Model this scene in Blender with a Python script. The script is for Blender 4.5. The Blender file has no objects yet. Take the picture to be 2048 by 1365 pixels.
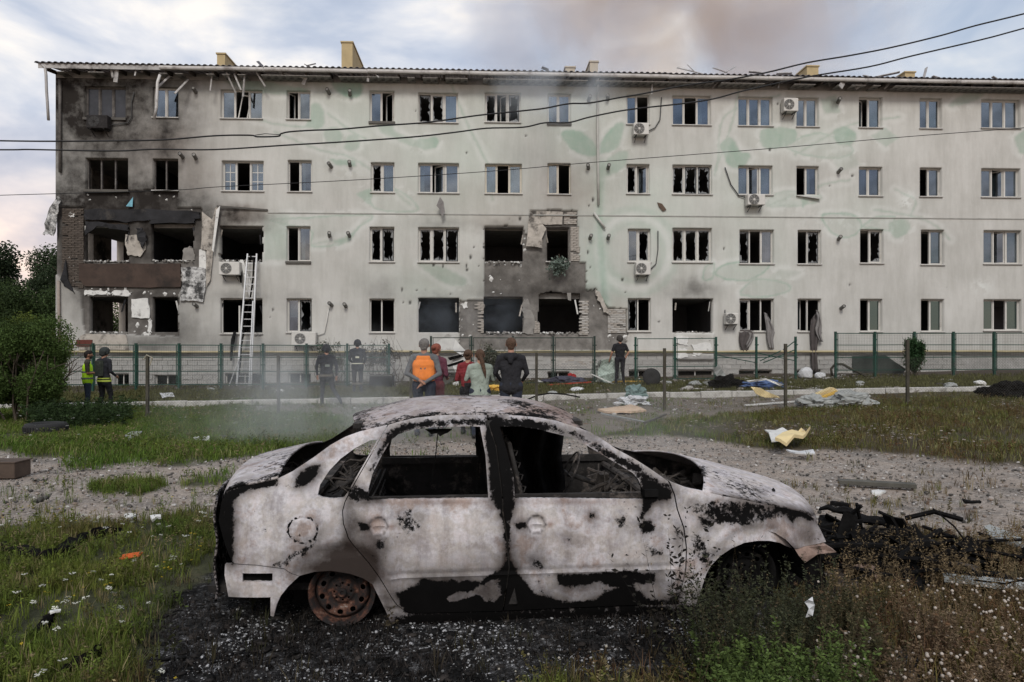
import bpy, bmesh, math, random
import numpy as np
from mathutils import Vector, Matrix, noise as mnoise
from mathutils.geometry import delaunay_2d_cdt
random.seed(7); RS = np.random.RandomState(11)
R = math.radians
scn = bpy.context.scene
COL = scn.collection
# ------------------------------------------------------------------ camera
FPX, CU, CV, CH = 1400.0, 1024.0, 690.0, 1.7      # focal length in photo pixels, optical axis, horizon row, eye height
cam = bpy.data.objects.new('camera', bpy.data.cameras.new('camera')); COL.objects.link(cam)
cam.data.sensor_width = 36.0; cam.data.lens = 36.0*FPX/2048.0
cam.location = (0, 0, CH); cam.rotation_euler = (R(90), 0, 0)
cam.data.shift_y = 7.5/2048.0
cam.data.clip_start = 0.05; cam.data.clip_end = 2000
scn.camera = cam
# ------------------------------------------------------------------ exposure
vs = scn.view_settings
vs.view_transform = 'Standard'; vs.look = 'None'; vs.exposure = 0.42; vs.gamma = 1.0; vs.use_curve_mapping = False
scn.cycles.volume_step_rate = 2.0; scn.cycles.volume_bounces = 1
scn.cycles.max_bounces = 7; scn.cycles.transparent_max_bounces = 24
scn.cycles.diffuse_bounces = 3; scn.cycles.glossy_bounces = 3
scn.cycles.use_denoising = True
# ------------------------------------------------------------------ world: evening sky seen through broken cloud
SUN_EL, SUN_AZ = R(40), R(200)
world = bpy.data.worlds.new('World'); scn.world = world; world.use_nodes = True
wn, wl = world.node_tree.nodes, world.node_tree.links
wn.clear()
def N(nodes, kind, **kw):
    n = nodes.new(kind)
    for k, v in kw.items():
        if k.startswith('i_'):
            key = k[2:]
            n.inputs[int(key) if key.isdigit() else key.replace('_', ' ')].default_value = v
        else: setattr(n, k, v)
    return n
wout = N(wn, 'ShaderNodeOutputWorld'); wbg = N(wn, 'ShaderNodeBackground'); wbg.inputs[1].default_value = 0.096
sky = N(wn, 'ShaderNodeTexSky'); sky.sky_type = 'NISHITA'; sky.sun_disc = False
sky.sun_elevation = SUN_EL; sky.sun_rotation = SUN_AZ; sky.air_density = 1.4; sky.dust_density = 2.0
tc = N(wn, 'ShaderNodeTexCoord')
mp = N(wn, 'ShaderNodeMapping'); mp.inputs['Scale'].default_value = (1.0, 1.0, 1.9); mp.inputs['Location'].default_value = (0.35, 0.1, 0.2)
wl.new(tc.outputs['Generated'], mp.inputs['Vector'])
n1 = N(wn, 'ShaderNodeTexNoise', i_Scale=2.1, i_Detail=7.0, i_Roughness=0.5, i_Distortion=0.35)
wl.new(mp.outputs[0], n1.inputs['Vector'])
n2 = N(wn, 'ShaderNodeTexNoise', i_Scale=4.6, i_Detail=7.0, i_Roughness=0.52, i_Distortion=0.3)
mp2 = N(wn, 'ShaderNodeMapping'); mp2.inputs['Scale'].default_value = (1, 1, 2.2); mp2.inputs['Location'].default_value = (3.1, 1.7, 0.4)
wl.new(tc.outputs['Generated'], mp2.inputs['Vector']); wl.new(mp2.outputs[0], n2.inputs['Vector'])
def ramp(nodes, pts, interp='LINEAR'):
    r = nodes.new('ShaderNodeValToRGB'); r.color_ramp.interpolation = interp
    el = r.color_ramp.elements
    while len(el) > 1: el.remove(el[-1])
    el[0].position = pts[0][0]; el[0].color = (*pts[0][1], 1)
    for p, c in pts[1:]:
        e = el.new(p); e.color = (*c, 1)
    return r
cov = ramp(wn, [(0.34, (0.60,)*3), (0.48, (0.88,)*3), (0.60, (1,)*3)])
wl.new(n1.outputs[0], cov.inputs[0])
# cloud brightness (radiance of the lit and shaded parts of the cloud deck)
cc = ramp(wn, [(0.32, (3.5, 4.1, 5.3)), (0.44, (4.7, 5.2, 6.2)), (0.54, (6.4, 6.6, 7.1)), (0.64, (8.9, 8.5, 8.0))])
wl.new(n2.outputs[0], cc.inputs[0])
sep = N(wn, 'ShaderNodeSeparateXYZ'); wl.new(tc.outputs['Generated'], sep.inputs[0])
hz = ramp(wn, [(0.0, (1.30, 0.96, 0.76)), (0.12, (1.20, 0.99, 0.86)), (0.27, (1.02, 1, .98)), (1.0, (0.92, 0.95, 1.0))])
wl.new(sep.outputs[2], hz.inputs[0])
mul = N(wn, 'ShaderNodeMix', data_type='RGBA', blend_type='MULTIPLY'); mul.inputs[0].default_value = 1
wl.new(cc.outputs[0], mul.inputs[6]); wl.new(hz.outputs[0], mul.inputs[7])
mixw = N(wn, 'ShaderNodeMix', data_type='RGBA')
wl.new(cov.outputs[0], mixw.inputs[0]); wl.new(sky.outputs[0], mixw.inputs[6]); wl.new(mul.outputs[2], mixw.inputs[7])
wl.new(mixw.outputs[2], wbg.inputs[0]); wl.new(wbg.outputs[0], wout.inputs[0])
# ------------------------------------------------------------------ sun behind the cloud
sl = bpy.data.lights.new('sun', 'SUN'); sl.energy = 1.5; sl.angle = R(16); sl.color = (1.0, 0.95, 0.88)
so = bpy.data.objects.new('sun', sl); COL.objects.link(so)
so.rotation_euler = (R(90)-SUN_EL, 0, R(180)-SUN_AZ+R(20))

# ================================================================== helpers
def lin(r, g, b): 
    f = lambda c: (c/255/12.92) if c/255 <= 0.04045 else ((c/255+0.055)/1.055)**2.4
    return (f(r), f(g), f(b))
def empty(name, loc=(0, 0, 0), rz=0.0):
    o = bpy.data.objects.new(name, None); COL.objects.link(o)
    o.location = loc; o.rotation_euler = (0, 0, rz); o.empty_display_size = 0.2
    return o
def tag(o, label=None, cat=None, group=None, kind=None):
    if label: o['label'] = label
    if cat: o['category'] = cat
    if group: o['group'] = group
    if kind: o['kind'] = kind
    return o
def thing(name, label, cat, loc=(0, 0, 0), rz=0.0, group=None):
    return tag(empty(name, loc, rz), label, cat, group)
def link_mesh(name, me, mats, parent=None, smooth=False):
    o = bpy.data.objects.new(name, me); COL.objects.link(o)
    for m in (mats if isinstance(mats, (list, tuple)) else [mats]): me.materials.append(m)
    if parent: o.parent = parent
    if smooth: me.polygons.foreach_set('use_smooth', [True]*len(me.polygons))
    return o
def np_mesh(name, V, F, mats, parent=None, smooth=False, attrs=None, mi=None):
    """V (n,3), F (m,k) all faces the same k"""
    me = bpy.data.meshes.new(name)
    V = np.asarray(V, np.float32); F = np.asarray(F, np.int32); k = F.shape[1]
    me.vertices.add(len(V)); me.vertices.foreach_set('co', V.ravel())
    me.loops.add(F.size); me.loops.foreach_set('vertex_index', F.ravel())
    me.polygons.add(len(F)); me.polygons.foreach_set('loop_start', np.arange(0, F.size, k, dtype=np.int32))
    if mi is not None: me.polygons.foreach_set('material_index', np.asarray(mi, np.int32))
    if smooth: me.polygons.foreach_set('use_smooth', np.ones(len(F), bool))
    me.update(calc_edges=True)
    if attrs:
        for an, arr in attrs.items():
            a = me.color_attributes.new(an, 'FLOAT_COLOR', 'POINT'); a.data.foreach_set('color', np.asarray(arr, np.float32).ravel())
    return link_mesh(name, me, mats, parent)
class MB:
    def __init__(s): s.v = []; s.f = []; s.m = []
    def add(s, V, F, m=0, M=None):
        b = len(s.v)
        s.v += [tuple(M @ Vector(p)) if M else tuple(p) for p in V]
        s.f += [tuple(b+i for i in f) for f in F]; s.m += [m]*len(F); return s
    def box(s, x0, y0, z0, x1, y1, z1, m=0, M=None):
        V = [(x0,y0,z0),(x1,y0,z0),(x1,y1,z0),(x0,y1,z0),(x0,y0,z1),(x1,y0,z1),(x1,y1,z1),(x0,y1,z1)]
        return s.add(V, [(0,3,2,1),(4,5,6,7),(0,1,5,4),(1,2,6,5),(2,3,7,6),(3,0,4,7)], m, M)
    def bar(s, a, b, w, d, m=0, up=(0, 0, 1)):
        a, b = Vector(a), Vector(b); z = (b-a); L = z.length; z.normalize()
        x = z.cross(Vector(up))
        if x.length < 1e-4: x = z.cross(Vector((0, 1, 0)))
        x.normalize(); y = z.cross(x)
        V = [a+x*sx*w/2+y*sy*d/2 for sx, sy in ((-1,-1),(1,-1),(1,1),(-1,1))]
        V += [p+z*L for p in V]
        return s.add(V, [(0,3,2,1),(4,5,6,7),(0,1,5,4),(1,2,6,5),(2,3,7,6),(3,0,4,7)], m)
    def tube(s, pts, r, n=6, m=0, cap=True):
        pts = [Vector(p) for p in pts]; rr = r if isinstance(r, (list, tuple)) else [r]*len(pts)
        V = []; F = []; px = None
        for i, p in enumerate(pts):
            t = (pts[min(i+1, len(pts)-1)]-pts[max(i-1, 0)])
            if t.length < 1e-9: t = Vector((0, 0, 1))
            t.normalize()
            if px is None:
                px = t.cross(Vector((0, 0, 1)))
                if px.length < 1e-3: px = t.cross(Vector((0, 1, 0)))
            else: px = px-t*px.dot(t)
            px.normalize(); py = t.cross(px)
            for k in range(n):
                a = 2*math.pi*k/n; V.append(p+px*math.cos(a)*rr[i]+py*math.sin(a)*rr[i])
        for i in range(len(pts)-1):
            for k in range(n):
                F.append((i*n+k, i*n+(k+1) % n, (i+1)*n+(k+1) % n, (i+1)*n+k))
        if cap: F.append(tuple(range(n-1, -1, -1))); F.append(tuple((len(pts)-1)*n+k for k in range(n)))
        return s.add(V, F, m)
    def lathe(s, prof, n=24, M=None, m=0):
        """prof: (r, z) list, revolved about z"""
        V = []; F = []
        for r, z in prof:
            for k in range(n):
                a = 2*math.pi*k/n; V.append((r*math.cos(a), r*math.sin(a), z))
        for i in range(len(prof)-1):
            for k in range(n):
                F.append((i*n+k, i*n+(k+1) % n, (i+1)*n+(k+1) % n, (i+1)*n+k))
        return s.add(V, F, m, M)
    def prism(s, poly, y0, y1, m=0, M=None):
        """poly in (x,z), extruded along y"""
        n = len(poly)
        V = [(p[0], y0, p[1]) for p in poly]+[(p[0], y1, p[1]) for p in poly]
        F = [tuple(range(n)), tuple(range(2*n-1, n-1, -1))]+[(i, i+n, (i+1) % n+n, (i+1) % n) for i in range(n)]
        return s.add(V, F, m, M)
    def mesh(s, name):
        me = bpy.data.meshes.new(name); me.from_pydata(s.v, [], s.f)
        me.polygons.foreach_set('material_index', s.m); me.update(); return me
    def build(s, name, mats, parent=None, smooth=False):
        return link_mesh(name, s.mesh(name), mats, parent, smooth)
def bevel(o, w=0.01, seg=1):
    b = o.modifiers.new('bevel', 'BEVEL'); b.width = w; b.segments = seg; b.limit_method = 'ANGLE'; return o
def copy_tree(o, parent=None):
    c = o.copy(); COL.objects.link(c); c.parent = parent
    for ch in list(o.children): copy_tree(ch, c)
    return c
# ------------------------------------------------------------------ materials
MATS = {}
def new_mat(name):
    m = bpy.data.materials.new(name); m.use_nodes = True; MATS[name] = m
    n, l = m.node_tree.nodes, m.node_tree.links
    return m, n, l, n['Principled BSDF']
def pm(name, col, rough=0.8, metal=0.0, var=0.25, scale=8.0, bump=0.15, bscale=40.0, dirt=None, dirt_at=(0.55, 0.7), spec=0.3, alpha=1.0, bdist=0.01):
    """general painted / rough surface with object-space colour variation, stains and fine relief"""
    m, n, l, b = new_mat(name)
    t = N(n, 'ShaderNodeTexCoord')
    no = N(n, 'ShaderNodeTexNoise', i_Scale=scale, i_Detail=7.0, i_Roughness=0.65); l.new(t.outputs['Object'], no.inputs['Vector'])
    lo = tuple(max(c*(1-var), 0) for c in col); hi = tuple(min(c*(1+var), 1) for c in col)
    r = ramp(n, [(0.3, lo), (0.7, hi)]); l.new(no.outputs[0], r.inputs[0])
    last = r.outputs[0]
    if dirt:
        nd = N(n, 'ShaderNodeTexNoise', i_Scale=scale*0.6, i_Detail=9.0, i_Roughness=0.72); l.new(t.outputs['Object'], nd.inputs['Vector'])
        rd = ramp(n, [(dirt_at[0], (0,)*3), (dirt_at[1], (1,)*3)]); l.new(nd.outputs[0], rd.inputs[0])
        mx = N(n, 'ShaderNodeMix', data_type='RGBA'); l.new(rd.outputs[0], mx.inputs[0]); l.new(last, mx.inputs[6]); mx.inputs[7].default_value = (*dirt, 1)
        last = mx.outputs[2]
    l.new(last, b.inputs['Base Color'])
    b.inputs['Roughness'].default_value = rough; b.inputs['Metallic'].default_value = metal
    b.inputs['Specular IOR Level'].default_value = spec; b.inputs['Alpha'].default_value = alpha
    if bump:
        nb = N(n, 'ShaderNodeTexNoise', i_Scale=bscale, i_Detail=5.0); l.new(t.outputs['Object'], nb.inputs['Vector'])
        bp = N(n, 'ShaderNodeBump', i_Strength=bump, i_Distance=bdist); l.new(nb.outputs[0], bp.inputs['Height']); l.new(bp.outputs[0], b.inputs['Normal'])
    return m
# ------------------------------------------------------------------ where things stand
TH_T = 0.04517; TH = math.atan(TH_T); BY0 = 28.47      # the facade plane is y = BY0 + TH_T * x
CT, ST = math.cos(TH), math.sin(TH)
def ray(u, v): return ((u-CU)/FPX, 1.0, -(v-CV)/FPX)
def F2(u, v, d=0.0):
    """photo position -> (s, h) on the facade, d metres behind its face"""
    dx, _, dz = ray(u, v)
    y = (BY0+d/CT)/(1-TH_T*dx); x = dx*y
    return (x*CT+(y-BY0)*ST, CH+dz*y)
def FW(s, d, h):
    """facade coordinates -> world"""
    return Vector((s*CT-d*ST, BY0+s*ST+d*CT, h))
def at(u, v, y):
    dx, _, dz = ray(u, v); return Vector((dx*y, y, CH+dz*y))
def kerb_y(x): return 22.0+0.045*x
def kerb_z(x): return 0.11+0.0153*np.clip(x, -30, 30)
def sst(t): t = np.clip(t, 0, 1); return t*t*(3-2*t)
def G(x, y):
    """height of the ground"""
    x = np.asarray(x, float); y = np.asarray(y, float)
    ky = kerb_y(x); kz = kerb_z(x)
    t = sst((y-5.5)/13.0)
    g = 0.10*(1-t)+(kz-0.16)*t
    back = kz-0.02+0.035*np.clip(y-ky, 0, 8)
    s = sst((y-ky-0.02)/0.12)
    g = g*(1-s)+back*s
    g = g+0.03*np.sin(x*0.9+y*0.5)*np.sin(y*0.7-x*0.3)*sst((y-4.8)/3)
    return g
def Gf(x, y): return float(G(x, y))
def gp(u, v):
    """photo position -> point on the ground"""
    dx, _, dz = ray(u, v); y = 8.0
    lo, hi = 1.5, 60.0
    for _ in range(40):
        m = (lo+hi)/2
        if CH+dz*m > Gf(dx*m, m): lo = m
        else: hi = m
    y = (lo+hi)/2
    return Vector((dx*y, y, Gf(dx*y, y)))
def vnoise(x, y, sc, seed=0, octv=4):
    """cheap vectorised value noise 0..1"""
    out = np.zeros(np.broadcast(x, y).shape); amp = 1.0; tot = 0
    for o in range(octv):
        xs = np.asarray(x)*sc+seed*13.7+o*31.1; ys = np.asarray(y)*sc+seed*7.3+o*17.9
        xi = np.floor(xs).astype(np.int64); yi = np.floor(ys).astype(np.int64); xf = xs-xi; yf = ys-yi
        xf = xf*xf*(3-2*xf); yf = yf*yf*(3-2*yf)
        def h(a, b):
            k = (a*374761393+b*668265263) & 0xffffffff
            k = ((k ^ (k >> 13))*1274126177) & 0xffffffff
            return ((k ^ (k >> 16)) & 0xffff)/65535.0
        out += amp*((h(xi, yi)*(1-xf)+h(xi+1, yi)*xf)*(1-yf)+(h(xi, yi+1)*(1-xf)+h(xi+1, yi+1)*xf)*yf)
        tot += amp; amp *= 0.5; sc = sc*2
    return out/tot
def inpoly(px, py, poly):
    c = np.zeros(np.shape(px), bool); n = len(poly)
    for i in range(n):
        x0, y0 = poly[i]; x1, y1 = poly[(i+1) % n]
        if y0 == y1: continue
        k = ((y0 > py) != (y1 > py)) & (px < (x1-x0)*(py-y0)/(y1-y0)+x0)
        c ^= k
    return c
def segdist(px, py, pts, closed=False):
    d = np.full(np.shape(px), 1e9); n = len(pts)
    for i in range(n if closed else n-1):
        x0, y0 = pts[i]; x1, y1 = pts[(i+1) % n]
        L = (x1-x0)**2+(y1-y0)**2+1e-9
        t = np.clip(((px-x0)*(x1-x0)+(py-y0)*(y1-y0))/L, 0, 1)
        d = np.minimum(d, np.hypot(px-x0-t*(x1-x0), py-y0-t*(y1-y0)))
    return d
def sdf(px, py, poly):
    d = segdist(px, py, poly, True); return np.where(inpoly(px, py, poly), -d, d)
def spline(pts, sub=6, closed=False):
    """Catmull-Rom through 2-D or 3-D points"""
    P = [np.array(p, float) for p in pts]; n = len(P); out = []
    for i in range(n if closed else n-1):
        if closed: p0, p1, p2, p3 = P[i-1], P[i], P[(i+1) % n], P[(i+2) % n]
        else: p0, p1, p2, p3 = P[max(i-1, 0)], P[i], P[i+1], P[min(i+2, n-1)]
        for k in range(sub):
            t = k/sub
            out.append(tuple(0.5*((2*p1)+(-p0+p2)*t+(2*p0-5*p1+4*p2-p3)*t*t+(-p0+3*p1-3*p2+p3)*t**3)))
    if not closed: out.append(tuple(P[-1]))
    return out
# ================================================================== THE APARTMENT BUILDING
bld = thing('apartment_building', 'long four storey rendered apartment block with burnt left end and blown out windows', 'building', (0, BY0, 0), TH)
W3 = {}
def rowdef(r, items):
    for c, (u0, v0, u1, v1, st) in items.items(): W3[(r, c)] = (u0, v0, u1, v1, st)
rowdef(1, {1:(168,172,252,236,'qqq'),2:(304,173,356,236,'gg'),3:(441,178,525,239,'gtg'),4:(574,180,622,240,'og'),5:(740,182,788,243,'go'),6:(837,185,916,245,'bbc'),7:(970,186,1042,245,'bob'),8:(1094,187,1141,247,'gg'),9:(1253,190,1298,249,'ge'),10:(1344,191,1422,250,'geg'),11:(1476,194,1545,252,'cgc'),12:(1594,195,1639,254,'gc'),13:(1719,196,1764,256,'oc'),14:(1840,197,1884,257,'gc'),15:(1962,199,2040,258,'ggg'),16:(2120,201,2166,260,'gc')})
rowdef(2, {1:(170,317,256,380,'eee'),2:(304,317,356,380,'ee'),3:(443,321,527,383,'kek'),4:(576,322,624,384,'eg'),5:(741,325,789,385,'bc'),6:(837,327,917,387,'gog'),7:(970,327,1043,387,'cec'),8:(1094,328,1141,388,'ge'),9:(1253,330,1299,389,'bo'),10:(1344,331,1423,390,'bbb'),11:(1476,332,1545,391,'coc'),12:(1594,333,1639,392,'eg'),13:(1719,334,1764,393,'dd'),14:(1840,335,1884,394,'od'),15:(1963,337,2041,395,'gog'),16:(2121,339,2167,397,'gc')})
rowdef(3, {1:(165,443,255,523,'X'),2:(303,447,385,522,'X'),3:(440,452,524,522,'X'),4:(573,453,622,522,'eg'),5:(739,454,788,524,'bb'),6:(837,455,917,524,'bbb'),7:(970,455,1046,524,'X'),8:(1092,455,1140,524,'x'),9:(1255,457,1301,525,'gb'),10:(1346,456,1424,525,'bbb'),11:(1478,459,1547,527,'bed'),12:(1596,460,1642,528,'eb'),13:(1720,460,1767,528,'eb'),14:(1843,461,1888,529,'en'),15:(1967,462,2044,529,'non'),16:(2124,463,2170,530,'gn')})
rowdef(4, {1:(175,593,255,665,'X'),2:(302,594,354,665,'X'),3:(441,597,525,668,'f'),4:(574,597,624,664,'sb'),5:(738,597,788,665,'ee'),6:(836,596,918,665,'X'),7:(970,594,1046,665,'X'),8:(1080,588,1161,667,'X'),9:(1255,598,1301,663,'be'),10:(1346,597,1426,665,'X'),11:(1478,598,1548,663,'bee'),12:(1596,598,1642,663,'oe'),13:(1721,599,1764,663,'ev'),14:(1843,599,1888,663,'ev'),15:(1967,599,2043,662,'vev'),16:(2124,600,2170,662,'gg')})
BASE = {1:(228,748,256,777),2:(308,750,354,779),3:(448,748,526,779),4:(576,748,622,779),5:(744,750,786,778),6:(880,746,918,772),8:(1095,743,1140,771),9:(1258,742,1300,768),10:(1356,742,1428,768),11:(1478,741,1545,766),12:(1596,741,1642,766)}
CELL = 0.05
def sn(x): return round(x/CELL)*CELL
sL = sn(F2(111, 400)[0]); sR = sn(27.0); hB = -0.35; hT = 12.25
wins = {}
for k, (u0, v0, u1, v1, st) in W3.items():
    a = F2(u0, v0); b = F2(u1, v1)
    wins[k] = (sn(a[0]), sn(b[1]-hB)+hB, sn(b[0]), sn(a[1]-hB)+hB, st)
bwin = {}
for k, (u0, v0, u1, v1) in BASE.items():
    a = F2(u0, v0); b = F2(u1, v1); bwin[k] = (sn(a[0]), sn(b[1]-hB)+hB, sn(b[0]), sn(a[1]-hB)+hB)
ns = int(round((sR-sL)/CELL)); nh = int(round((hT-hB)/CELL))
gs = sL+np.arange(ns+1)*CELL; gh = hB+np.arange(nh+1)*CELL
S, H = np.meshgrid(gs, gh, indexing='ij')
# photo coordinates of each grid point, used to place the stains, the mural and the damage traced from the photograph
def to_uv(S, H, d=0.0):
    X = S*CT-d*ST; Y = BY0+S*ST+d*CT
    return CU+FPX*X/Y, CV-FPX*(H-CH)/Y
U, Vv = to_uv(S, H)
jn = vnoise(S, H, 2.2, 3)-0.5; jf = vnoise(S, H, 6.0, 5)-0.5
Uj = U+jn*26+jf*10; Vj = Vv+(vnoise(S, H, 2.2, 8)-0.5)*26+(vnoise(S, H, 6.0, 9)-0.5)*10
Us = U+jf*5; Vs = Vv+(vnoise(S, H, 6.0, 9)-0.5)*5
PLV = 1.30                                            # top of the plinth
leftbare = [(168,381),(356,381),(352,414),(402,416),(408,440),(400,535),(362,537),(362,577),(356,594),(356,672),(168,668),(160,588),(128,566),(108,545),(108,414),(166,414)]
midbare = [(968,452),(1046,452),(1050,467),(1060,467),(1060,421),(1155,421),(1160,524),(1172,524),(1173,582),(1190,578),(1206,602),(1216,616),(1253,618),(1255,668),(1250,702),(918,702),(918,601),(968,601)]
box10 = [(1348,668),(1428,668),(1428,720),(1348,720)]
bare = inpoly(Us, Vs, leftbare) | inpoly(Us, Vs, midbare)
holes = np.zeros_like(bare)
# cells
Sc = (S[:-1, :-1]+CELL/2); Hc = (H[:-1, :-1]+CELL/2)
Uc, Vc = to_uv(Sc, Hc)
keep = np.ones(Sc.shape, bool)
for k, (s0, h0, s1, h1, st) in wins.items():
    if s0 > sR: continue
    keep &= ~((Sc > s0) & (Sc < s1) & (Hc > h0) & (Hc < h1))
for k, (s0, h0, s1, h1) in bwin.items():
    keep &= ~((Sc > s0) & (Sc < s1) & (Hc > h0) & (Hc < h1))
rg = (vnoise(Sc, Hc, 3.0, 21)-0.5)*14
rg2 = (vnoise(Sc, Hc, 3.0, 22)-0.5)*12
ragged = [[(166,452),(205,443),(258,452),(256,500),(252,526),(168,526)],
          [(300,446),(388,446),(386,492),(378,496),(372,512),(362,524),(300,524)],
          [(1078,590),(1100,584),(1150,586),(1158,606),(1162,630),(1155,660),(1140,668),(1090,668),(1080,650),(1074,640)],
          [(966,594),(1046,594),(1042,612),(1048,640),(1044,668),(968,668)],
          [(438,452),(526,452),(526,524),(438,524)]]
for pl in ragged: keep &= ~inpoly(Uc+rg*0.5, Vc+rg2*0.5, pl)
# ---- recess of the stripped insulation, plinth setback
D = np.where(bare, 0.09, 0.0)+np.where(H < PLV, 0.06, 0)
D = D+np.where(bare, (vnoise(S, H, 5, 31)-0.5)*0.03, 0)
D = np.where(inpoly(U, Vv, box10), -0.10+(vnoise(S, H, 6, 33)-0.5)*0.05, D)
# ---- soot, paint and other marks with a shape of their own
soot = np.zeros_like(S)
def blob(u, v, ru, rv, a, p=2.0):
    global soot
    q = ((Uj-u)/ru)**2+((Vj-v)/rv)**2
    soot = 1-(1-soot)*(1-a*np.exp(-q**(p/2)))
for b in [(120,190,120,120,.86),(215,150,170,30,.84),(200,230,120,100,.84),(330,230,85,115,.66),(212,290,56,40,.45),(330,300,34,45,.48),(132,330,24,130,.45),
          (252,372,128,42,.55),(280,402,120,26,.8),(250,430,170,40,.99),(150,470,44,110,.9),(280,480,80,60,.75),(395,455,22,90,.35),(200,380,90,30,.6),
          (462,434,50,19,.9),(440,470,14,50,.5),(500,446,50,14,.35),(250,600,130,70,.5),(362,665,70,30,.4),(480,690,90,22,.42),(360,600,26,80,.2),(300,690,60,26,.55),(560,600,80,30,.1),
          (763,580,38,28,.34),(880,560,90,30,.16),(880,448,50,13,.28),(1010,560,70,30,.3),(1385,581,46,17,.55),(1130,592,70,20,.5),(1120,160,110,22,.25),(1140,375,80,40,.15),(1115,440,60,40,.25),
          (940,150,300,12,.2),(460,160,120,18,.35),(640,175,30,14,.1),(1660,160,120,10,.2),(1010,450,60,12,.3),(1100,530,90,60,.2),(1120,586,80,18,.5),(1005,590,50,14,.45),(880,594,50,10,.3),(1115,450,40,12,.4),(480,596,50,12,.35),(215,592,60,14,.5),(330,592,40,14,.5),(600,596,30,8,.12)]: blob(*b)
# brown tinge of the heat
warm = np.zeros_like(S)
for (u, v, ru, rv, a) in [(330,300,60,60,.7),(480,435,50,25,.9),(380,345,60,60,.4),(290,300,120,90,.4),(1140,385,70,50,.6),(1000,440,90,20,.5),(1000,405,200,40,.25),(1235,650,30,50,.6),(280,550,120,40,.6),(880,540,60,50,.25)]:
    warm = np.maximum(warm, a*np.exp(-((Uj-u)/ru)**2-((Vj-v)/rv)**2))
green = np.zeros_like(S); white = np.zeros_like(S)
leaves = [([(1123,267),(1150,261),(1180,278),(1196,308),(1168,311),(1140,295)],.55,.3),([(1199,302),(1212,268),(1245,245),(1238,290),(1212,306)],.6,.3),([(1198,348),(1222,312),(1254,305),(1247,336),(1216,352)],.45,.2),
 ([(663,166),(690,158),(722,165),(721,190),(700,196),(680,188)],.7,.3),([(622,212),(640,210),(648,235),(643,256),(612,254),(620,235)],.45,.3),([(648,262),(672,256),(685,272),(676,288),(655,284)],.4,.2),([(697,275),(714,272),(718,292),(704,300),(690,296)],.35,.3),
 ([(757,247),(783,248),(792,266),(835,285),(826,292),(780,272),(762,262)],.35,.3),([(835,280),(872,276),(874,292),(858,300),(838,294)],.5,.2),([(714,388),(748,377),(740,408),(732,402)],.5,.5),([(748,377),(800,383),(836,418),(790,424),(745,412)],.08,.5),
 ([(1440,290),(1462,276),(1478,300),(1500,312),(1485,334),(1458,332),(1448,310)],.55,.2),([(1522,262),(1560,256),(1592,262),(1582,290),(1530,296)],.5,.1),([(1575,292),(1620,270),(1655,270),(1705,296),(1680,316),(1612,310)],.12,.5),([(1668,262),(1690,254),(1712,268),(1704,288),(1676,288)],.55,.2),
 ([(1745,272),(1770,258),(1796,276),(1772,292)],.3,.4),([(1645,431),(1700,430),(1724,450),(1700,474),(1665,466)],.10,.7),([(1724,454),(1752,434),(1790,435),(1778,462)],.10,.55),([(1778,448),(1806,438),(1822,456),(1800,476),(1784,470)],.4,.2),
 ([(1430,546),(1462,527),(1536,527),(1510,556),(1462,560)],.15,.75),([(1406,548),(1416,530),(1428,532),(1424,556),(1410,561)],.1,.6),([(1483,589),(1506,562),(1552,562),(1582,577),(1536,594)],.12,.6),([(1535,412),(1560,386),(1612,384),(1642,396),(1606,410)],.2,.4),
 ([(838,527),(872,532),(905,545),(932,560),(920,572),(880,560)],.35,.3),([(1900,212),(1930,188),(1968,176),(1960,196),(1930,208)],.3,.2),([(2030,275),(2056,255),(2060,310),(2038,305)],.45,.3),([(540,441),(620,436),(742,430),(716,456),(690,486),(622,492),(622,462)],.05,.6),([(622,489),(660,483),(690,486),(716,456),(742,430),(700,470),(680,478),(650,484)],.5,.3),
 ([(530,430),(580,428),(575,520),(528,520)],.25,.1),([(560,170),(620,180),(560,190),(480,178),(440,150),(520,160)],.45,.1),([(660,318),(710,322),(712,332),(670,330)],.5,.1),([(1530,560),(1560,540),(1600,545),(1570,560)],.1,.1),([(1660,310),(1700,300),(1720,330),(1680,345)],.15,.1),([(1640,200),(1672,190),(1680,225),(1650,228)],.3,.1),([(1600,395),(1622,398),(1605,416)],.5,.1)]
for pts, fill, edge in leaves:
    cl = spline(pts, 5, True) if len(pts) > 4 else pts
    d = sdf(Us, Vs, cl)
    shade = 0.65+0.7*vnoise(S, H, 1.6, 41)
    green = np.maximum(green, fill*shade*sst(0.5-d/4))
    green = np.maximum(green, edge*np.exp(-(d/2.2)**2)*(0.6+0.5*vnoise(S, H, 2.5, 42)))
    white = np.maximum(white, 0.5*np.exp(-((d-6)/6)**2)*(vnoise(S, H, 1.8, 43) > 0.4))
for pts in [[(1204,330),(1200,400),(1200,450),(1206,560),(1214,650)],[(1560,190),(1452,230),(1436,320),(1430,350)],[(550,265),(640,300),(720,325),(820,410)],[(655,226),(700,262),(732,278)],[(900,160),(935,250),(975,330),(985,400)],[(1480,170),(1460,260),(1430,340)],[(1590,310),(1700,250),(1800,235)],[(470,228),(560,250),(640,255)],[(1535,412),(1640,372),(1700,360)],[(1750,420),(1850,440),(1900,480)],[(1790,380),(1830,400),(1822,430)]]:
    d = segdist(Us, Vs, spline(pts, 6)); w = 9 if pts[0][0] == 1204 else 2.0
    green = np.maximum(green, (0.5 if w == 9 else 0.35)*np.exp(-(d/w)**2))
    white = np.maximum(white, 0.4*np.exp(-((d-7)/5)**2))
dr = np.abs(np.hypot((Us-1268), (Vs-505)*1.0)-72); white = np.maximum(white, 0.5*np.exp(-(dr/10)**2)); green = np.maximum(green, 0.22*np.exp(-((dr-14)/8)**2))
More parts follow.
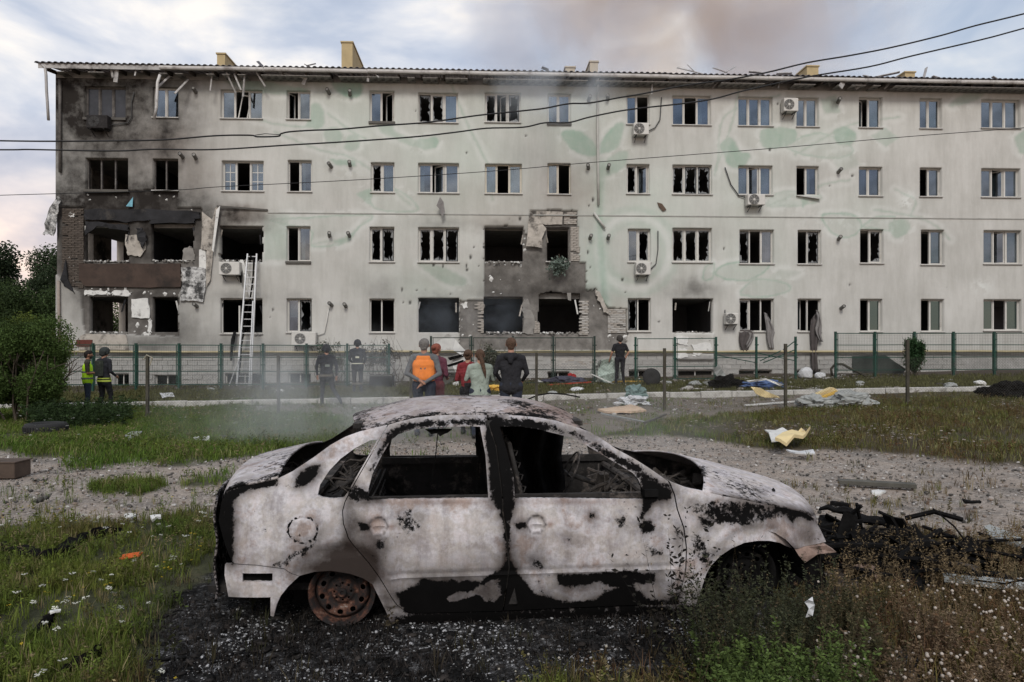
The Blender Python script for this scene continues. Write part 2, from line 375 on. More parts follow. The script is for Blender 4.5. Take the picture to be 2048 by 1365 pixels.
for (u, v, ru, rv, a) in [(1815,400,16,18,.9),(1965,575,26,16,.5),(1700,440,120,20,.35),(1560,400,90,14,.4),(590,455,30,30,.4),(700,345,40,16,.35),(1240,640,90,60,.0)]:
    white = np.maximum(white, a*np.exp(-((Us-u)/ru)**2-((Vs-v)/rv)**2)*(0.3+1.2*(vnoise(S, H, 5, 44) > 0.5)))
mint = np.zeros_like(S)
for (u, v, ru, rv, a) in [(700,250,160,110,.55),(900,330,160,140,.6),(1000,230,110,80,.4),(1190,480,60,240,.85),(1300,430,160,120,.6),(870,560,110,50,.6),(1450,400,150,100,.5),(1500,500,120,80,.4),(1620,270,150,60,.4),(1700,420,120,50,.3),(560,460,90,60,.35),(1180,250,120,140,.5)]:
    mint = np.maximum(mint, a*np.exp(-((U-u)/ru)**2-((Vv-v)/rv)**2))
mint = mint*(0.35+1.2*np.clip(vnoise(S, H, 0.45, 45)-0.15, 0, 1))
# shrapnel pits
pits = [(880,488),(867,531),(886,533),(906,536),(934,540),(933,532),(957,533),(866,560),(804,580),(850,580),(900,588),(958,580),(833,581),(1018,438),(1040,438),(1060,437),(948,495),(941,515),(968,494),(934,558),(832,222),(933,306),(1052,272),(1320,620),(1318,644),(1448,498),(1700,570),(1600,302),(1705,352),(1556,208),(1892,576),(538,624),(546,620),(540,634),(1540,300),(1450,590),(1250,585),(1245,560),(1176,505),(1200,500),(1180,535),(820,606),(806,605),(1345,480),(1186,400),(1178,412),(1660,372),(1090,670)]
pit = np.zeros_like(S)
for i, (u, v) in enumerate(pits):
    if i % 4 == 3: continue
    r = 1.1+1.3*((i*37) % 10)/10
    pit = np.maximum(pit, np.exp(-(((U-u)/r)**2+((Vv-v)/(r*(1.0+0.6*((i*13) % 3))))**2)**2))
D = D+pit*0.05
# ---- brick zones inside the stripped areas
brickzones = [[(122,418),(166,418),(164,578),(135,570),(124,540)],[(1141,455),(1158,455),(1161,524),(1141,524)],[(1162,602),(1176,600),(1178,672),(1158,672)],[(1216,620),(1252,620),(1252,668),(1216,668)],[(918,603),(968,603),(968,668),(958,668),(954,604)],[(1068,640),(1078,644),(1080,668),(1068,668)],[(372,496),(386,492),(386,524),(362,524)],[(1100,712),(1190,712),(1190,742),(1100,742)],[(1141,742),(1190,742),(1190,768),(1141,768)],[(1128,424),(1154,424),(1154,450),(1128,450)]]
attrsA = np.stack([soot, green, white, bare.astype(float)], -1)
attrsB = np.stack([mint, warm, pit, np.where(H < PLV, 1.0, 0.0)], -1)
# ---- mesh with reveals
idx = -np.ones(S.shape, np.int64)
used = np.zeros(S.shape, bool)
kk = keep
used[:-1, :-1] |= kk; used[1:, :-1] |= kk; used[:-1, 1:] |= kk; used[1:, 1:] |= kk
idx[used] = np.arange(used.sum())
Sx = S+np.where(bare | (used & ~np.pad(keep, ((0, 1), (0, 1)), constant_values=True)), 0, 0)
V0 = np.stack([S[used], D[used], H[used]], -1)
A0 = attrsA[used]; B0 = attrsB[used]
ii, jj = np.nonzero(kk)
F0 = np.stack([idx[ii, jj], idx[ii+1, jj], idx[ii+1, jj+1], idx[ii, jj+1]], -1)
nv = len(V0)
V1 = V0.copy(); V1[:, 1] = 0.34                       # the inner face of the wall, used only along openings
Fr = []
kp = np.pad(kk, 1, constant_values=False)
K = kp[1:-1, 1:-1]
def rev(mask, a, b):
    i, j = np.nonzero(mask)
    p = idx[i+a[0], j+a[1]]; q = idx[i+b[0], j+b[1]]
    Fr.append(np.stack([p, q, q+nv, p+nv], -1))
rev(K & ~kp[:-2, 1:-1], (0, 0), (0, 1)); rev(K & ~kp[2:, 1:-1], (1, 1), (1, 0))
rev(K & ~kp[1:-1, :-2], (1, 0), (0, 0)); rev(K & ~kp[1:-1, 2:], (0, 1), (1, 1))
Fr = np.concatenate(Fr)
V = np.concatenate([V0, V1]); A = np.concatenate([A0, A0]); B = np.concatenate([B0, B0])
F = np.concatenate([F0, Fr])
u_, inv = np.unique(F, return_inverse=True); V = V[u_]; A = A[u_]; B = B[u_]; F = inv.reshape(F.shape)

# ---- render (stucco) material driven by those marks
m, n, l, b = new_mat('render')
def attr(n, nm): return N(n, 'ShaderNodeAttribute', attribute_name=nm)
aA = attr(n, 'A'); aB = attr(n, 'B')
sA = N(n, 'ShaderNodeSeparateColor'); sB = N(n, 'ShaderNodeSeparateColor')
l.new(aA.outputs['Color'], sA.inputs[0]); l.new(aB.outputs['Color'], sB.inputs[0])
t = N(n, 'ShaderNodeTexCoord')
def noise(n, l, t, sc, det=6, rough=0.6, vec=None):
    q = N(n, 'ShaderNodeTexNoise', i_Scale=sc, i_Detail=float(det), i_Roughness=rough); l.new(vec or t.outputs['Object'], q.inputs['Vector']); return q
def mixc(n, l, fac, a, bb, bt='MIX'):
    x = N(n, 'ShaderNodeMix', data_type='RGBA', blend_type=bt)
    for s, v in ((0, fac), (6, a), (7, bb)):
        if hasattr(v, 'default_value') or isinstance(v, bpy.types.NodeSocket): l.new(v, x.inputs[s])
        elif s == 0: x.inputs[0].default_value = v
        else: x.inputs[s].default_value = (*v, 1)
    return x.outputs[2]
def mth(n, l, op, a, bb=None, clamp=False):
    x = N(n, 'ShaderNodeMath', operation=op); x.use_clamp = clamp
    for s, v in ((0, a), (1, bb)):
        if v is None: continue
        if isinstance(v, bpy.types.NodeSocket): l.new(v, x.inputs[s])
        else: x.inputs[s].default_value = v
    return x.outputs[0]
nb_ = noise(n, l, t, 0.35, 5); r1 = ramp(n, [(0.35, (0.435, 0.43, 0.405)), (0.65, (0.52, 0.515, 0.49))]); l.new(nb_.outputs[0], r1.inputs[0])
base = r1.outputs[0]
# rain streaks
mps = N(n, 'ShaderNodeMapping'); mps.inputs['Scale'].default_value = (1.6, 1.6, 0.3); l.new(t.outputs['Object'], mps.inputs['Vector'])
st_ = noise(n, l, t, 1.4, 7, 0.7, mps.outputs[0]); r2 = ramp(n, [(0.35, (0.86, 0.855, 0.845)), (0.58, (1, 1, 1))]); l.new(st_.outputs[0], r2.inputs[0])
base = mixc(n, l, 1.0, base, r2.outputs[0], 'MULTIPLY')
base = mixc(n, l, sB.outputs[0], base, (0.47, 0.54, 0.48))
wn_ = noise(n, l, t, 2.0, 5); wm = mth(n, l, 'MULTIPLY', sA.outputs[2], wn_.outputs[0], True); wm = mth(n, l, 'MULTIPLY', wm, 1.3, True)
base = mixc(n, l, wm, base, (0.65, 0.67, 0.65))
gn_ = noise(n, l, t, 3.0, 6); gm = mth(n, l, 'ADD', gn_.outputs[0], 0.45); gm = mth(n, l, 'MULTIPLY', gm, sA.outputs[1], True)
base = mixc(n, l, mth(n, l, 'MULTIPLY', gm, .85), base, (0.19, 0.34, 0.25))
base = mixc(n, l, mth(n, l, 'MULTIPLY', sB.outputs[1], 0.55, True), base, (0.23, 0.155, 0.115))
# plinth: whitewashed
pw = noise(n, l, t, 3.0, 6); rp = ramp(n, [(0.3, (0.26, 0.255, 0.245)), (0.65, (0.37, 0.365, 0.35))]); l.new(pw.outputs[0], rp.inputs[0])
base = mixc(n, l, aB.outputs['Alpha'], base, rp.outputs[0])
# stripped ground: grey brown cement and glue combed over masonry
cn = noise(n, l, t, 1.8, 9, 0.7); rc = ramp(n, [(0.3, (0.10, 0.094, 0.086)), (0.5, (0.17, 0.16, 0.148)), (0.7, (0.25, 0.238, 0.22))]); l.new(cn.outputs[0], rc.inputs[0])
base = mixc(n, l, aA.outputs['Alpha'], base, rc.outputs[0])
# pits and soot
base = mixc(n, l, sB.outputs[2], base, (0.035, 0.032, 0.03))
sn1 = noise(n, l, t, 1.1, 9, 0.68); sx = mth(n, l, 'ADD', mth(n, l, 'MULTIPLY', sn1.outputs[0], 1.2), -0.6); sx = mth(n, l, 'MULTIPLY', sx, mth(n, l, 'MULTIPLY', sA.outputs[0], 1.6)); sf = mth(n, l, 'ADD', sA.outputs[0], sx, True)
base = mixc(n, l, sf, base, (0.022, 0.019, 0.017))
l.new(base, b.inputs['Base Color']); b.inputs['Roughness'].default_value = 0.92; b.inputs['Specular IOR Level'].default_value = 0.15
bn = noise(n, l, t, 60, 3); bn2 = noise(n, l, t, 3.5, 6)
bh = mth(n, l, 'ADD', mth(n, l, 'MULTIPLY', bn.outputs[0], 0.25), bn2.outputs[0])
bp = N(n, 'ShaderNodeBump', i_Strength=0.35, i_Distance=0.03); l.new(bh, bp.inputs['Height']); l.new(bp.outputs[0], b.inputs['Normal'])
front = np_mesh('front_wall', V, F, MATS['render'], bld, attrs={'A': A, 'B': B})

# ---- end wall with burnt-through openings, rear wall, floor slabs, partitions
char = pm('charred_plaster', (0.022, 0.022, 0.024), 0.95, var=0.5, scale=1.5, bump=0.4, bscale=12, dirt=(0.085, 0.075, 0.065), dirt_at=(0.58, 0.75))
room = pm('room_plaster', (0.13, 0.13, 0.135), 0.9, var=0.3, scale=0.8, bump=0.1)
slabm = pm('concrete', (0.22, 0.21, 0.195), 0.9, var=0.25, scale=3, bump=0.3)
def E2(u, v, s=sL):
    dx, _, dz = ray(u, v); y = (s+BY0*ST)/(dx*CT+ST); x = dx*y
    return (-x*ST+(y-BY0)*CT, CH+dz*y)
BD = 11.0
eo = []
for (u0, v0, u1, v1) in [(223,474,247,528),(176,452,187,524),(181,332,184.5,380),(226,600,251,668)]:
    a = E2(u0, v0, sL+0.3); b_ = E2(u1, v1, sL+0.3); eo.append((min(a[0], b_[0]), b_[1], max(a[0], b_[0]), a[1]))
def wall_with_holes(x0, x1, z0, z1, holes):
    """rectangles covering [x0,x1]x[z0,z1] minus the holes"""
    xs = sorted({x0, x1, *[min(max(h[0], x0), x1) for h in holes], *[min(max(h[2], x0), x1) for h in holes]})
    zs = sorted({z0, z1, *[min(max(h[1], z0), z1) for h in holes], *[min(max(h[3], z0), z1) for h in holes]})
    out = []
    for i in range(len(xs)-1):
        run = None
        for j in range(len(zs)-1):
            cx, cz = (xs[i]+xs[i+1])/2, (zs[j]+zs[j+1])/2
            solid = not any(h[0] < cx < h[2] and h[1] < cz < h[3] for h in holes)
            if solid: run = (run[0], zs[j+1]) if run else (zs[j], zs[j+1])
            elif run: out.append((xs[i], run[0], xs[i+1], run[1])); run = None
        if run: out.append((xs[i], run[0], xs[i+1], run[1]))
    return out
mb = MB()
for (x0, z0, x1, z1) in wall_with_holes(0.10, BD, hB, hT, eo): mb.box(sL-0.002, x0, z0, sL+0.3, x1, z1)
mb.build('end_wall', pm('end_render', (0.36, 0.33, 0.29), 0.9, var=0.25, scale=0.7, dirt=(0.05, 0.045, 0.04), dirt_at=(0.5, 0.62)), bld)
MB().box(sL+0.3, BD-0.3, hB, sR, BD, hT).build('rear_wall', room, bld)
FL = [1.02, 3.82, 6.62, 9.40, 12.18]
for i, z in enumerate(FL):
    MB().box(sL+0.305, 0.345, z-0.22, sR, BD-0.305, z).build('floor_slab', slabm if i in (0, 4) else char if False else slabm, bld)
cols = {}
for (r, c), w in wins.items(): cols.setdefault(c, []).append((w[0], w[2]))
cs = {c: (np.mean([q[0] for q in v]), np.mean([q[1] for q in v])) for c, v in cols.items()}
for c in range(1, 15):
    sm = (cs[c][1]+cs[c+1][0])/2
    burnt = c <= 2
    mb = MB()
    for i in range(4): mb.box(sm-0.06, 0.345, FL[i]+0.002, sm+0.06, 5.2 if c != 1 else 4.0, FL[i+1]-0.222)
    mb.build('partition_wall', char if (c <= 2 or c in (6, 7, 8)) else room, bld)
mb = MB()
for i in range(4):
    mb.box(sL+2.9 if i else sL+2.4, 4.6, FL[i]+0.002, (cs[3][0]+cs[3][1])/2+1.2, 4.75, FL[i+1]-0.222)
mb.build('corridor_wall', char, bld)
mb = MB()
for i in range(4): mb.box((cs[3][0]+cs[3][1])/2+1.205, 5.3, FL[i]+0.002, sR, 5.45, FL[i+1]-0.222)
mb.build('corridor_wall', room, bld)

# ---- bricks laid bare
brm = [pm('brick_bare', (0.30, 0.275, 0.245), 0.92, var=0.3, scale=4, bump=0.5, bscale=30), pm('brick_sooty', (0.075, 0.062, 0.052), 0.95, var=0.45, scale=4, bump=0.5, bscale=30, dirt=(0.2, 0.17, 0.14), dirt_at=(0.6, 0.7)), pm('brick_white', (0.40, 0.385, 0.36), 0.9, var=0.2, scale=4, bump=0.6, bscale=24)]
def brick_mesh(w, h, dd, mat, seed):
    rnd = random.Random(seed); bm = bmesh.new(); bmesh.ops.create_cube(bm, size=1)
    for v in bm.verts: v.co = Vector((v.co.x*w, v.co.y*dd, v.co.z*h))+Vector((rnd.uniform(-.008, .008), rnd.uniform(-.006, .006), rnd.uniform(-.005, .005)))
    me = bpy.data.meshes.new('brick'); bm.to_mesh(me); bm.free(); me.materials.append(mat); return me
bset = [[brick_mesh(0.235, 0.058, 0.09, mm, i*9+k) for k in range(4)] for i, mm in enumerate(brm)]
def ok_cell(s, h):
    i = int((s-sL)/CELL); j = int((h-hB)/CELL)
    return 0 <= i < ns and 0 <= j < nh and keep[i, j]
spots = []
for zi, poly in enumerate(brickzones):
    ss = [F2(*p) for p in poly]; s0 = min(p[0] for p in ss); s1 = max(p[0] for p in ss); h0 = min(p[1] for p in ss); h1 = max(p[1] for p in ss)
    r = 0; h = h0
    while h < h1:
        t0_ = s0-(0.125 if r % 2 else 0)
        while t0_ < s1-.03:
            q0 = max(t0_, s0); q1 = min(t0_+.25, s1); s = (q0+q1)/2; w_ = (q1-q0-.012)/.235; t0_ += .25
            if w_ < .2: continue
            uu, vv_ = to_uv(np.array(s), np.array(h))
            if inpoly(uu, vv_, poly) and ok_cell(s-0.04, h) and ok_cell(s+0.04, h) and random.random() > 0.04: spots.append((zi, s, h, w_))
        h += 0.07; r += 1
spots.sort(key=lambda q: (q[0] in (0, 7, 8), random.random()))
for i, (zi, s, h, w_) in enumerate(spots):
    if i >= 300: break
    k = 1 if zi in (0, 6) else (2 if zi in (2, 3, 7, 8) and random.random() < .6 else 0)
    o = bpy.data.objects.new('brick', random.choice(bset[k])); COL.objects.link(o); o.parent = bld
    o.location = (s, 0.085+random.uniform(-.012, .012)+(0.02 if zi >= 7 and zi < 9 else 0), h); o.scale = (w_, 1, 1)
mb = MB()
for (zi, s, h, w_) in spots[300:]:
    q = random.uniform(-.01, .01); mb.box(s-.117*w_, 0.05+q, h-.029, s+.117*w_, 0.13, h+.029, 0 if zi == 0 else 1)
tag(mb.build('brick_courses', [brm[1], brm[2]], bld), kind='stuff')
# plinth blocks, whitewashed
pb = pm('plinth_whitewash', (0.34, 0.335, 0.32), 0.92, var=0.22, scale=3, bump=0.6, bscale=14, dirt=(0.22, 0.2, 0.18), dirt_at=(0.55, 0.7))
def pblock(w, h, seed):
    rnd = random.Random(seed); mb = MB(); mb.box(-w/2+.006, 0, -h/2+.006, w/2-.006, .05, h/2-.006); me = mb.mesh('plinth_block'); me.materials.append(pb)
    for v in me.vertices: v.co += Vector((rnd.uniform(-.006, .006), rnd.uniform(-.008, .008), rnd.uniform(-.005, .005)))
    return me
pbm = [pblock(.39, .188, i) for i in range(6)]
pl = []
for r in range(8):
    h = -0.15+0.188*r
    if h > PLV-.12: break
    s = sL+0.22+(0.195 if r % 2 else 0)
    while s < 19:
        bad = any(w[0]-.24 < s < w[2]+.24 and w[1]-.1 < h < w[3]+.1 for w in bwin.values())
        uu, vv_ = to_uv(np.array(s), np.array(h)); bad |= bool(1095 < uu < 1195)
        if not bad and h > Gf(*FW(s, 0, 0)[:2])-0.1: pl.append((s, h))
        s += 0.39
random.Random(3).shuffle(pl)
for i, (s, h) in enumerate(pl[:300]):
    o = bpy.data.objects.new('plinth_block', pbm[i % 6]); COL.objects.link(o); o.parent = bld; o.location = (s, 0.030+random.uniform(-.01, .008), h)
mb = MB()
for (s, h) in pl[300:]: mb.box(s-.189, 0.032+random.uniform(-.01, .008), h-.088, s+.189, 0.08, h+.088)
tag(mb.build('plinth_blocks', pb, bld), kind='stuff')

# ---- windows
pvc = pm('white_pvc', (0.50, 0.49, 0.46), 0.45, var=0.06, scale=3, bump=0.0, dirt=(0.35, 0.32, 0.28), dirt_at=(0.6, 0.75))
sootpvc = pm('sooty_pvc', (0.10, 0.092, 0.085), 0.8, var=0.5, scale=5, bump=0.2, dirt=(0.28, 0.27, 0.26), dirt_at=(0.6, 0.7))
creampvc = pm('cream_pvc', (0.52, 0.48, 0.40), 0.5, var=0.1, scale=3, bump=0)
sillm = pm('sill_metal', (0.42, 0.41, 0.39), 0.5, 0.2, var=0.15, scale=4, bump=0)
darksill = pm('dark_sill', (0.075, 0.07, 0.062), 0.6, var=0.2, scale=4, bump=0)
cloth = pm('curtain_cloth', (0.50, 0.50, 0.49), 0.9, var=0.15, scale=3, bump=0.2, bscale=8)
dcloth = pm('grey_curtain_cloth', (0.20, 0.19, 0.185), 0.9, var=0.25, scale=3, bump=0.2, bscale=8)
blindm = pm('blind_slats', (0.34, 0.39, 0.36), 0.7, var=0.1, scale=3, bump=0)
m, n, l, b = new_mat('window_glass')
n.remove(b); o_ = n['Material Output']
gl = N(n, 'ShaderNodeBsdfGlossy', i_Roughness=0.03); gl.inputs['Color'].default_value = (0.50, 0.56, 0.64, 1)
tr = N(n, 'ShaderNodeBsdfTransparent'); tr.inputs['Color'].default_value = (0.62, 0.68, 0.70, 1)
mx = N(n, 'ShaderNodeMixShader'); t = N(n, 'ShaderNodeTexCoord'); nz = noise(n, l, t, 0.7, 4)
rr_ = ramp(n, [(0.3, (0.14,)*3), (0.7, (0.40,)*3)]); l.new(nz.outputs[0], rr_.inputs[0]); l.new(rr_.outputs[0], mx.inputs[0])
l.new(tr.outputs[0], mx.inputs[1]); l.new(gl.outputs[0], mx.inputs[2]); l.new(mx.outputs[0], o_.inputs[0])
glass = MATS['window_glass']
m, n, l, b = new_mat('green_glass')
n.remove(b); o_ = n['Material Output']
gl = N(n, 'ShaderNodeBsdfGlossy', i_Roughness=0.05); gl.inputs['Color'].default_value = (0.42, 0.55, 0.52, 1)
tr = N(n, 'ShaderNodeBsdfTransparent'); tr.inputs['Color'].default_value = (0.28, 0.40, 0.36, 1)
mx = N(n, 'ShaderNodeMixShader'); mx.inputs[0].default_value = 0.25
l.new(tr.outputs[0], mx.inputs[1]); l.new(gl.outputs[0], mx.inputs[2]); l.new(mx.outputs[0], o_.inputs[0])
sooty = pm('sooty_glass', (0.022, 0.023, 0.028), 0.22, var=0.5, scale=2.5, bump=0, spec=0.5)
shardm = pm('shard_glass', (0.16, 0.17, 0.175), 0.25, var=0.4, scale=14, bump=0, spec=0.6)
def shards(x0, z0, x1, z1, y, rnd, amt=0.16):
    """glass left standing in a broken pane: a jagged border"""
    n = 40; out = []; inn = []
    cx, cz = (x0+x1)/2, (z0+z1)/2; hw, hh = (x1-x0)/2, (z1-z0)/2
    ph = rnd.random()*6
    for i in range(n):
        a = 2*math.pi*i/n; c, s = math.cos(a), math.sin(a); k = 1/max(abs(c), abs(s))
        px, pz = c*k, s*k
        big = max(0, math.sin(a*1.5+ph))*0.30
        q = 1-rnd.random()**1.6*(amt*1.6+big)-0.02
        out.append((cx+px*hw, y, cz+pz*hh)); inn.append((cx+px*hw*q, y, cz+pz*hh*(1-(1-q)*0.6)))
    mb = MB(); mb.add(out+inn, [(i, (i+1) % n, (i+1) % n+n, i+n) for i in range(n)]); return mb
def cloth_mb(x0, z0, x1, z1, y, rnd, amp=0.03, skew=0.0, nw=5, rag=0.0):
    nx, nz = 14, 8; V = []; F = []
    for i in range(nx+1):
        for j in range(nz+1):
            fx, fz = i/nx, j/nz
            zz = z0+(z1-z0)*fz+(rag*rnd.random() if j == 0 else 0)
            V.append((x0+(x1-x0)*fx+skew*(1-fz), y+amp*math.sin(fx*nw*2*math.pi+fz*1.5)+amp*.5*rnd.random(), zz))
    for i in range(nx):
        for j in range(nz): a = i*(nz+1)+j; F.append((a, a+nz+1, a+nz+2, a+1))
    mb = MB(); mb.add(V, F); return mb
def sash(mb, x0, z0, x1, z1, y, w=0.05, dd=0.05, m=0):
    mb.box(x0, y, z0, x0+w, y+dd, z1, m); mb.box(x1-w, y, z0, x1, y+dd, z1, m)
    mb.box(x0+w, y, z0, x1-w, y+dd, z0+w, m); mb.box(x0+w, y, z1-w, x1-w, y+dd, z1, m)
for (r, c), (s0, h0, s1, h1, st) in sorted(wins.items()):
    if s0 > sR-0.5: continue
    rnd = random.Random(r*100+c)
    d0 = 0.16
    if st == 'X': continue
    fm = sootpvc if (c == 1) or (r, c) in ((2, 2), (3, 8)) else (creampvc if (r, c) in ((2, 7), (2, 8)) else pvc)
    nl = len(st) if st not in ('x', 'f') else 1
    W_, Hh = s1-s0, h1-h0
    t0 = 0.042; mb = MB()
    mb.box(0, d0, 0, t0, d0+.07, Hh); mb.box(W_-t0, d0, 0, W_, d0+.07, Hh)
    mb.box(t0, d0, 0, W_-t0, d0+.07, t0); mb.box(t0, d0, Hh-t0, W_-t0, d0+.07, Hh)
    if nl == 3: xs = [0, W_*0.325, W_*0.655, W_]
    elif nl == 2: xs = [0, W_*0.47, W_]
    else: xs = [0, W_]
    for x in xs[1:-1]: mb.box(x-.026, d0-.004, t0, x+.026, d0+.074, Hh-t0)
    if st == 'f': mb.box(W_*.40, d0-.004, t0, W_*.40+.06, d0+.07, Hh*.8)
    win = bpy.data.objects.new('window', mb.mesh('window')); win.data.materials.append(fm); COL.objects.link(win)
    win.parent = bld; win.location = (s0, 0, h0)
    sm_ = darksill if (r, c) in ((3, 4), (1, 5), (1, 8), (1, 1), (2, 1)) else sillm
    tilt = 0.0
    q = MB()
    if (r, c) == (2, 12): q.add([(-.02, -.10, -.02), (W_+.02, -.14, -.16), (W_+.02, .16, -.02), (-.02, .16, .0), (-.02, -.10, -.045), (W_+.02, -.14, -.19), (W_+.02, .16, -.05), (-.02, .16, -.03)], [(0, 1, 2, 3), (4, 7, 6, 5), (0, 4, 5, 1), (1, 5, 6, 2), (2, 6, 7, 3), (3, 7, 4, 0)])
    else: q.box(-.03, -.07, -.035 if sm_ is sillm else -.10, W_+.03, d0-.003, -.002)
    q.build('sill', sm_, win)
    if st in ('x', 'f'): continue
    for k in range(nl):
        a0 = xs[k]+(t0 if k == 0 else .029)+.002; a1 = xs[k+1]-(t0 if k == nl-1 else .029)-.002; z0, z1 = t0+.002, Hh-t0-.002
        ch = st[k]; y = d0+.012
        if ch in 'gktcdnsvq':
            if ch != 't':
                q = MB(); sash(q, a0, z0, a1, z1, y, .026, .045); q.build('sash', fm, win)
                MB().box(a0+.026, y+.02, z0+.026, a1-.026, y+.026, z1-.026).build('pane', MATS['green_glass'] if ch == 'v' else (sooty if ch == 'q' else glass), win)
        if ch in 'cs': cloth_mb(a0+.02, z0+(.05 if ch == 'c' else (z1-z0)*.45), a1-.02, z1, y+.12, rnd, .025, nw=4).build('curtain', cloth, win, smooth=True)
        if ch == 'd': cloth_mb(a0+.02, z0+.05, a1-.02, z1, y+.14, rnd, .03, nw=5).build('curtain', dcloth, win, smooth=True)
        if ch == 'g' and rnd.random() < .45 and c > 3: cloth_mb(a0+.02, z0, a0+(a1-a0)*rnd.uniform(.3, .6), z1, y+.2, rnd, .03, nw=3).build('curtain', cloth, win, smooth=True)
        if ch in 'nv':
            q = MB(); zz = z0+.05
            while zz < z1-.05: q.add([(a0+.03, y+.09, zz), (a1-.03, y+.09, zz), (a1-.03, y+.12, zz+.045), (a0+.03, y+.12, zz+.045)], [(0, 1, 2, 3)]); zz += .055
            q.build('blind', blindm, win)
        if ch == 'k':
            q = MB(); mxx = (a0+a1)/2; q.box(mxx-.015, y+.012, z0+.04, mxx+.015, y+.019, z1-.04)
            for f in (.33, .66):
                zz = z0+(z1-z0)*f; q.box(a0+.04, y+.012, zz-.015, mxx-.016, y+.0185, zz+.015); q.box(mxx+.016, y+.012, zz-.015, a1-.04, y+.0185, zz+.015)
            q.build('glazing_bar', pvc, win); cloth_mb(a0+.02, z0+.05, a1-.02, z1, y+.1, rnd, .02, nw=4).build('curtain', cloth, win, smooth=True)
        if ch == 'b':
            if rnd.random() < .6:
                q = MB(); sash(q, a0, z0, a1, z1, y, .035, .045); q.build('sash', fm, win)
            shards(a0+.03, z0+.03, a1-.03, z1-.03, y+.03, rnd).build('broken_pane', shardm, win)
        if ch == 'o':      # sash swung inwards on its left or right edge
            ang = R(rnd.uniform(35, 62)); w_ = a1-a0
            q = MB(); sash(q, 0, z0, w_, z1, 0, .045, .045)
            M = Matrix.Translation((a0, y+.02, 0)) @ Matrix.Rotation(ang, 4, 'Z') if k % 2 == 0 else Matrix.Translation((a1, y+.02, 0)) @ Matrix.Rotation(math.pi-ang, 4, 'Z')
            o = q.build('sash', fm, win); o.data.transform(M)
            o = MB().box(.045, .02, z0+.045, w_-.045, .026, z1-.045).build('pane', glass, win); o.data.transform(M)
        if ch == 't':      # sash torn from its hinges, leaning
            w_ = a1-a0; q = MB(); sash(q, 0, 0, w_, (z1-z0)*.98, 0, .045, .045)
            M = Matrix.Translation((a0+.06, y-.02, z0-.02)) @ Matrix.Rotation(R(8), 4, 'Y') @ Matrix.Rotation(R(-7), 4, 'X') @ Matrix.Scale(.78, 4, (1, 0, 0))
            o = q.build('sash', fm, win); o.data.transform(M)
# basement windows
for k, (s0, h0, s1, h1) in bwin.items():
    mb = MB(); w_ = s1-s0; hh = h1-h0; y = .2
    sash(mb, 0, 0, w_, hh, y, .04, .05)
    mb.box(w_*.5-.02, y, .04, w_*.5+.02, y+.05, hh-.04)
    o = mb.build('basement_window', pvc, bld); o.location = (s0, 0, h0)
    if k in (4, 9, 11): MB().box(.045, y+.02, .045, w_*.5-.025, y+.026, hh-.045).build('pane', glass, o)
MB().box(sL+.31, 1.2, hB, sR-.1, 1.3, .78).build('basement_wall', char, bld)
# ---- eave, gutter, roof
fasc = pm('weathered_fascia', (0.36, 0.35, 0.34), 0.6, 0.1, var=0.2, scale=2, bump=0.1, dirt=(0.10, 0.09, 0.085), dirt_at=(0.5, 0.65))
rfm = pm('roof_steel', (0.12, 0.115, 0.125), 0.55, 0.5, var=0.25, scale=1.5, bump=0.05)
sofm = pm('soffit_boards', (0.33, 0.31, 0.29), 0.7, var=0.25, scale=1.2, dirt=(0.03, 0.028, 0.026), dirt_at=(0.42, 0.58))
eL = F2(76, 130, -0.65)[0]
OV = 0.65
MB().box(eL, -OV, 12.38, sR, -OV+.03, 12.56).build('fascia_board', fasc, bld)
# soffit boards, some torn away
rs = random.Random(5); s = eL+.05; sb = []
while s < sR:
    uu = to_uv(np.array(s), np.array(12.2))[0]; w_ = .30
    gone = (uu < 560 and rs.random() < .75) or (1500 < uu < 1760 and rs.random() < .55) or rs.random() < .06
    if not gone: sb.append(s)
    s += w_
sbm = MB().box(.004, -OV+.035, 12.262, .296, -.004, 12.28).mesh('soffit_board'); sbm.materials.append(sofm)
for s in sb[:160]:
    o = bpy.data.objects.new('soffit_board', sbm); COL.objects.link(o); o.parent = bld; o.location = (s, 0, 0)
rafter = MB().bar((0, -OV+.04, 12.36), (0, 2.0, 12.75), .06, .14).mesh('rafter'); rafter.materials.append(pm('charred_wood', (0.045, 0.036, 0.03), 0.9, var=0.5, scale=6, bump=0.4))
s = eL+.3
while s < sR:
    o = bpy.data.objects.new('rafter', rafter); COL.objects.link(o); o.parent = bld; o.location = (s, 0, 0); s += .9
MB().box(sL, .0, 12.25, sR, .3, 12.5).build('wall_plate', slabm, bld)
# gutter: half round, from where it still hangs on
gL = F2(318, 146, -0.75)[0]
def gutter(x0, x1, sag=0):
    mb = MB(); prof = [(-OV-.005, 12.50), (-OV-.01, 12.43), (-OV-.035, 12.39), (-OV-.07, 12.375), (-OV-.105, 12.39), (-OV-.13, 12.43), (-OV-.135, 12.50), (-OV-.125, 12.50), (-OV-.12, 12.44), (-OV-.07, 12.387), (-OV-.02, 12.44)]
    V = []; k = len(prof); nn = max(2, int((x1-x0)/1.0)+1)
    for i in range(nn+1):
        x = x0+(x1-x0)*i/nn; dz = rs.uniform(-.012, .012)+sag*math.sin(math.pi*i/nn)
        V += [(x, p[0], p[1]+dz) for p in prof]
    mb.add(V, [(i*k+a, i*k+(a+1) % k, (i+1)*k+(a+1) % k, (i+1)*k+a) for i in range(nn) for a in range(k)])
    return mb
gm_ = pm('gutter_white', (0.50, 0.49, 0.475), 0.5, var=0.15, scale=2, bump=0, dirt=(0.16, 0.14, 0.13), dirt_at=(0.5, 0.68))
x = gL
while x < sR: gutter(x, x+3.98).build('gutter', gm_, bld, smooth=False); x += 4.0
p = []
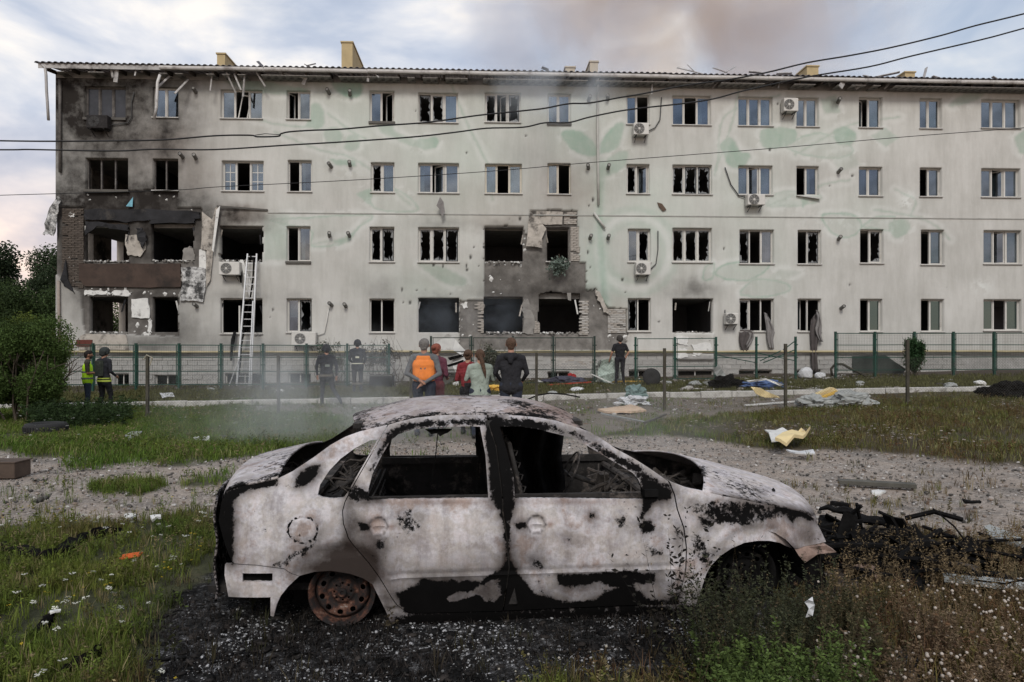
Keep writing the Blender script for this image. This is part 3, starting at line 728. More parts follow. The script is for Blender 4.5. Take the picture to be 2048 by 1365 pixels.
for u, v in ((320,150),(315,165),(314,190),(313,215),(308,238)): q = F2(u, v, -.72); p.append((q[0], -.72, q[1]))
mb = MB(); mb.tube(p, .055, 7); mb.build('hanging_gutter', gm_, bld, smooth=True)
p = []
for u, v in ((84,130),(90,135),(92,150),(93,180),(95,210),(97,241)): q = F2(u, v, -.66); p.append((q[0], -.66, q[1]))
mb = MB(); mb.tube(p, .05, 6); mb.build('hanging_gutter', fasc, bld, smooth=True)
# corrugated sheets
V = []; per = 0.235; nc = 5
for i in range(nc):
    for px, pz in ((0, 0), (.05, .045), (.12, .045), (.17, 0)): V.append((i*per+px, pz))
V.append((nc*per, 0))
mb = MB(); k = len(V)
def roofz(d): return 12.565+(d+OV+.08)*0.20
P_ = [(x, -OV-.08, roofz(-OV-.08)+z) for x, z in V]+[(x, 5.6, roofz(5.6)+z) for x, z in V]
P_ += [(x, y, z-.012) for x, y, z in P_]
mb.add(P_, [(i, i+1, k+i+1, k+i) for i in range(k-1)]+[(2*k+i, 3*k+i, 3*k+i+1, 2*k+i+1) for i in range(k-1)]+[(i, 2*k+i, 2*k+i+1, i+1) for i in range(k-1)])
shm = mb.mesh('roof_sheet'); shm.materials.append(rfm)
s = eL-.1; i = 0
while s < sR:
    o = bpy.data.objects.new('roof_sheet', shm); COL.objects.link(o); o.parent = bld
    o.location = (s, random.uniform(-.02, .03), random.uniform(-.004, .006)); s += per*nc; i += 1
MB().box(eL-.1, 5.55, 12.9, sR, BD+.5, 13.0).build('rear_roof', rfm, bld)
# chimneys (boxed vents)
chm = pm('yellow_render', (0.40, 0.32, 0.18), 0.85, var=0.12, scale=2, bump=0.15)
chm2 = pm('pale_render', (0.42, 0.38, 0.31), 0.85, var=0.12, scale=2, bump=0.15)
for (u0, v0, u1, L, mm) in [(434,106,450,1.5,chm),(683,83,705,2.6,chm),(1131,133,1150,1.0,chm2),(1180,122,1196,1.8,chm2),(1614,131,1637,2.4,chm),(1810,143,1830,1.6,chm)]:
    d = 2.0; a = F2(u0, v0, d); b_ = F2(u1, v0, d)
    mb = MB(); zt = a[1]; w_ = b_[0]-a[0]
    mb.box(0, 0, 12.6, w_, L, zt-.06); mb.box(-.04, -.04, zt-.058, w_+.04, L+.04, zt)
    o = mb.build('chimney', mm, bld); o.location = (a[0], d, 0)
# ---- downpipes, flue stubs, seam flashing, service pipe
dpm = pm('downpipe_white', (0.44, 0.44, 0.41), 0.6, var=0.12, scale=3, bump=0)
def facade_tube(name, pts, r, mat, d=-.06, nseg=8, parent=bld):
    P = []
    for q in pts:
        dd = q[2] if len(q) > 2 else d
        a = F2(q[0], q[1], dd); P.append((a[0], dd, a[1]))
    mb = MB(); mb.tube(P, r, nseg); return mb.build(name, mat, parent, smooth=True)
facade_tube('downpipe', [(1196,158,-.55),(1196,172,-.09),(1195,250),(1196,330),(1197,410)], .05, dpm, -.08)
facade_tube('downpipe', [(1188,426),(1210,457)], .05, dpm, -.10)
facade_tube('downpipe', [(120,160),(120,236),(120,345)], .055, sootpvc, -.07)
facade_tube('downpipe', [(117,562),(118,640),(119,700)], .055, pm('brown_pipe', (0.26, 0.22, 0.19), .7), -.07)
flu = pm('flue_pipe_metal', (0.14, 0.135, 0.125), 0.5, 0.3, var=0.3, scale=6, bump=0)
flue = MB(); flue.tube([(0, .05, 0), (-.02, -.28, 0.10)], .075, 10, cap=False); flue.tube([(-.02, -.27, .10), (0, .0, .02)], .06, 8)
fme = flue.mesh('flue_pipe'); fme.materials.append(flu)
for (u, v) in [(392,182),(366,312),(392,314),(659,184),(700,187),(663,331),(700,328),(659,469),(699,469),(664,608),(692,610),(1177,334),(1216,334),(1177,198),(1216,196),(1180,474),(1216,474),(1676,202),(1676,342),(1677,476),(1682,614),(394,610)]:
    a = F2(u, v+4); o = bpy.data.objects.new('flue_pipe', fme); COL.objects.link(o); o.parent = bld; o.location = (a[0], 0, a[1]); o.rotation_euler = (0, random.uniform(-.2, .2), random.uniform(-.2, .2))
p0 = F2(440, 418); p1 = F2(540, 421)
seam = pm('seam_flashing', (0.30, 0.30, 0.28), .6, .2, var=.2, scale=2, bump=0)
a = F2(536, 421)[0]; mb = MB(); mb.box(a, -.022, 6.985-.02, sR, .02, 7.005); mb.build('seam_flashing', seam, bld)
a0 = F2(436, 414); a1 = F2(536, 421); mb = MB(); mb.bar((a0[0], -.12, a0[1]), (a1[0], -.03, a1[1]), .05, .07); mb.build('loose_flashing', darksill, bld)
yp = pm('gas_pipe_yellow', (0.36, 0.31, 0.19), .6, var=.15, scale=2, bump=0)
p = []; s = sL+.3
while s < sR: p.append((s, -.12, 1.42+random.uniform(-.012, .012))); s += 1.2
mb = MB(); mb.tube(p, .05, 8); mb.build('gas_pipe', yp, bld, smooth=True)
# ---- torn insulation, foam, flaps and panels hanging off the facade
foam = pm('white_foam', (0.60, 0.60, 0.58), .9, var=.12, scale=6, bump=.4, bscale=30, dirt=(.10, .09, .085), dirt_at=(.58, .68))
bfoam = pm('blackened_foam', (0.55, 0.55, 0.54), .9, var=.2, scale=6, bump=.4, bscale=20, dirt=(.04, .04, .04), dirt_at=(.40, .56))
rflap = pm('render_flap', (0.38, 0.35, 0.31), .9, var=.2, scale=3, bump=.3, dirt=(.06, .055, .05), dirt_at=(.5, .65))
def facade_slab(name, pts, mat, d=-.05, th=.05, warp=0.03, parent=bld, jag=0.0):
    """an irregular slab traced on the facade, with real thickness"""
    P = [F2(u, v, d) for u, v in pts]
    if jag:
        Q = []
        for i in range(len(P)):
            a, b_ = P[i], P[(i+1) % len(P)]
            for k in range(4): t = k/4; Q.append((a[0]+(b_[0]-a[0])*t+random.uniform(-jag, jag), a[1]+(b_[1]-a[1])*t+random.uniform(-jag, jag)))
        P = Q
    n_ = len(P); w = [random.uniform(-warp, warp) for _ in P]
    V = [(p[0], d+w[i], p[1]) for i, p in enumerate(P)]+[(p[0], d+w[i]+th, p[1]) for i, p in enumerate(P)]
    bm = bmesh.new(); vv = [bm.verts.new(q) for q in V]
    bm.faces.new(vv[:n_][::-1]); bm.faces.new(vv[n_:])
    for i in range(n_): bm.faces.new((vv[i], vv[(i+1) % n_], vv[(i+1) % n_+n_], vv[i+n_]))
    bmesh.ops.recalc_face_normals(bm, faces=bm.faces); bmesh.ops.triangulate(bm, faces=[f for f in bm.faces if len(f.verts) > 4])
    me = bpy.data.meshes.new(name); bm.to_mesh(me); bm.free()
    return link_mesh(name, me, mat, parent)
facade_slab('insulation_board', [(362,536),(390,534),(411,537),(411,575),(406,604),(382,601),(360,602),(365,560)], bfoam, -.10, .06, .01, jag=.02)
facade_slab('insulation_board', [(398,500),(410,496),(414,540),(412,560),(398,540)], foam, -.04, .05, .01)
facade_slab('insulation_board', [(262,599),(296,597),(300,636),(264,636)], foam, .03, .06, .005, jag=.03)
facade_slab('torn_render', [(404,424),(424,440),(430,418),(438,413),(434,440),(428,480),(420,560),(412,575),(413,500),(402,498)], rflap, -.09, .03, .02, jag=.015)
facade_slab('torn_render', [(432,420),(440,412),(434,455),(427,505),(424,500)], foam, -.20, .03, .02)
facade_slab('torn_render', [(1052,492),(1060,424),(1084,446),(1092,458),(1084,478),(1084,496)], rflap, -.10, .03, .02, jag=.02)
facade_slab('cement_sheet', [(1064,422),(1126,424),(1124,449),(1090,450),(1072,440)], rflap, .02, .03, .004, jag=.01)
facade_slab('hanging_facade_sheet', [(86,470),(96,425),(116,392),(120,402),(112,440),(108,472),(96,468)], bfoam, -.15, .03, .05, jag=.03)
facade_slab('scorched_render', [(120,560),(132,520),(136,560),(150,588),(128,572)], char, -.04, .05, .02, jag=.02)
facade_slab('render_patch', [(250,470),(288,470),(292,500),(280,513),(256,510),(250,490)], rflap, .02, .05, .01, jag=.03)
facade_slab('hanging_cable_bundle', [(272,455),(286,458),(292,480),(286,500),(276,480)], char, -.10, .06, .03, jag=.04)
facade_slab('lintel_remains', [(1134,586),(1142,586),(1142,602),(1136,600)], slabm, .0, .08, .01)
facade_slab('broken_pier', [(1046,600),(1058,600),(1070,640),(1066,668),(1046,668),(1050,640),(1044,622)], slabm, .03, .12, .02, jag=.04)
facade_slab('lower_render_sheet', [(170,668),(252,670),(258,700),(158,700),(160,672)], rflap, -.03, .03, .01)
facade_slab('rust_panel', [(152,680),(184,680),(184,693),(152,693)], pm('rust_panel', (.10, .03, .022), .8, var=.3), -.08, .04, .0)
facade_slab('hanging_fabric', [(880,394),(887,404),(890,425),(884,434),(880,420),(873,412)], dcloth, -.3, .01, .03)
facade_slab('torn_render', [(1190,580),(1200,585),(1212,612),(1222,632),(1208,624),(1196,600)], rflap, -.05, .06, .03, jag=.04)
facade_slab('white_board', [(480,520),(486,520),(511,592),(500,600)], foam, -.12, .02, .02)
facade_slab('blue_cloth', [(252,413),(266,394),(265,414)], pm('blue_cloth', (.16, .36, .44), .9), -.02, .01, .01)
beamb = pm('burnt_board', (.058, .040, .032), .9, var=.25, scale=1.5, bump=.15, dirt=(.02, .017, .015), dirt_at=(.5, .7))
facade_slab('parapet_board', [(158,528),(360,527),(362,574),(300,575),(170,573),(158,560)], beamb, .0, .08, .004, jag=.02)
facade_slab('scorched_beam', [(168,420),(296,418),(398,424),(400,437),(300,440),(250,446),(200,438),(168,440)], char, .0, .10, .02, jag=.04)
facade_slab('scorched_beam', [(300,436),(388,436),(388,446),(300,447)], char, -.03, .08, .01, jag=.03)
facade_slab('charred_flap', [(170,444),(200,444),(256,452),(256,462),(230,458),(196,454),(172,470)], char, -.02, .05, .03, jag=.04)
facade_slab('brick_pier_remains', [(366,500),(378,494),(388,500),(388,522),(362,522)], slabm, .04, .2, .02, jag=.04)
for pts in ([(168,583),(190,580),(215,583),(212,591),(180,590),(166,592)], [(222,584),(250,581),(264,586),(258,592),(228,592)], [(296,640),(304,642),(302,666),(294,664)], [(286,664),(300,668),(296,676),(284,672)], [(140,424),(152,428),(148,436),(138,432)], [(922,606),(934,604),(936,616),(924,618)], [(1352,672),(1378,676),(1374,690),(1354,688)], [(1384,690),(1420,684),(1426,704),(1388,712)], [(1350,700),(1372,698),(1376,716),(1352,716)]):
    facade_slab('foam_residue', pts, foam, .05 if pts[0][0] < 1300 else -.14, .05, .01, jag=.05)
# loose scraps and flaps round the blown openings
for (u, v, a_, L) in [(170,452,.2,.4),(258,462,-.3,.5),(302,456,.1,.6),(386,455,-.2,.5),(444,460,.3,.7),(520,470,-.1,.4),(250,600,.2,.5),(352,602,-.2,.4),(446,606,.4,.6),(520,612,-.2,.7),(1046,470,.1,.4),(1090,462,-.1,.5),(1044,610,.2,.5),(1150,600,-.2,.6),(840,604,.1,.3),(912,606,-.1,.4),(1352,606,.1,.3),(1420,604,-.2,.4)]:
    q = F2(u, v, .1); o = MB().box(-.03, -.01, -L, .03, .01, 0).build('torn_strip', random.choice([char, rflap, foam]), bld); o.location = (q[0], .12, q[1]); o.rotation_euler = (random.uniform(-.3, .3), a_, random.uniform(-1, 1))
# adhesive dabs left on the stripped masonry
dab = []
for k in range(5):
    rnd = random.Random(k); nn = 9; bm = bmesh.new()
    top = [bm.verts.new((math.cos(a*2*math.pi/nn)*.075*rnd.uniform(.7, 1.25), .02, math.sin(a*2*math.pi/nn)*.07*rnd.uniform(.7, 1.25))) for a in range(nn)]
    c_ = bm.verts.new((rnd.uniform(-.02, .02), -.03, rnd.uniform(-.02, .02)))
    for i in range(nn): bm.faces.new((top[i], top[(i+1) % nn], c_))
    bmesh.ops.recalc_face_normals(bm, faces=bm.faces); me = bpy.data.meshes.new('adhesive_dab'); bm.to_mesh(me); bm.free(); me.materials.append(foam); dab.append(me)
dabs = [(173,582),(185,578),(202,580),(216,579),(216,588),(232,577),(250,578),(246,586),(176,588),(196,586),(290,586),(298,584),(300,588),(330,588),(347,588),(238,588),(226,590),(276,650),(294,654),(298,640),(298,664),(270,664),(245,556),(195,556),(164,556),(292,557),(336,555),(139,515),(141,532),(148,532),(152,548),(146,562),(384,420),(382,432),(378,444),(1000,560),(1040,561),(982,558),(980,553),(985,585),(1000,588),(963,582),(948,650),(925,655),(926,671),(923,640),(941,672),(1012,530),(1026,530),(1040,532),(990,531),(1048,478),(1049,490),(1050,500),(1220,672),(1220,682),(1228,676),(1250,674),(1145,428),(1150,440),(1138,445),(1186,612),(1200,618),(175,390),(180,400),(230,395),(318,392),(346,394),(334,400),(300,668),(298,440),(306,442),(330,442),(352,441),(368,441),(380,441),(1360,675),(1380,678),(1400,674),(1415,680),(1370,690),(1395,700),(1410,695),(1365,706),(1385,712)]
for i, (u, v) in enumerate(dabs):
    a = F2(u+random.uniform(-2, 2), v, .07); o = bpy.data.objects.new('adhesive_dab', dab[i % 5]); COL.objects.link(o); o.parent = bld
    dd = .07 if v < 668 or u < 1300 else -.13
    o.location = (a[0], dd, a[1]); sc = random.choice((.35, .5, .6, .8, .9, 1.3)); o.scale = (sc*random.uniform(.7, 1.3), 1, sc*random.uniform(.6, 1.1)); o.rotation_euler = (0, 0, 0); o.rotation_euler = (0, random.random()*6, 0)
# rubble on the broken sills
rub = [(970,1046,667),(1080,1160,668),(168,256,524),(303,385,523),(440,524,523),(1346,1426,667),(441,525,670),(970,1046,526),(175,255,667),(574,624,668),(1092,1140,526)]
mb = MB()
for (u0, u1, v) in rub:
    a = F2(u0, v); b_ = F2(u1, v); k = 0
    for _ in range(60):
        s = random.uniform(a[0], b_[0]); q = random.uniform(.015, .05); y = random.uniform(-.05, .28)
        M = Matrix.Translation((s, y, a[1]+random.uniform(0, .05))) @ Matrix.Rotation(random.random()*6, 4, Vector((random.random(), random.random(), random.random())).normalized())
        mb.box(-q, -q*.7, -q*.5, q, q*.7, q*.5, random.choice((0, 0, 1)), M)
tag(mb.build('sill_rubble', [slabm, foam], bld), kind='stuff')
# flue hoods, vents and torn soffit strips hanging under the eave
stripm = fasc
for (u, v, L, a, w_) in [(238,150,.5,.15,.16),(226,148,.35,-.1,.10),(338,160,.7,.6,.07),(374,165,.9,.5,.07),(490,158,.9,.05,.07),(455,156,.8,-.35,.06),(470,158,.7,-.4,.06),(515,156,.6,-.5,.06),(616,155,.5,.5,.14),(275,150,.3,.1,.05),(424,156,.7,.1,.05),(1690,165,.7,.7,.2),(1735,168,.6,1.0,.2),(1655,162,.4,-.8,.12),(1790,164,.6,.8,.06),(1700,160,.5,.9,.05),(738,155,.4,.1,.09),(744,153,.5,-.8,.05),(1395,162,.4,.7,.08),(1440,168,.4,.9,.04),(1560,170,.3,.2,.04),(1305,172,.5,.0,.05),(975,158,.25,.0,.03),(880,158,.2,.0,.04)]:
    q = F2(u, v-8, -.4); mb = MB(); mb.box(-w_/2, -.02, -L, w_/2, .02, 0)
    o = mb.build('torn_soffit_strip', stripm, bld); o.location = (q[0], -.4+random.uniform(-.15, .15), q[1]); o.rotation_euler = (random.uniform(-.5, .5), a, random.uniform(-.6, .6))
a = F2(545, 142, -.62); b_ = F2(612, 158, -.4); mb = MB(); mb.tube([(a[0], -.62, a[1]), (b_[0], -.4, b_[1])], .015, 5); mb.build('loose_wire', dpm, bld)
# splinters and bent sheet on the roof
for (u, v, L, a) in [(1090,138,.3,.2),(1380,142,1.1,.3),(1440,141,.7,.1),(1460,140,.9,-.5),(1510,145,.5,.2),(1385,140,.6,.8),(1568,148,.7,-.1),(1330,147,.6,.1),(1765,152,1.3,-.12),(1745,155,.9,.1),(1850,146,.7,-.9),(1875,156,.5,.2),(520,128,.3,.8),(622,130,.4,-.3),(615,132,.25,.5),(1520,152,.4,-.6),(1990,157,.3,.4)]:
    q = F2(u, v, .2); mb = MB(); mb.box(-L/2, -.06, -.015, L/2, .06, .015)
    o = mb.build('roof_splinter', rfm if u < 1300 else stripm, bld); o.location = (q[0], .2, max(q[1], 12.72)); o.rotation_euler = (random.uniform(-.6, .6), a, random.uniform(-.9, .9))
for (u, v, k) in [(1320,410,1)]:
    facade_slab('hanging_debris', [(1315,405),(1324,408),(1333,420),(1326,423),(1318,414)], pm('rusty_scrap', (.10, .07, .05), .8), -.05, .03, .02)
# ================================================================== THE BURNT CAR
YAW = R(5.5); CY, SY = math.cos(YAW), math.sin(YAW); CX0, CY0 = -0.968, 3.94; CW = 1.66; CZ0 = 0.10
car = thing('burnt_car', 'burnt out white four door saloon car shell on bare rims in front of the block', 'car', (CX0, CY0, 0), YAW)
XR, XF = -0.80, 2.93
def inset(X, Z):
    X = np.asarray(X, float); Z = np.asarray(Z, float)
    v = np.interp(Z, [0.05, 0.14, 0.3, 0.5, 0.62, 0.80, 0.86, 0.93, 1.10, 1.22, 1.27, 1.33], [.06, .035, .012, 0, .004, .028, .045, .072, .165, .235, .285, .40])
    f = np.clip((X-(XF-0.85))/0.85, 0, 1.3)**2.2*0.20; r = np.clip((-0.15-X)/0.65, 0, 1.3)**2.4*0.15
    return v+f+r
def car_uv(u, v, off=0.0, far=False):
    dx, _, dz = ray(u, v); Yt = 0.05+off
    for _ in range(25):
        # ray: (dx*y - CX0, y - CY0)
        y = (Yt+CY0*CY-CX0*SY)/(CY-dx*SY)
        X = (dx*y-CX0)*CY+(y-CY0)*SY; Z = CH+dz*y
        t = float(inset(X, min(max(Z, 0.05), 1.33)))+off
        Yt = Yt*0.3+t*0.7
    return (X, Z)
def car_px(X, Y, Z):
    x = CX0+X*CY-Y*SY; y = CY0+X*SY+Y*CY
    return CU+FPX*x/y, CV-FPX*(Z-CH)/y
def poly_px(pts, sub=0, closed=True):
    if sub: pts = spline(pts, sub, closed)
    return [car_uv(*p) for p in pts]
def cdt_fill(outline, holes, sp, extra=None):
    """triangulated sheet in 2-D with an exact boundary"""
    def dens(loop):
        out = []
        for i in range(len(loop)):
            a = np.array(loop[i]); b = np.array(loop[(i+1) % len(loop)]); n = max(1, int(np.hypot(*(b-a))/sp))
            for k in range(n): out.append(tuple(a+(b-a)*k/n))
        return out
    loops = [dens(outline)]+[dens(h) for h in holes]
    co = []; ed = []
    for lp in loops:
        b = len(co); co += lp; ed += [(b+i, b+(i+1) % len(lp)) for i in range(len(lp))]
    o = np.array(loops[0]); x0, y0 = o.min(0); x1, y1 = o.max(0)
    gx, gy = np.meshgrid(np.arange(x0, x1, sp), np.arange(y0, y1, sp*.87), indexing='ij'); gx = gx+(np.arange(gx.shape[1]) % 2)*sp/2
    ok = inpoly(gx, gy, loops[0]) & (segdist(gx, gy, loops[0], True) > sp*.4)
    for lp in loops[1:]: ok &= ~inpoly(gx, gy, lp) & (segdist(gx, gy, lp, True) > sp*.4)
    co += list(zip(gx[ok], gy[ok]))
    nb = sum(len(l) for l in loops)
    v, e, f, ov, oe, of = delaunay_2d_cdt([Vector(p) for p in co], ed, [], 0, 1e-6)
    v = np.array([(p[0], p[1]) for p in v]); f = np.array([t for t in f if len(t) == 3], np.int64)
    c = v[f].mean(1)
    ok = inpoly(c[:, 0], c[:, 1], loops[0])
    for lp in loops[1:]: ok &= ~inpoly(c[:, 0], c[:, 1], lp)
    f = f[ok]
    # orientation
    a, b, c_ = v[f[:, 0]], v[f[:, 1]], v[f[:, 2]]
    cr = (b[:, 0]-a[:, 0])*(c_[:, 1]-a[:, 1])-(b[:, 1]-a[:, 1])*(c_[:, 0]-a[:, 0])
    f[cr < 0] = f[cr < 0][:, ::-1]
    return v, f
def boundary(f):
    e = np.concatenate([f[:, [0, 1]], f[:, [1, 2]], f[:, [2, 0]]]); k = np.sort(e, 1)
    _, idx, cnt = np.unique(k, axis=0, return_index=True, return_counts=True)
    return e[idx[cnt == 1]]
# ---- the marks of the fire, as they lie on the side of the car (photo positions)
BLK = [([(793,1187),(808,1180),(830,1172),(846,1157),(880,1163),(930,1160),(962,1165),(980,1152),(1004,1140),(1010,1222),(823,1228),(806,1221)],1.0),
 ([(1003,1140),(1014,1112),(1024,1130),(1034,1150),(1052,1168),(1066,1190),(1082,1196),(1078,1222),(1004,1224)],1.0),
 ([(1074,1194),(1110,1200),(1150,1206),(1192,1199),(1225,1184),(1258,1170),(1268,1184),(1298,1200),(1330,1201),(1358,1186),(1358,1210),(1074,1222)],1.0),
 ([(1112,1150),(1180,1148),(1250,1145),(1312,1148),(1310,1164),(1262,1166),(1230,1172),(1200,1160),(1168,1168),(1140,1174),(1118,1168)],.95),
 ([(808,1228),(1006,1225),(1190,1217),(1356,1210),(1392,1212),(1392,1240),(780,1262),(790,1232)],.80),
 ([(783,862),(800,851),(832,843),(890,838),(972,837),(975,852),(905,853),(830,858),(798,868),(772,896),(752,930),(742,955),(736,940),(756,900)],.66),
 ([(972,834),(1004,834),(1014,880),(1024,930),(1032,998),(1022,1050),(1018,1120),(1008,1080),(1000,1022),(982,1000),(976,930)],.95),
 ([(1004,836),(1060,840),(1112,850),(1150,862),(1200,888),(1250,918),(1300,948),(1345,968),(1340,1000),(1300,1002),(1290,968),(1268,944),(1200,905),(1145,874),(1090,862),(1036,856),(1004,856)],.62),
 ([(1284,958),(1312,962),(1344,985),(1334,998),(1304,1004),(1292,1026),(1284,1036),(1288,1010)],1.0),
 ([(592,965),(600,945),(618,933),(638,930),(640,944),(628,960),(608,974),(594,976)],1.0),
 ([(432,1120),(430,1040),(440,1000),(452,982),(500,966),(552,956),(552,966),(500,982),(474,992),(465,1010),(466,1060),(468,1128)],.97),
 ([(1402,1040),(1424,1044),(1420,1052),(1404,1051)],1.0),
 ([(714,1048),(726,1046),(738,1050),(738,1060),(722,1061)],1.0),([(1026,1046),(1040,1043),(1054,1045),(1054,1057),(1036,1058)],1.0),
 ([(1560,1000),(1590,1006),(1640,1040),(1650,1036),(1642,1050),(1600,1036),(1585,1046),(1570,1030),(1545,1022)],.9),
 ([(1395,1060),(1412,1085),(1424,1110),(1412,1140),(1398,1120),(1388,1090)],.45),
 ([(1378,1008),(1440,1000),(1500,1006),(1560,1016),(1575,1034),(1540,1040),(1500,1050),(1460,1046),(1420,1052),(1392,1036)],.50),
 ([(1352,1045),(1366,1050),(1368,1080),(1356,1085),(1348,1068)],.5),
 ([(790,1022),(822,1018),(845,1030),(842,1060),(815,1066),(795,1050)],.42),([(752,1080),(772,1082),(770,1100),(756,1098)],.5),
 ([(1125,1070),(1142,1068),(1148,1085),(1132,1092)],.5),([(1276,1048),(1300,1042),(1306,1060),(1286,1066)],.8),([(1228,1040),(1250,1036),(1256,1056),(1236,1060)],.42),([(1060,1115),(1085,1120),(1088,1140),(1062,1136)],.5),
 ([(1300,1098),(1322,1098),(1324,1112),(1304,1112)],.45),([(740,984),(760,1002),(700,1002),(690,985),(708,965)],.8),
 ([(584,1105),(622,1085),(640,1066),(630,1092),(600,1118),(560,1138),(540,1132)],.5),([(1596,1045),(1622,1052),(1628,1080),(1604,1090),(1590,1070)],.35),([(1180,1026),(1190,1026),(1190,1036),(1180,1036)],.9)]
SOFT = [(690,1140,95,60,1.0),(705,1100,60,40,.6),(960,1130,60,40,.35),(1060,1110,40,50,.4),(1200,1180,180,26,.45),(880,1150,90,26,.4),(1330,1000,40,40,.35),(800,880,60,26,.5),(1150,870,80,16,.5),(460,1060,16,70,.5),(1500,1030,90,26,.4),(745,1110,30,45,.55),(700,1060,22,70,.75),(730,1140,24,40,.6),(775,1200,18,34,.7),(640,1140,60,14,.6),(612,1060,40,33,.28),(560,1240,30,20,.5),(770,1245,30,14,.6),(1340,1150,30,60,.12),(1010,1000,22,30,.6),(745,1000,26,12,.6),(1300,1000,30,8,.4),(1610,1068,24,22,.5),(1560,1010,60,14,.55),(1020,1140,26,40,.7),(650,900,20,16,.4),(1450,1105,40,10,.35),(1395,1200,16,30,.3),(880,1004,60,5,.25),(1150,1004,60,5,.2),(690,960,16,20,.5),(465,1190,20,14,.5),(1585,1100,24,8,.6)]
KEEP = [([(893,1198),(905,1188),(935,1184),(962,1170),(985,1158),(1002,1152),(1004,1190),(990,1208),(972,1204),(955,1192),(925,1200),(900,1204)],1)]
def marks(u, v):
    un = (vnoise(u, v, 0.045, 61)-.5)*12; vn_ = (vnoise(u, v, 0.045, 62)-.5)*12
    a = np.zeros(np.shape(u)); halo = np.zeros(np.shape(u))
    for p, k in BLK:
        d = sdf(u+un*.6, v+vn_*.6, p); a = np.maximum(a, k*sst(.5-d/16)); halo = np.maximum(halo, .72*k*np.exp(-(np.maximum(d, 0)/13)**1.1))
    for p, k in KEEP:
        d = sdf(u+un*.7, v+vn_*.7, p); a = a*(1-k*sst(.5-d/8))
    s = halo*1.0
    for (cu, cv, ru, rv, k) in SOFT: s = 1-(1-s)*(1-k*np.exp(-((u+un-cu)/ru)**2-((v+vn_-cv)/rv)**2))
    # ring round the fuel flap
    q = np.abs(np.hypot((u-605.5)/29, (v-1060)/25.5)-1)*27; a = np.maximum(a, .95*np.exp(-(q/2.2)**2))
    for (cu, cv) in ((757, 1054), (1073, 1050)):
        q = np.abs(np.hypot(u-cu, v-cv)-18); s = np.maximum(s, .75*np.exp(-(q/2.2)**2)); rr0 = np.hypot(u-cu, v-cv) < 16; s = np.where(rr0, s*.3, s)
    rust = np.zeros(np.shape(u))
    for (cu, cv, ru, rv, k) in [(783,1054,7,6,1),(1100,1049,6,6,1),(690,970,30,20,.5),(1600,1110,40,20,.6),(560,1230,20,20,.5),(740,1080,20,60,.6),(720,1140,60,40,.4),(1605,1070,30,20,.5),(1150,1085,110,35,.22),(870,1090,100,40,.18),(480,1100,30,60,.2),(900,1004,130,6,.5),(1150,1004,130,6,.5),(1500,1015,70,10,.4)]:
        rust = np.maximum(rust, k*np.exp(-((u-cu)/ru)**2-((v-cv)/rv)**2))
    return a, s, rust
m, n, l, b = new_mat('burnt_paint')
a_ = attr(n, 'A'); sA = N(n, 'ShaderNodeSeparateColor'); l.new(a_.outputs['Color'], sA.inputs[0]); t = N(n, 'ShaderNodeTexCoord')
q1 = noise(n, l, t, 3.2, 9, .68); q1r = ramp(n, [(0.30, (0.40, 0.37, 0.365)), (0.38, (0.58, 0.565, 0.59)), (0.47, (0.47, 0.44, 0.42)), (0.53, (0.60, 0.585, 0.61)), (0.61, (0.40, 0.33, 0.30)), (0.72, (0.53, 0.50, 0.50))]); l.new(q1.outputs[0], q1r.inputs[0])
q2 = noise(n, l, t, 45, 6, 0.7); q2r = ramp(n, [(0.35, (.86,)*3), (0.6, (1.04,)*3)]); l.new(q2.outputs[0], q2r.inputs[0])
c0 = mixc(n, l, 1.0, q1r.outputs[0], q2r.outputs[0], 'MULTIPLY'); q4 = noise(n, l, t, 8.0, 7, .7); q4r = ramp(n, [(.40, (.70, .69, .70)), (.50, (1, 1, 1)), (.62, (1.02, .97, .95))]); l.new(q4.outputs[0], q4r.inputs[0]); c0 = mixc(n, l, .8, c0, q4r.outputs[0], 'MULTIPLY')
mpd = N(n, 'ShaderNodeMapping'); mpd.inputs['Scale'].default_value = (9, 9, 1.3); l.new(t.outputs['Object'], mpd.inputs['Vector'])
qd = noise(n, l, t, 1.6, 6, 0.7, mpd.outputs[0]); qdr = ramp(n, [(0.46, (1,)*3), (0.68, (.66, .64, .64))]); l.new(qd.outputs[0], qdr.inputs[0])
c0 = mixc(n, l, 0.8, c0, qdr.outputs[0], 'MULTIPLY')
c0 = mixc(n, l, mth(n, l, 'MULTIPLY', sA.outputs[2], 0.75, True), c0, (0.17, 0.085, 0.05))
# soft smoke film
s1 = noise(n, l, t, 7, 8, 0.7); sm = mth(n, l, 'MULTIPLY', sA.outputs[1], mth(n, l, 'ADD', s1.outputs[0], 0.62), True)
c0 = mixc(n, l, sm, c0, (0.030, 0.022, 0.019))
# flaked black: fine islands whose edges break up
f1 = noise(n, l, t, 26, 9, 0.75); f2 = noise(n, l, t, 90, 4, 0.6)
g0 = noise(n, l, t, 2.0, 3, .5); g1_ = ramp(n, [(.44, (0,)*3), (.72, (.54,)*3)]); l.new(g0.outputs[0], g1_.inputs[0]); fx = mth(n, l, 'ADD', mth(n, l, 'ADD', sA.outputs[0], g1_.outputs[0]), mth(n, l, 'MULTIPLY', mth(n, l, 'ADD', f1.outputs[0], -0.5), 2.1)); fx = mth(n, l, 'ADD', fx, mth(n, l, 'MULTIPLY', mth(n, l, 'ADD', f2.outputs[0], -0.5), 0.5))
fr = ramp(n, [(0.48, (0,)*3), (0.56, (.45,)*3), (0.68, (1,)*3)]); l.new(fx, fr.inputs[0])
fk = mixc(n, l, s1.outputs[0], (0.0015, 0.0015, 0.0015), (0.006, 0.0055, 0.0055))
c0 = mixc(n, l, fr.outputs[0], c0, fk)
l.new(c0, b.inputs['Base Color'])
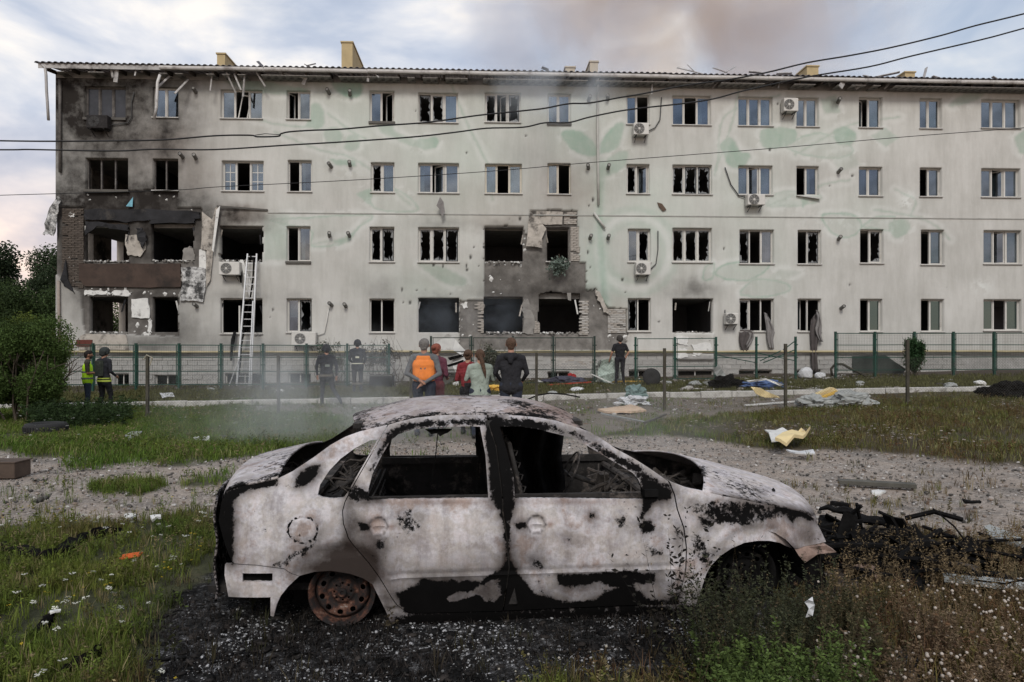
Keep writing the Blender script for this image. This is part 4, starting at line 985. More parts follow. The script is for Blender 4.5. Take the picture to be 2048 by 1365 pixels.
rr = ramp(n, [(0, (.62,)*3), (1, (.8,)*3)]); l.new(fr.outputs[0], rr.inputs[0]); l.new(rr.outputs[0], b.inputs['Roughness']); rs_ = ramp(n, [(0, (.3,)*3), (1, (.06,)*3)]); l.new(fr.outputs[0], rs_.inputs[0]); l.new(rs_.outputs[0], b.inputs['Specular IOR Level'])
bh = mth(n, l, 'ADD', mth(n, l, 'MULTIPLY', fr.outputs[0], -0.6), mth(n, l, 'MULTIPLY', f1.outputs[0], 0.5))
bp = N(n, 'ShaderNodeBump', i_Strength=0.55, i_Distance=0.004); l.new(bh, bp.inputs['Height']); l.new(bp.outputs[0], b.inputs['Normal'])
paint = MATS['burnt_paint']
inner = pm('burnt_inner_steel', (0.022, 0.020, 0.019), 0.85, 0.1, var=0.6, scale=9, bump=0.5, bscale=50, dirt=(0.16, 0.135, 0.12), dirt_at=(0.52, 0.66))
soots = pm('car_soot', (0.007, 0.0068, 0.0068), 0.95, spec=.06, var=0.6, scale=10, bump=0.5, bscale=40, dirt=(0.04, 0.038, 0.037), dirt_at=(0.62, 0.72))
def relief(X, Z, u, v):
    """small pressings of the side: handle dishes, feature line, flap, wheel arch flare, shoulder"""
    y = np.zeros(np.shape(X))
    for (cu, cv) in ((757, 1054), (1073, 1050)):
        c = car_uv(cu, cv); r = np.hypot(X-c[0], Z-c[1]); y += .030*np.clip(1-(r/.053)**2, 0, 1)**.6
        y -= .014*np.exp(-((Z-c[1])/.011)**2)*np.clip(1-((X-c[0])/.05)**4, 0, 1)
    # feature line along the doors: a moulding seat with a lower lip
    lz = np.interp(X, [car_uv(779,1157)[0], car_uv(1358,1139)[0]], [car_uv(779,1157)[1], car_uv(1358,1139)[1]])
    ins = sst((X-car_uv(775,1150)[0])/.03)*sst((car_uv(1360,1140)[0]-X)/.03)
    y += ins*(-.008*np.exp(-((Z-lz)/.006)**2)+.006*sst((Z-lz-.004)/.004)*sst((lz+.038-Z)/.006))
    y -= ins*.010*sst((lz-.02-Z)/.05)*0
    for cx, r0 in ((0.0, .30), (2.44, .34)):
        rr = np.hypot(X-cx, Z-.30); y -= .018*np.exp(-((rr-r0)/.035)**2)*(Z > .2)
    y += .010*np.exp(-((Z-.80)/.02)**2)*(X < 2.2)*0
    return y
parts_side = {
 'rear_wing': ([(599,1152),(569,1137),(513,1130),(465,1127),(450,1090),(437,1041),(443,1004),(453,984),(480,974),(513,968),(551,960),(584,944),(629,914),(659,892),(689,875),(719,864),(749,856),(775,850),(745,903),(719,948),(700,982),(689,1004),(684,1023),(686,1049),(696,1075),(715,1101),(737,1127),(756,1153),(775,1183),(793,1209),(808,1222),(823,1228),(1006,1224),(1187,1216),(1356,1209),(1380,1214),(1379,1227),(1336,1228),(1187,1236),(1018,1250),(857,1256),(793,1256),(784,1250),(771,1221),(756,1191),(745,1169),(726,1157),(700,1148),(663,1142),(629,1144)],
     [[(635,991),(640,970),(659,941),(681,918),(711,896),(741,881),(755,879),(741,905),(716,948),(696,984),(687,996),(666,998),(644,996)]]),
 'rear_bumper_end': ([(450,1129),(465,1129),(513,1132),(569,1139),(598,1153),(577,1172),(562,1191),(553,1210),(547,1234),(541,1232),(541,1195),(457,1194),(449,1150)], [[(485,1147),(545,1147),(545,1164),(485,1164)]]),
 'rear_door': ([(777,850),(793,845),(831,836),(887,830.5),(973,830),(976,850),(991,892),(998,948),(1004,1000),(1004,1023),(1013,1079),(1017,1135),(1005,1222),(823,1226.5),(809,1221),(795,1208),(777,1182),(758,1152),(739,1126),(717,1100),(698,1074),(688,1048),(686,1023),(691,1004),(702,982),(721,948),(747,903)],
     [[(737.6,999.7),(737,978),(745,948),(763.7,911),(782,881),(797,869),(823.5,860),(868,854.7),(935.6,853),(960,853.6),(971,911),(976.7,996.7)]]),
 'front_door': ([(977,830),(1000,830.4),(1037,831.5),(1075,835),(1112,841.6),(1149,853),(1179,864),(1202,877),(1232,898),(1269,918),(1299,937),(1325,955),(1336,963),(1347,989),(1353,1019),(1366,1056),(1371.5,1097),(1370,1138),(1362,1176),(1353,1206.5),(1187,1213.5),(1008,1221.5),(1020,1135),(1016,1079),(1007,1023),(1007,1000),(1001,948),(994,892),(979,850)],
     [[(1029.8,996.7),(1027,955.6),(1014,903),(999.5,853.5),(1036.5,853),(1075,858.5),(1119.5,869.7),(1142,875),(1168,888),(1209,912.6),(1243,933),(1265,946),(1276,959),(1285.8,981.7),(1289.5,998.5)]]),
 'front_wing': ([(1327,955),(1344,965),(1373,976),(1411,984),(1448,993),(1486,1000),(1523,1008),(1560,1015),(1598,1023),(1613,1028),(1628,1038),(1639,1056),(1648,1075),(1652,1084),(1583,1097),(1575,1094),(1560,1086),(1538,1082),(1515,1082),(1489,1086),(1463,1097),(1441,1112),(1422,1131),(1411,1148),(1403,1168),(1398,1191),(1392,1210),(1388,1225),(1381,1226),(1381,1213),(1358,1208),(1356,1200),(1364,1176),(1373,1138),(1374.5,1097),(1369,1056),(1356,1019),(1350,989),(1339,963)], []),
}
side_edge = {}
for nm, (ol, hs) in parts_side.items():
    P = [car_uv(*p) for p in ol]; Hs = [[car_uv(*p) for p in h] for h in hs]
    v, f = cdt_fill(P, Hs, 0.014)
    X, Z = v[:, 0], v[:, 1]; Y = inset(X, Z)
    u_, v__ = car_px(X, Y, Z)
    Y = Y+relief(X, Z, u_, v__)
    if 'door' in nm: Y = Y-0.003
    a, s, ru = marks(u_, v__)
    e = boundary(f); bi, inv = np.unique(e, return_inverse=True); inv = inv.reshape(e.shape); nb = len(v)
    V = np.stack([X, Y, Z], -1)
    # flange: return edge of the pressing
    c = V.mean(0)
    Vb = V[bi]+np.array([0, .032, 0])
    V2 = np.concatenate([V, Vb]); 
    A2 = np.stack([a, s, ru, np.ones_like(a)], -1); Ab = A2[bi].copy(); Ab[:, 0] = np.maximum(Ab[:, 0], .75); A2 = np.concatenate([A2, Ab])
    tri = np.concatenate([f, np.stack([e[:, 1], e[:, 0], inv[:, 0]+nb], -1), np.stack([e[:, 1], inv[:, 0]+nb, inv[:, 1]+nb], -1)])
    o = np_mesh(nm, V2, tri, paint, car, smooth=True, attrs={'A': A2})
    es = o.modifiers.new('edges', 'EDGE_SPLIT'); es.split_angle = R(50)
    # the other side of the car
    Vf = V2.copy(); Vf[:, 1] = CW-Vf[:, 1]; Af = A2.copy(); Af[:, 0] = np.clip(Af[:, 0]*.7+.5, 0, 1)
    o2 = np_mesh(nm, Vf, tri[:, ::-1], [inner], car, smooth=True, attrs={'A': Af})
    # inner skin of the doors and wings (burnt liner) so that the panels have depth
    if nm in ('rear_door', 'front_door'):
        z0 = 0.16
        ok = Z < .80; ff = f[np.all(ok[f], 1)]
        for sgn, nm2 in ((0, 'door_inner'), (1, 'door_inner')):
            Vi = np.stack([X, (Y+.075) if sgn == 0 else CW-(Y+.075), Z], -1)
            u2, i2 = np.unique(ff, return_inverse=True)
            np_mesh(nm2, Vi[u2], i2.reshape(ff.shape), inner, car, smooth=True)
# ---- lofted tops
def top_loft(name, st, crown, pw=2.4, xoff=None, nt=40, mat=paint, marksf=None, sub=10, edge=.0, attrk=(0.1, .2, .2), yin=0.0):
    """st: list of photo positions along the near edge; lofted across the car"""
    E = [car_uv(*p) for p in st]; E = spline(E, sub)
    V = []; A = []
    for i, (x, z) in enumerate(E):
        yi = float(inset(x, z))+yin; fr = i/(len(E)-1)
        for k in range(nt+1):
            t_ = -1+2*k/nt
            yy = CW/2+t_*(CW/2-yi); c = crown(fr) if callable(crown) else crown
            xx = x+(xoff(fr, t_) if xoff else 0)
            zz = z+c*(1-abs(t_)**pw)
            V.append((xx, yy, zz))
    k1 = nt+1; F = [(i*k1+k, (i+1)*k1+k, (i+1)*k1+k+1, i*k1+k+1) for i in range(len(E)-1) for k in range(nt)]
    V = np.array(V); A = marksf(V) if marksf else np.tile(np.array([*attrk, 1.]), (len(V), 1))
    o = np_mesh(name, V, F, mat, car, smooth=True, attrs={'A': A})
    so_ = o.modifiers.new('thickness', 'SOLIDIFY'); so_.thickness = 0.012; so_.offset = -1
    return o
def mk_roof(V):
    n_ = vnoise(V[:, 0], V[:, 1], 3.0, 71); u, v = car_px(V[:, 0], V[:, 1], V[:, 2])
    a = np.clip(.30+.6*(n_-.5)+.35*sst((V[:, 0]+.1-.25)/-.35)*1, 0, .8); a = np.where(V[:, 1] < .32, a+.12, a)
    a = np.maximum(a, .62*np.exp(-((u-720)/28)**2))
    r = np.clip(.26+.9*(vnoise(V[:, 0], V[:, 1], 4, 72)-.4)+.5*np.exp(-((u-1130)/60)**2), 0, 1)
    return np.stack([a, .15*np.ones(len(V)), r, np.ones(len(V))], -1)
top_loft('roof', [(727,861),(749,856),(775,850.5),(793,845),(831,836),(887,830.5),(973,829.8),(1037,831.5),(1075,835),(1112,841.6),(1149,853),(1160,857)],
         lambda f: .012+.062*math.sin(math.pi*min(max(f*.9+.10, 0), 1))**.7, 2.6, xoff=lambda f, t_: (-.13*(1-t_*t_)*(1-f)**3+.07*(1-t_*t_)*f**4), marksf=mk_roof)
def mk_hood(V):
    u, v = car_px(V[:, 0], V[:, 1], V[:, 2]); a = np.zeros(len(V)); s = np.zeros(len(V))
    fx = (V[:, 0]-XF+.85)/.85
    s = np.maximum(s, .75*np.exp(-((v-(1002+(u-1480)*.17))/13)**2)*(u > 1420)); s = np.maximum(s, .8*np.exp(-((u-1640)/22)**2))
    s = np.maximum(s, .8*np.exp(-((u-1535)/28)**2-((v-985)/9)**2)); a = np.maximum(a, .55*np.exp(-((v-(1004+(u-1480)*.17))/8)**2)*(u > 1440))
    for (cu, cv, ru, rv) in ((1492,983,24,7),(1560,992,34,11)): s *= 1-.95*np.exp(-(((u-cu)/ru)**2+((v-cv-(u-cu)*.3)/rv)**2)**2)
    a = np.maximum(a, .8*np.exp(-((u-1405)/8)**2)*(v > 930)*.4); a = np.maximum(a, .9*(np.hypot(u-1547, v-981) < 4))
    a = a+.10*(vnoise(V[:, 0], V[:, 1], 5, 73))
    return np.stack([np.clip(a, 0, 1), np.clip(s, 0, 1), .15*np.ones(len(V)), np.ones(len(V))], -1)
top_loft('bonnet', [(1405,981.5),(1448,991),(1486,998),(1523,1006),(1560,1013),(1598,1021),(1613,1026),(1626,1035),(1634,1046)],
         lambda f: .035*(1-f)**.6*1.0+.035, 2.2, xoff=lambda f, t_: (.19*(1-t_*t_)-.0)*(1-f)+.17*(1-t_*t_)*f, marksf=mk_hood)
def mk_boot(V):
    u, v = car_px(V[:, 0], V[:, 1], V[:, 2]); a = .30+.45*(vnoise(V[:, 0], V[:, 1], 7, 75)-.5)
    a = np.maximum(a, .75*np.exp(-((V[:, 1]-.14)/.07)**2)); a = a-.3*np.exp(-((v-955)/10)**2)
    return np.stack([np.clip(a, 0, 1), .15*np.ones(len(V)), .1*np.ones(len(V)), np.ones(len(V))], -1)
top_loft('boot_lid', [(447,994),(453,983),(463,976),(480,970.5),(513,964),(540,958),(556,954)], lambda f: .055*min(1, f*2.5+.2), 2.2, xoff=lambda f, t_: -.10*(1-t_*t_)*(1-f)-.12*(1-t_*t_)*f*0.3, marksf=mk_boot)
# rear face and front face
def cross(name, x, z0, z1, y0, y1, bulge, mat, holes=(), akey=.6):
    V = []; nt = 30; nz = 12
    for j in range(nz+1):
        z = z0+(z1-z0)*j/nz
        for k in range(nt+1):
            t_ = -1+2*k/nt; V.append((x+bulge*(1-t_*t_)+.03*math.sin(j*1.1)*.3, CW/2+t_*(y1-y0)/2, z+.02*(1-t_*t_)*(j == nz)))
    k1 = nt+1; F = [(j*k1+k, j*k1+k+1, (j+1)*k1+k+1, (j+1)*k1+k) for j in range(nz) for k in range(nt)]
    o = np_mesh(name, V, F, mat, car, smooth=True, attrs={'A': np.tile(np.array([akey, .3, .2, 1.]), (len(V), 1))})
    so_ = o.modifiers.new('thickness', 'SOLIDIFY'); so_.thickness = .012; return o
cross('rear_panel', XR+.08, .22, .80, .16, CW-.16, -.10, paint)
cross('radiator_panel', XF-.30, .18, .62, .25, CW-.25, .04, soots)
# plastic front bumper remains: crumpled strip bent forward
mb = MB(); pts = [car_uv(1583,1099), car_uv(1612,1094), car_uv(1648,1089), car_uv(1668,1102), car_uv(1630,1106), car_uv(1606,1124), car_uv(1596,1112)]
V = [(p[0], float(inset(p[0], .5))-.02+random.uniform(-.01, .01), p[1]) for p in pts]; V += [(p[0], p[1]+.05, p[2]+.01) for p in V]
k = len(pts); mb.add(V, [tuple(range(k)), tuple(range(2*k-1, k-1, -1))]+[(i, i+k, (i+1) % k+k, (i+1) % k) for i in range(k)])
rustp = pm('rust_pink_steel', (0.24, 0.17, 0.14), .7, .1, var=.35, scale=12, bump=.4, dirt=(.04, .03, .025), dirt_at=(.55, .65))
mb.build('bumper_bracket', rustp, car)
mb = MB()
V = [car_uv(1600,1110), car_uv(1650,1100), car_uv(1657,1150), car_uv(1655,1215), car_uv(1612,1212), car_uv(1598,1150)]
for yy in (.10, ): mb.prism([(x-.04, z) for x, z in V], .26, .29)
mb.build('inner_wing', soots, car)
# floor, bulkhead, wheel houses, tunnel
mb = MB(); mb.box(.36, .08, .16, 2.02, CW-.08, .19); mb.box(-.78, .2, .26, -.05, CW-.2, .30); mb.box(2.0, .16, .17, 2.04, CW-.16, .68); mb.box(-.05, .2, .19, -.02, CW-.2, .30)
mb.box(.2, CW/2-.12, .19, 2.0, CW/2+.12, .30); mb.build('floor_pan', inner, car)
for cx in (0, 2.44):
    for s in (0, 1):
        mb = MB(); V = []; k = 14
        for j in range(k+1):
            a_ = math.pi*j/k; x = cx-.33*math.cos(a_); z = .26+.33*math.sin(a_)
            for y in (.05, .36): V.append((x, y if s == 0 else CW-y, z))
        mb.add(V, [(2*j, 2*j+2, 2*j+3, 2*j+1) for j in range(k)])
        V2 = [(cx-.33*math.cos(math.pi*j/k), .36 if s == 0 else CW-.36, .26+.33*math.sin(math.pi*j/k)) for j in range(k+1)]
        mb.add(V2+[(cx+.33, .36 if s == 0 else CW-.36, .12), (cx-.33, .36 if s == 0 else CW-.36, .12)], [tuple(range(k+3))])
        mb.build('wheel_house', soots, car)
# pillars inside, roof bows, far belt rails
mb = MB()
for s in (0, 1):
    yy = lambda y: y if s == 0 else CW-y
    mb.bar((1.00, yy(.07), .2), (.93, yy(.10), .80), .12, .05); mb.bar((.93, yy(.10), .80), (.86, yy(.27), 1.23), .07, .05)
    mb.bar((.10, yy(.12), .79), (1.9, yy(.10), .79), .035, .05)
    mb.bar((-.35, yy(.26), .78), (-.05, yy(.30), 1.02), .08, .04); mb.bar((-.05, yy(.30), 1.02), (.10, yy(.38), 1.18), .07, .04)
mb.bar((.86, .28, 1.26), (.86, CW-.28, 1.26), .06, .02); mb.bar((-.30, .2, .82), (-.30, CW-.2, .82), .30, .03)
mb.bar((.06, .28, 1.21), (.06, CW-.28, 1.21), .05, .03); mb.bar((1.42, .30, 1.21), (1.42, CW-.30, 1.21), .05, .03)
mb.build('inner_frame', inner, car)
# burnt dashboard and cowl scrap: a tangle of bars, tubes, crumpled lumps
rnd = random.Random(9); mb = MB(); mb.tube([(1.86, .14, .74), (1.84, .8, .77), (1.86, CW-.14, .74)], .025, 8); mb.tube([(2.08, .16, .70), (2.14, .8, .74), (2.08, CW-.16, .70)], .03, 8)
for _ in range(70):
    p = Vector((rnd.uniform(1.70, 2.15), rnd.uniform(.25, 1.4), rnd.uniform(.45, .78))); q = p+Vector((rnd.uniform(-.2, .2), rnd.uniform(-.1, .15), rnd.uniform(-.12, .12))); r_ = (p+q)/2+Vector((rnd.uniform(-.08, .08),)*3)
    mb.tube([p, r_, q], rnd.uniform(.004, .014), 5)
for _ in range(26):
    M = Matrix.Translation((rnd.uniform(1.72, 2.12), rnd.uniform(.25, 1.4), rnd.uniform(.45, .74))) @ Matrix.Rotation(rnd.random()*6, 4, Vector((rnd.random(), rnd.random(), rnd.random())).normalized())
    q = rnd.uniform(.03, .09); mb.box(-q, -q*.6, -q*.3, q, q*.6, q*.3, 0, M)
for _ in range(46):
    p = Vector((rnd.uniform(2.02, 2.50), rnd.uniform(.3, 1.4), rnd.uniform(.60, .72))); q = p+Vector((rnd.uniform(-.15, .15), rnd.uniform(-.15, .2), rnd.uniform(-.05, .05))); mb.tube([p, (p+q)/2+Vector((0, 0, rnd.uniform(-.02, .04))), q], rnd.uniform(.004, .012), 5)
for _ in range(44):
    M = Matrix.Translation((rnd.uniform(1.98, 2.50), rnd.uniform(.3, 1.4), rnd.uniform(.58, .70))) @ Matrix.Rotation(rnd.random()*6, 4, Vector((rnd.random(), rnd.random(), rnd.random()+.3)).normalized()); q = rnd.uniform(.02, .08); mb.box(-q, -q*.7, -q*.2, q, q*.7, q*.2, 0, M)
mb.box(2.0, .25, .52, 2.55, CW-.25, .56)
mb.build('dashboard_wreck', pm('wreck_scrap', (.045, .038, .033), .85, .1, var=.7, scale=14, bump=.5, dirt=(.25, .23, .21), dirt_at=(.6, .7)), car)
# steering column and wheel hoop
mb = MB(); c = Vector((1.52, CW-.42, .72)); ax = Vector((-1, 0, .5)).normalized(); e1 = Vector((0, 1, 0)); e2 = ax.cross(e1)
mb.tube([c+e1*.18*math.cos(a)+e2*.18*math.sin(a) for a in np.linspace(0, 2*math.pi, 22)], .008, 6); mb.tube([c, (1.85, CW-.42, .60)], .02, 7); mb.tube([c+e1*.17, c, c-e1*.17], .007, 5); mb.tube([c-e2*.17, c], .007, 5)
mb.build('steering_wheel', inner, car, smooth=True)
# seats: tube hoops, springs, and the charred back of the near front seat standing in the window
def seat(x, y, back=True, tall=1.16, w=.44):
    mb = MB(); hx = x+.02
    mb.tube([(hx, y-w/2, .34), (hx-.10, y-w/2+.02, .72), (hx-.17, y-w/2+.05, tall-.06), (hx-.18, y-w/4, tall), (hx-.18, y+w/4, tall), (hx-.17, y+w/2-.05, tall-.06), (hx-.10, y+w/2-.02, .72), (hx, y+w/2, .34)], .014, 7)
    for k in range(9):
        z = .42+k*.075; xx = hx-(z-.34)*.22; mb.tube([(xx, y-w/2+.03, z), (xx+.02, y-w/4, z+.015), (xx, y, z), (xx+.02, y+w/4, z-.01), (xx, y+w/2-.03, z)], .005, 4)
    mb.tube([(hx, y-w/2, .34), (hx+.45, y-w/2, .38), (hx+.47, y, .39), (hx+.45, y+w/2, .38), (hx, y+w/2, .34)], .014, 6)
    for k in range(5): mb.tube([(hx+.05+k*.09, y-w/2, .37), (hx+.05+k*.09, y, .35), (hx+.05+k*.09, y+w/2, .37)], .005, 4)
    return mb.build('seat_frame', inner, car, smooth=True)
seat(1.15, .45, tall=1.08); seat(1.15, CW-.45, tall=1.10)
rnd = random.Random(4)
# charred hanging liner (dark column seen through the front window)
V = []; nx, nz = 16, 18
for i in range(nx+1):
    for j in range(nz+1):
        fx, fz = i/nx, j/nz; V.append((1.03+.40*fx+.02*math.sin(fz*9), CW-.50+.07*math.sin(fx*17)+.03*math.sin(fz*11+fx*5)+rnd.uniform(-.012, .012), .52+.70*fz-.02*abs(math.sin(fx*20))))
F = [(i*(nz+1)+j, (i+1)*(nz+1)+j, (i+1)*(nz+1)+j+1, i*(nz+1)+j+1) for i in range(nx) for j in range(nz)]
o = np_mesh('charred_liner', V, F, soots, car, smooth=True); o.modifiers.new('t', 'SOLIDIFY').thickness = .04
V = []; 
for i in range(11):
    for j in range(11): fx, fz = i/10, j/10; V.append((-.02+.30*fx-.05*fz, .5+.8*fz*0+.06*math.sin(fx*8+fz*4)+.9*fx*0, .30+.46*fz))
# rear bench springs / squab frame
mb = MB(); mb.box(.02, .18, .30, .10, CW-.18, .74, 0)
for k in range(14): mb.tube([(.12, .22+k*.09, .3), (.15, .24+k*.09, .5), (.08, .23+k*.09, .76)], .008, 5)
for k in range(6): mb.tube([(.13, .2, .34+k*.08), (.14, CW/2, .345+k*.08), (.13, CW-.2, .34+k*.08)], .006, 5)
mb.build('rear_bench', inner, car)
# drooping burnt scrap under the roof in the rear window, thin hanging wires
c = [car_uv(850,862), car_uv(905,861), car_uv(897,868), car_uv(888,872), car_uv(880,877), car_uv(874,870), car_uv(862,872), car_uv(856,866)]
MB().prism(c, .27, .30).build('headlining_scrap', soots, car)
mb = MB(); mb.tube([(.55, .5, 1.22), (.53, .5, 1.0), (.50, .5, .8)], .003, 4); mb.tube([(.80, .7, 1.22), (.82, .7, .95), (.80, .7, .7)], .003, 4)
mb.tube([(.80, .62, 1.05), (.86, .62, .85), (.93, .62, .55)], .02, 6); mb.build('burnt_wiring', soots, car)
# parcel shelf and boot well seen through the rear screen opening
mb = MB(); mb.box(-.62, .2, .74, -.05, CW-.2, .77)
for _ in range(40):
    p = Vector((rnd.uniform(-.55, -.05), rnd.uniform(.25, 1.4), .79)); q = p+Vector((rnd.uniform(-.2, .2), rnd.uniform(-.3, .3), rnd.uniform(0, .06))); mb.tube([p, (p+q)/2+Vector((0, 0, .03)), q], rnd.uniform(.004, .010), 4)
mb.build('parcel_shelf', MATS['wreck_scrap'], car)
# ---- wheels: bare rusty steel rims
rim_m, n, l, b = new_mat('rusty_rim')
t = N(n, 'ShaderNodeTexCoord'); q = noise(n, l, t, 14, 8, .7); r_ = ramp(n, [(.42, (.008, .007, .007)), (.51, (.022, .012, .010)), (.58, (.08, .032, .019)), (.63, (.12, .06, .04)), (.69, (.24, .21, .19))]); l.new(q.outputs[0], r_.inputs[0])
l.new(r_.outputs[0], b.inputs['Base Color']); b.inputs['Roughness'].default_value = .85; b.inputs['Metallic'].default_value = .2
bp = N(n, 'ShaderNodeBump', i_Strength=.5, i_Distance=.004); l.new(noise(n, l, t, 60, 5).outputs[0], bp.inputs['Height']); l.new(bp.outputs[0], b.inputs['Normal'])
def wheel(X, Y, side, tilt=0, rim_m=rim_m):
    e = empty('wheel'); e.parent = car; e.location = (X, Y, .275); e.rotation_euler = (0, tilt, 0)
    s = 1 if side == 0 else -1
    M = Matrix.Rotation(R(90), 4, 'X') if side == 0 else Matrix.Rotation(R(-90), 4, 'X')
    prof = [(.188, .0), (.192, -.006), (.190, -.014), (.176, -.014), (.172, -.03), (.168, -.09), (.150, -.10), (.150, -.13), (.170, -.14), (.188, -.165), (.190, -.15), (.160, -.12), (.160, -.03), (.178, -.004), (.188, .0)]
    MB().lathe(prof, 48, M).build('rim', rim_m, e, smooth=True)
    C = lambda r, n_=40: [(r*math.cos(2*math.pi*i/n_), r*math.sin(2*math.pi*i/n_)) for i in range(n_)]
    hs = [[(.118*math.cos(a)+.0165*math.cos(b_), .118*math.sin(a)+.0165*math.sin(b_)) for b_ in np.linspace(0, 2*math.pi, 12, endpoint=False)] for a in np.linspace(0.2, 2*math.pi+.2, 10, endpoint=False)]
    hs += [[(.049*math.cos(a)+.007*math.cos(b_), .049*math.sin(a)+.007*math.sin(b_)) for b_ in np.linspace(0, 2*math.pi, 8, endpoint=False)] for a in np.linspace(0, 2*math.pi, 8, endpoint=False)]
    v, f = cdt_fill(C(.156), hs, .009)
    r = np.hypot(v[:, 0], v[:, 1]); d = np.interp(r, [0, .03, .034, .06, .068, .085, .10, .135, .15, .156], [-.028, -.028, -.034, -.034, -.05, -.052, -.034, -.030, -.05, -.062])
    V = np.stack([v[:, 0], v[:, 1], d], -1)
    o = np_mesh('wheel_disc', V, f, rim_m, e, smooth=True); o.data.transform(M)
    so_ = o.modifiers.new('t', 'SOLIDIFY'); so_.thickness = .005
    mb = MB(); mb.lathe([(.026, -.03), (.026, -.012), (.021, -.006), (.012, -.006), (.010, -.014), (0, -.014)], 20, M)
    for a in np.linspace(0, 2*math.pi, 4, endpoint=False): mb.lathe([(.008, -.035), (.008, -.018), (0, -.017)], 6, M @ Matrix.Translation((.049*math.cos(a+.4), .049*math.sin(a+.4), 0)))
    mb.build('hub', rim_m, e)
    MB().lathe([(.10, -.10), (.12, -.105), (.12, -.14), (0, -.14)], 24, M).build('brake_drum', soots, e, smooth=True)
    return e
wheel(0.0, .07, 0); wheel(2.45, .16, 0, 0, soots); wheel(0, CW-.07, 1); wheel(2.45, CW-.12, 1)
# door mirror stump, door handle rust, fuel flap
c = car_uv(605.5, 1060); mb = MB(); nn = 30
V = []; 
for r_ in (0, .5, .96, 1.0):
    for k in range(nn): V.append((c[0]+r_*.074*math.cos(2*math.pi*k/nn), float(inset(c[0], c[1]))-.006+(.006 if r_ == 1 else 0), c[1]+r_*.066*math.sin(2*math.pi*k/nn)))
mb.add(V, [(i*nn+k, (i+1)*nn+k, (i+1)*nn+(k+1) % nn, i*nn+(k+1) % nn) for i in range(3) for k in range(nn)])
o = mb.build('fuel_flap', paint, car, smooth=True); aa = o.data.color_attributes.new('A', 'FLOAT_COLOR', 'POINT')
aa.data.foreach_set('color', np.array([(.30 if p[2] < c[1]-.01 else .12, .1, .1, 1) for p in V], np.float32).ravel())
o = MB().box(-.01, -.02, -.01, .01, .02, .01).build('mirror_stump', soots, car); o.location = (*[car_uv(1300,985)[0]], .05, car_uv(1300,985)[1]); o.scale = (4, 2.5, 2)
# lamp housing at the rear corner, number plate recess slot backing
c = [car_uv(478,1142), car_uv(552,1142), car_uv(552,1170), car_uv(478,1170)]
MB().prism(c, .09, .11).build('bumper_backing', soots, car)
# ================================================================== THE GROUND
def proj(x, y, z):
    return CU+FPX*x/y, CV-FPX*(z-CH)/y
def lines(lo, hi, f):
    out = [lo]
    while out[-1] < hi: out.append(out[-1]+f(out[-1]))
    return np.array(out)
gx = lines(-75, 75, lambda x: .045 if abs(x) < 5 else (.10 if abs(x) < 18 else 1.2+.05*abs(x)))
gy = lines(-14, 170, lambda y: (1.0 if y < 1.8 else max(.04, .009*y)) if y < 30 else 3.0)
GX, GY = np.meshgrid(gx, gy, indexing='ij'); GZ = G(GX, GY)
GZ = GZ+(vnoise(GX, GY, 1.3, 81)-.5)*.05+(vnoise(GX, GY, 7, 82)-.5)*.018
ROAD = [(-1500,900),(-300,898),(0,903),(60,912),(130,908),(240,915),(330,930),(430,922),(520,905),(640,893),(900,880),(1300,872),(1450,880),(1500,893),(1580,903),(1700,900),(1850,912),(2048,935),(3500,1000),(3500,1180),(2048,1100),(1960,1080),(1850,1055),(1760,1040),(1690,1080),(1640,1140),(1600,1150),(1100,1030),(560,1040),(470,1035),(400,1020),(330,1038),(250,1045),(150,1045),(60,1050),(-100,1060),(-1500,1150)]
ISL = [[(180,972),(230,962),(300,958),(335,970),(300,984),(240,988),(190,984)],[(355,962),(400,950),(450,946),(475,958),(440,970),(380,974)],[(120,925),(200,912),(260,920),(220,932),(150,938)]]
ASH = [(290,1330),(315,1245),(350,1196),(420,1150),(460,1120),(600,1120),(1400,1150),(1480,1190),(1580,1215),(1640,1250),(1560,1285),(1440,1310),(1300,1325),(1180,1335),(1080,1350),(1000,1400),(900,1440),(700,1460),(470,1450),(360,1400),(300,1370)]
DEB = [(1600,1130),(1680,1120),(1760,1150),(1740,1200),(1800,1330),(1760,1400),(1560,1400),(1640,1300),(1650,1220),(1610,1190)]
FARD = [(480,812),(560,806),(1080,800),(1340,792),(1560,786),(1720,784),(1760,800),(1600,815),(1500,826),(1300,842),(1200,870),(700,890),(720,850),(640,830),(500,826)]
def zones(x, y, z):
    u, v = proj(x, np.maximum(y, 1.2), z)
    k = np.clip((v-690)/300, .25, 2.0)                   # the wobble shrinks with distance
    wu = (vnoise(x, y, 1.1, 83)-.5)*90*k; wv = (vnoise(x, y, 1.1, 84)-.5)*34*k
    wu2 = (vnoise(x, y, 5, 85)-.5)*36*k; wv2 = (vnoise(x, y, 5, 86)-.5)*14*k
    U_, V_ = u+wu+wu2, v+wv*.7+wv2
    road = sst(.5-sdf(U_, V_, ROAD)/(14*k))
    for p in ISL: road = road*(1-.9*sst(.5-sdf(u+wu2, v+wv2, p)/10))
    near = y < 2.7
    ash = sst(.5-sdf(u+wu2*1.5+wu*.3, v+wv2*1.5+wv*.3, ASH)/18)*(y < 7)
    ash = np.where((y < 5.2) & (y > 3.4) & (x > -1.6) & (x < 2.2), np.maximum(ash, .9), ash)
    deb = sst(.5-sdf(U_, V_, DEB)/30)*(y < 8)
    fard = sst(.5-sdf(U_, V_, FARD)/8)*(y > 12)*(y < kerb_y(x))
    terr = sst((y-kerb_y(x)-.1)/.2)
    soilwall = sst((y-kerb_y(x)-3.3)/.6)
    ash = np.where(y < 1.9, 0, ash); road = np.where(y < 3.5, 0, road)
    return u, v, road, ash, deb, fard, terr, soilwall
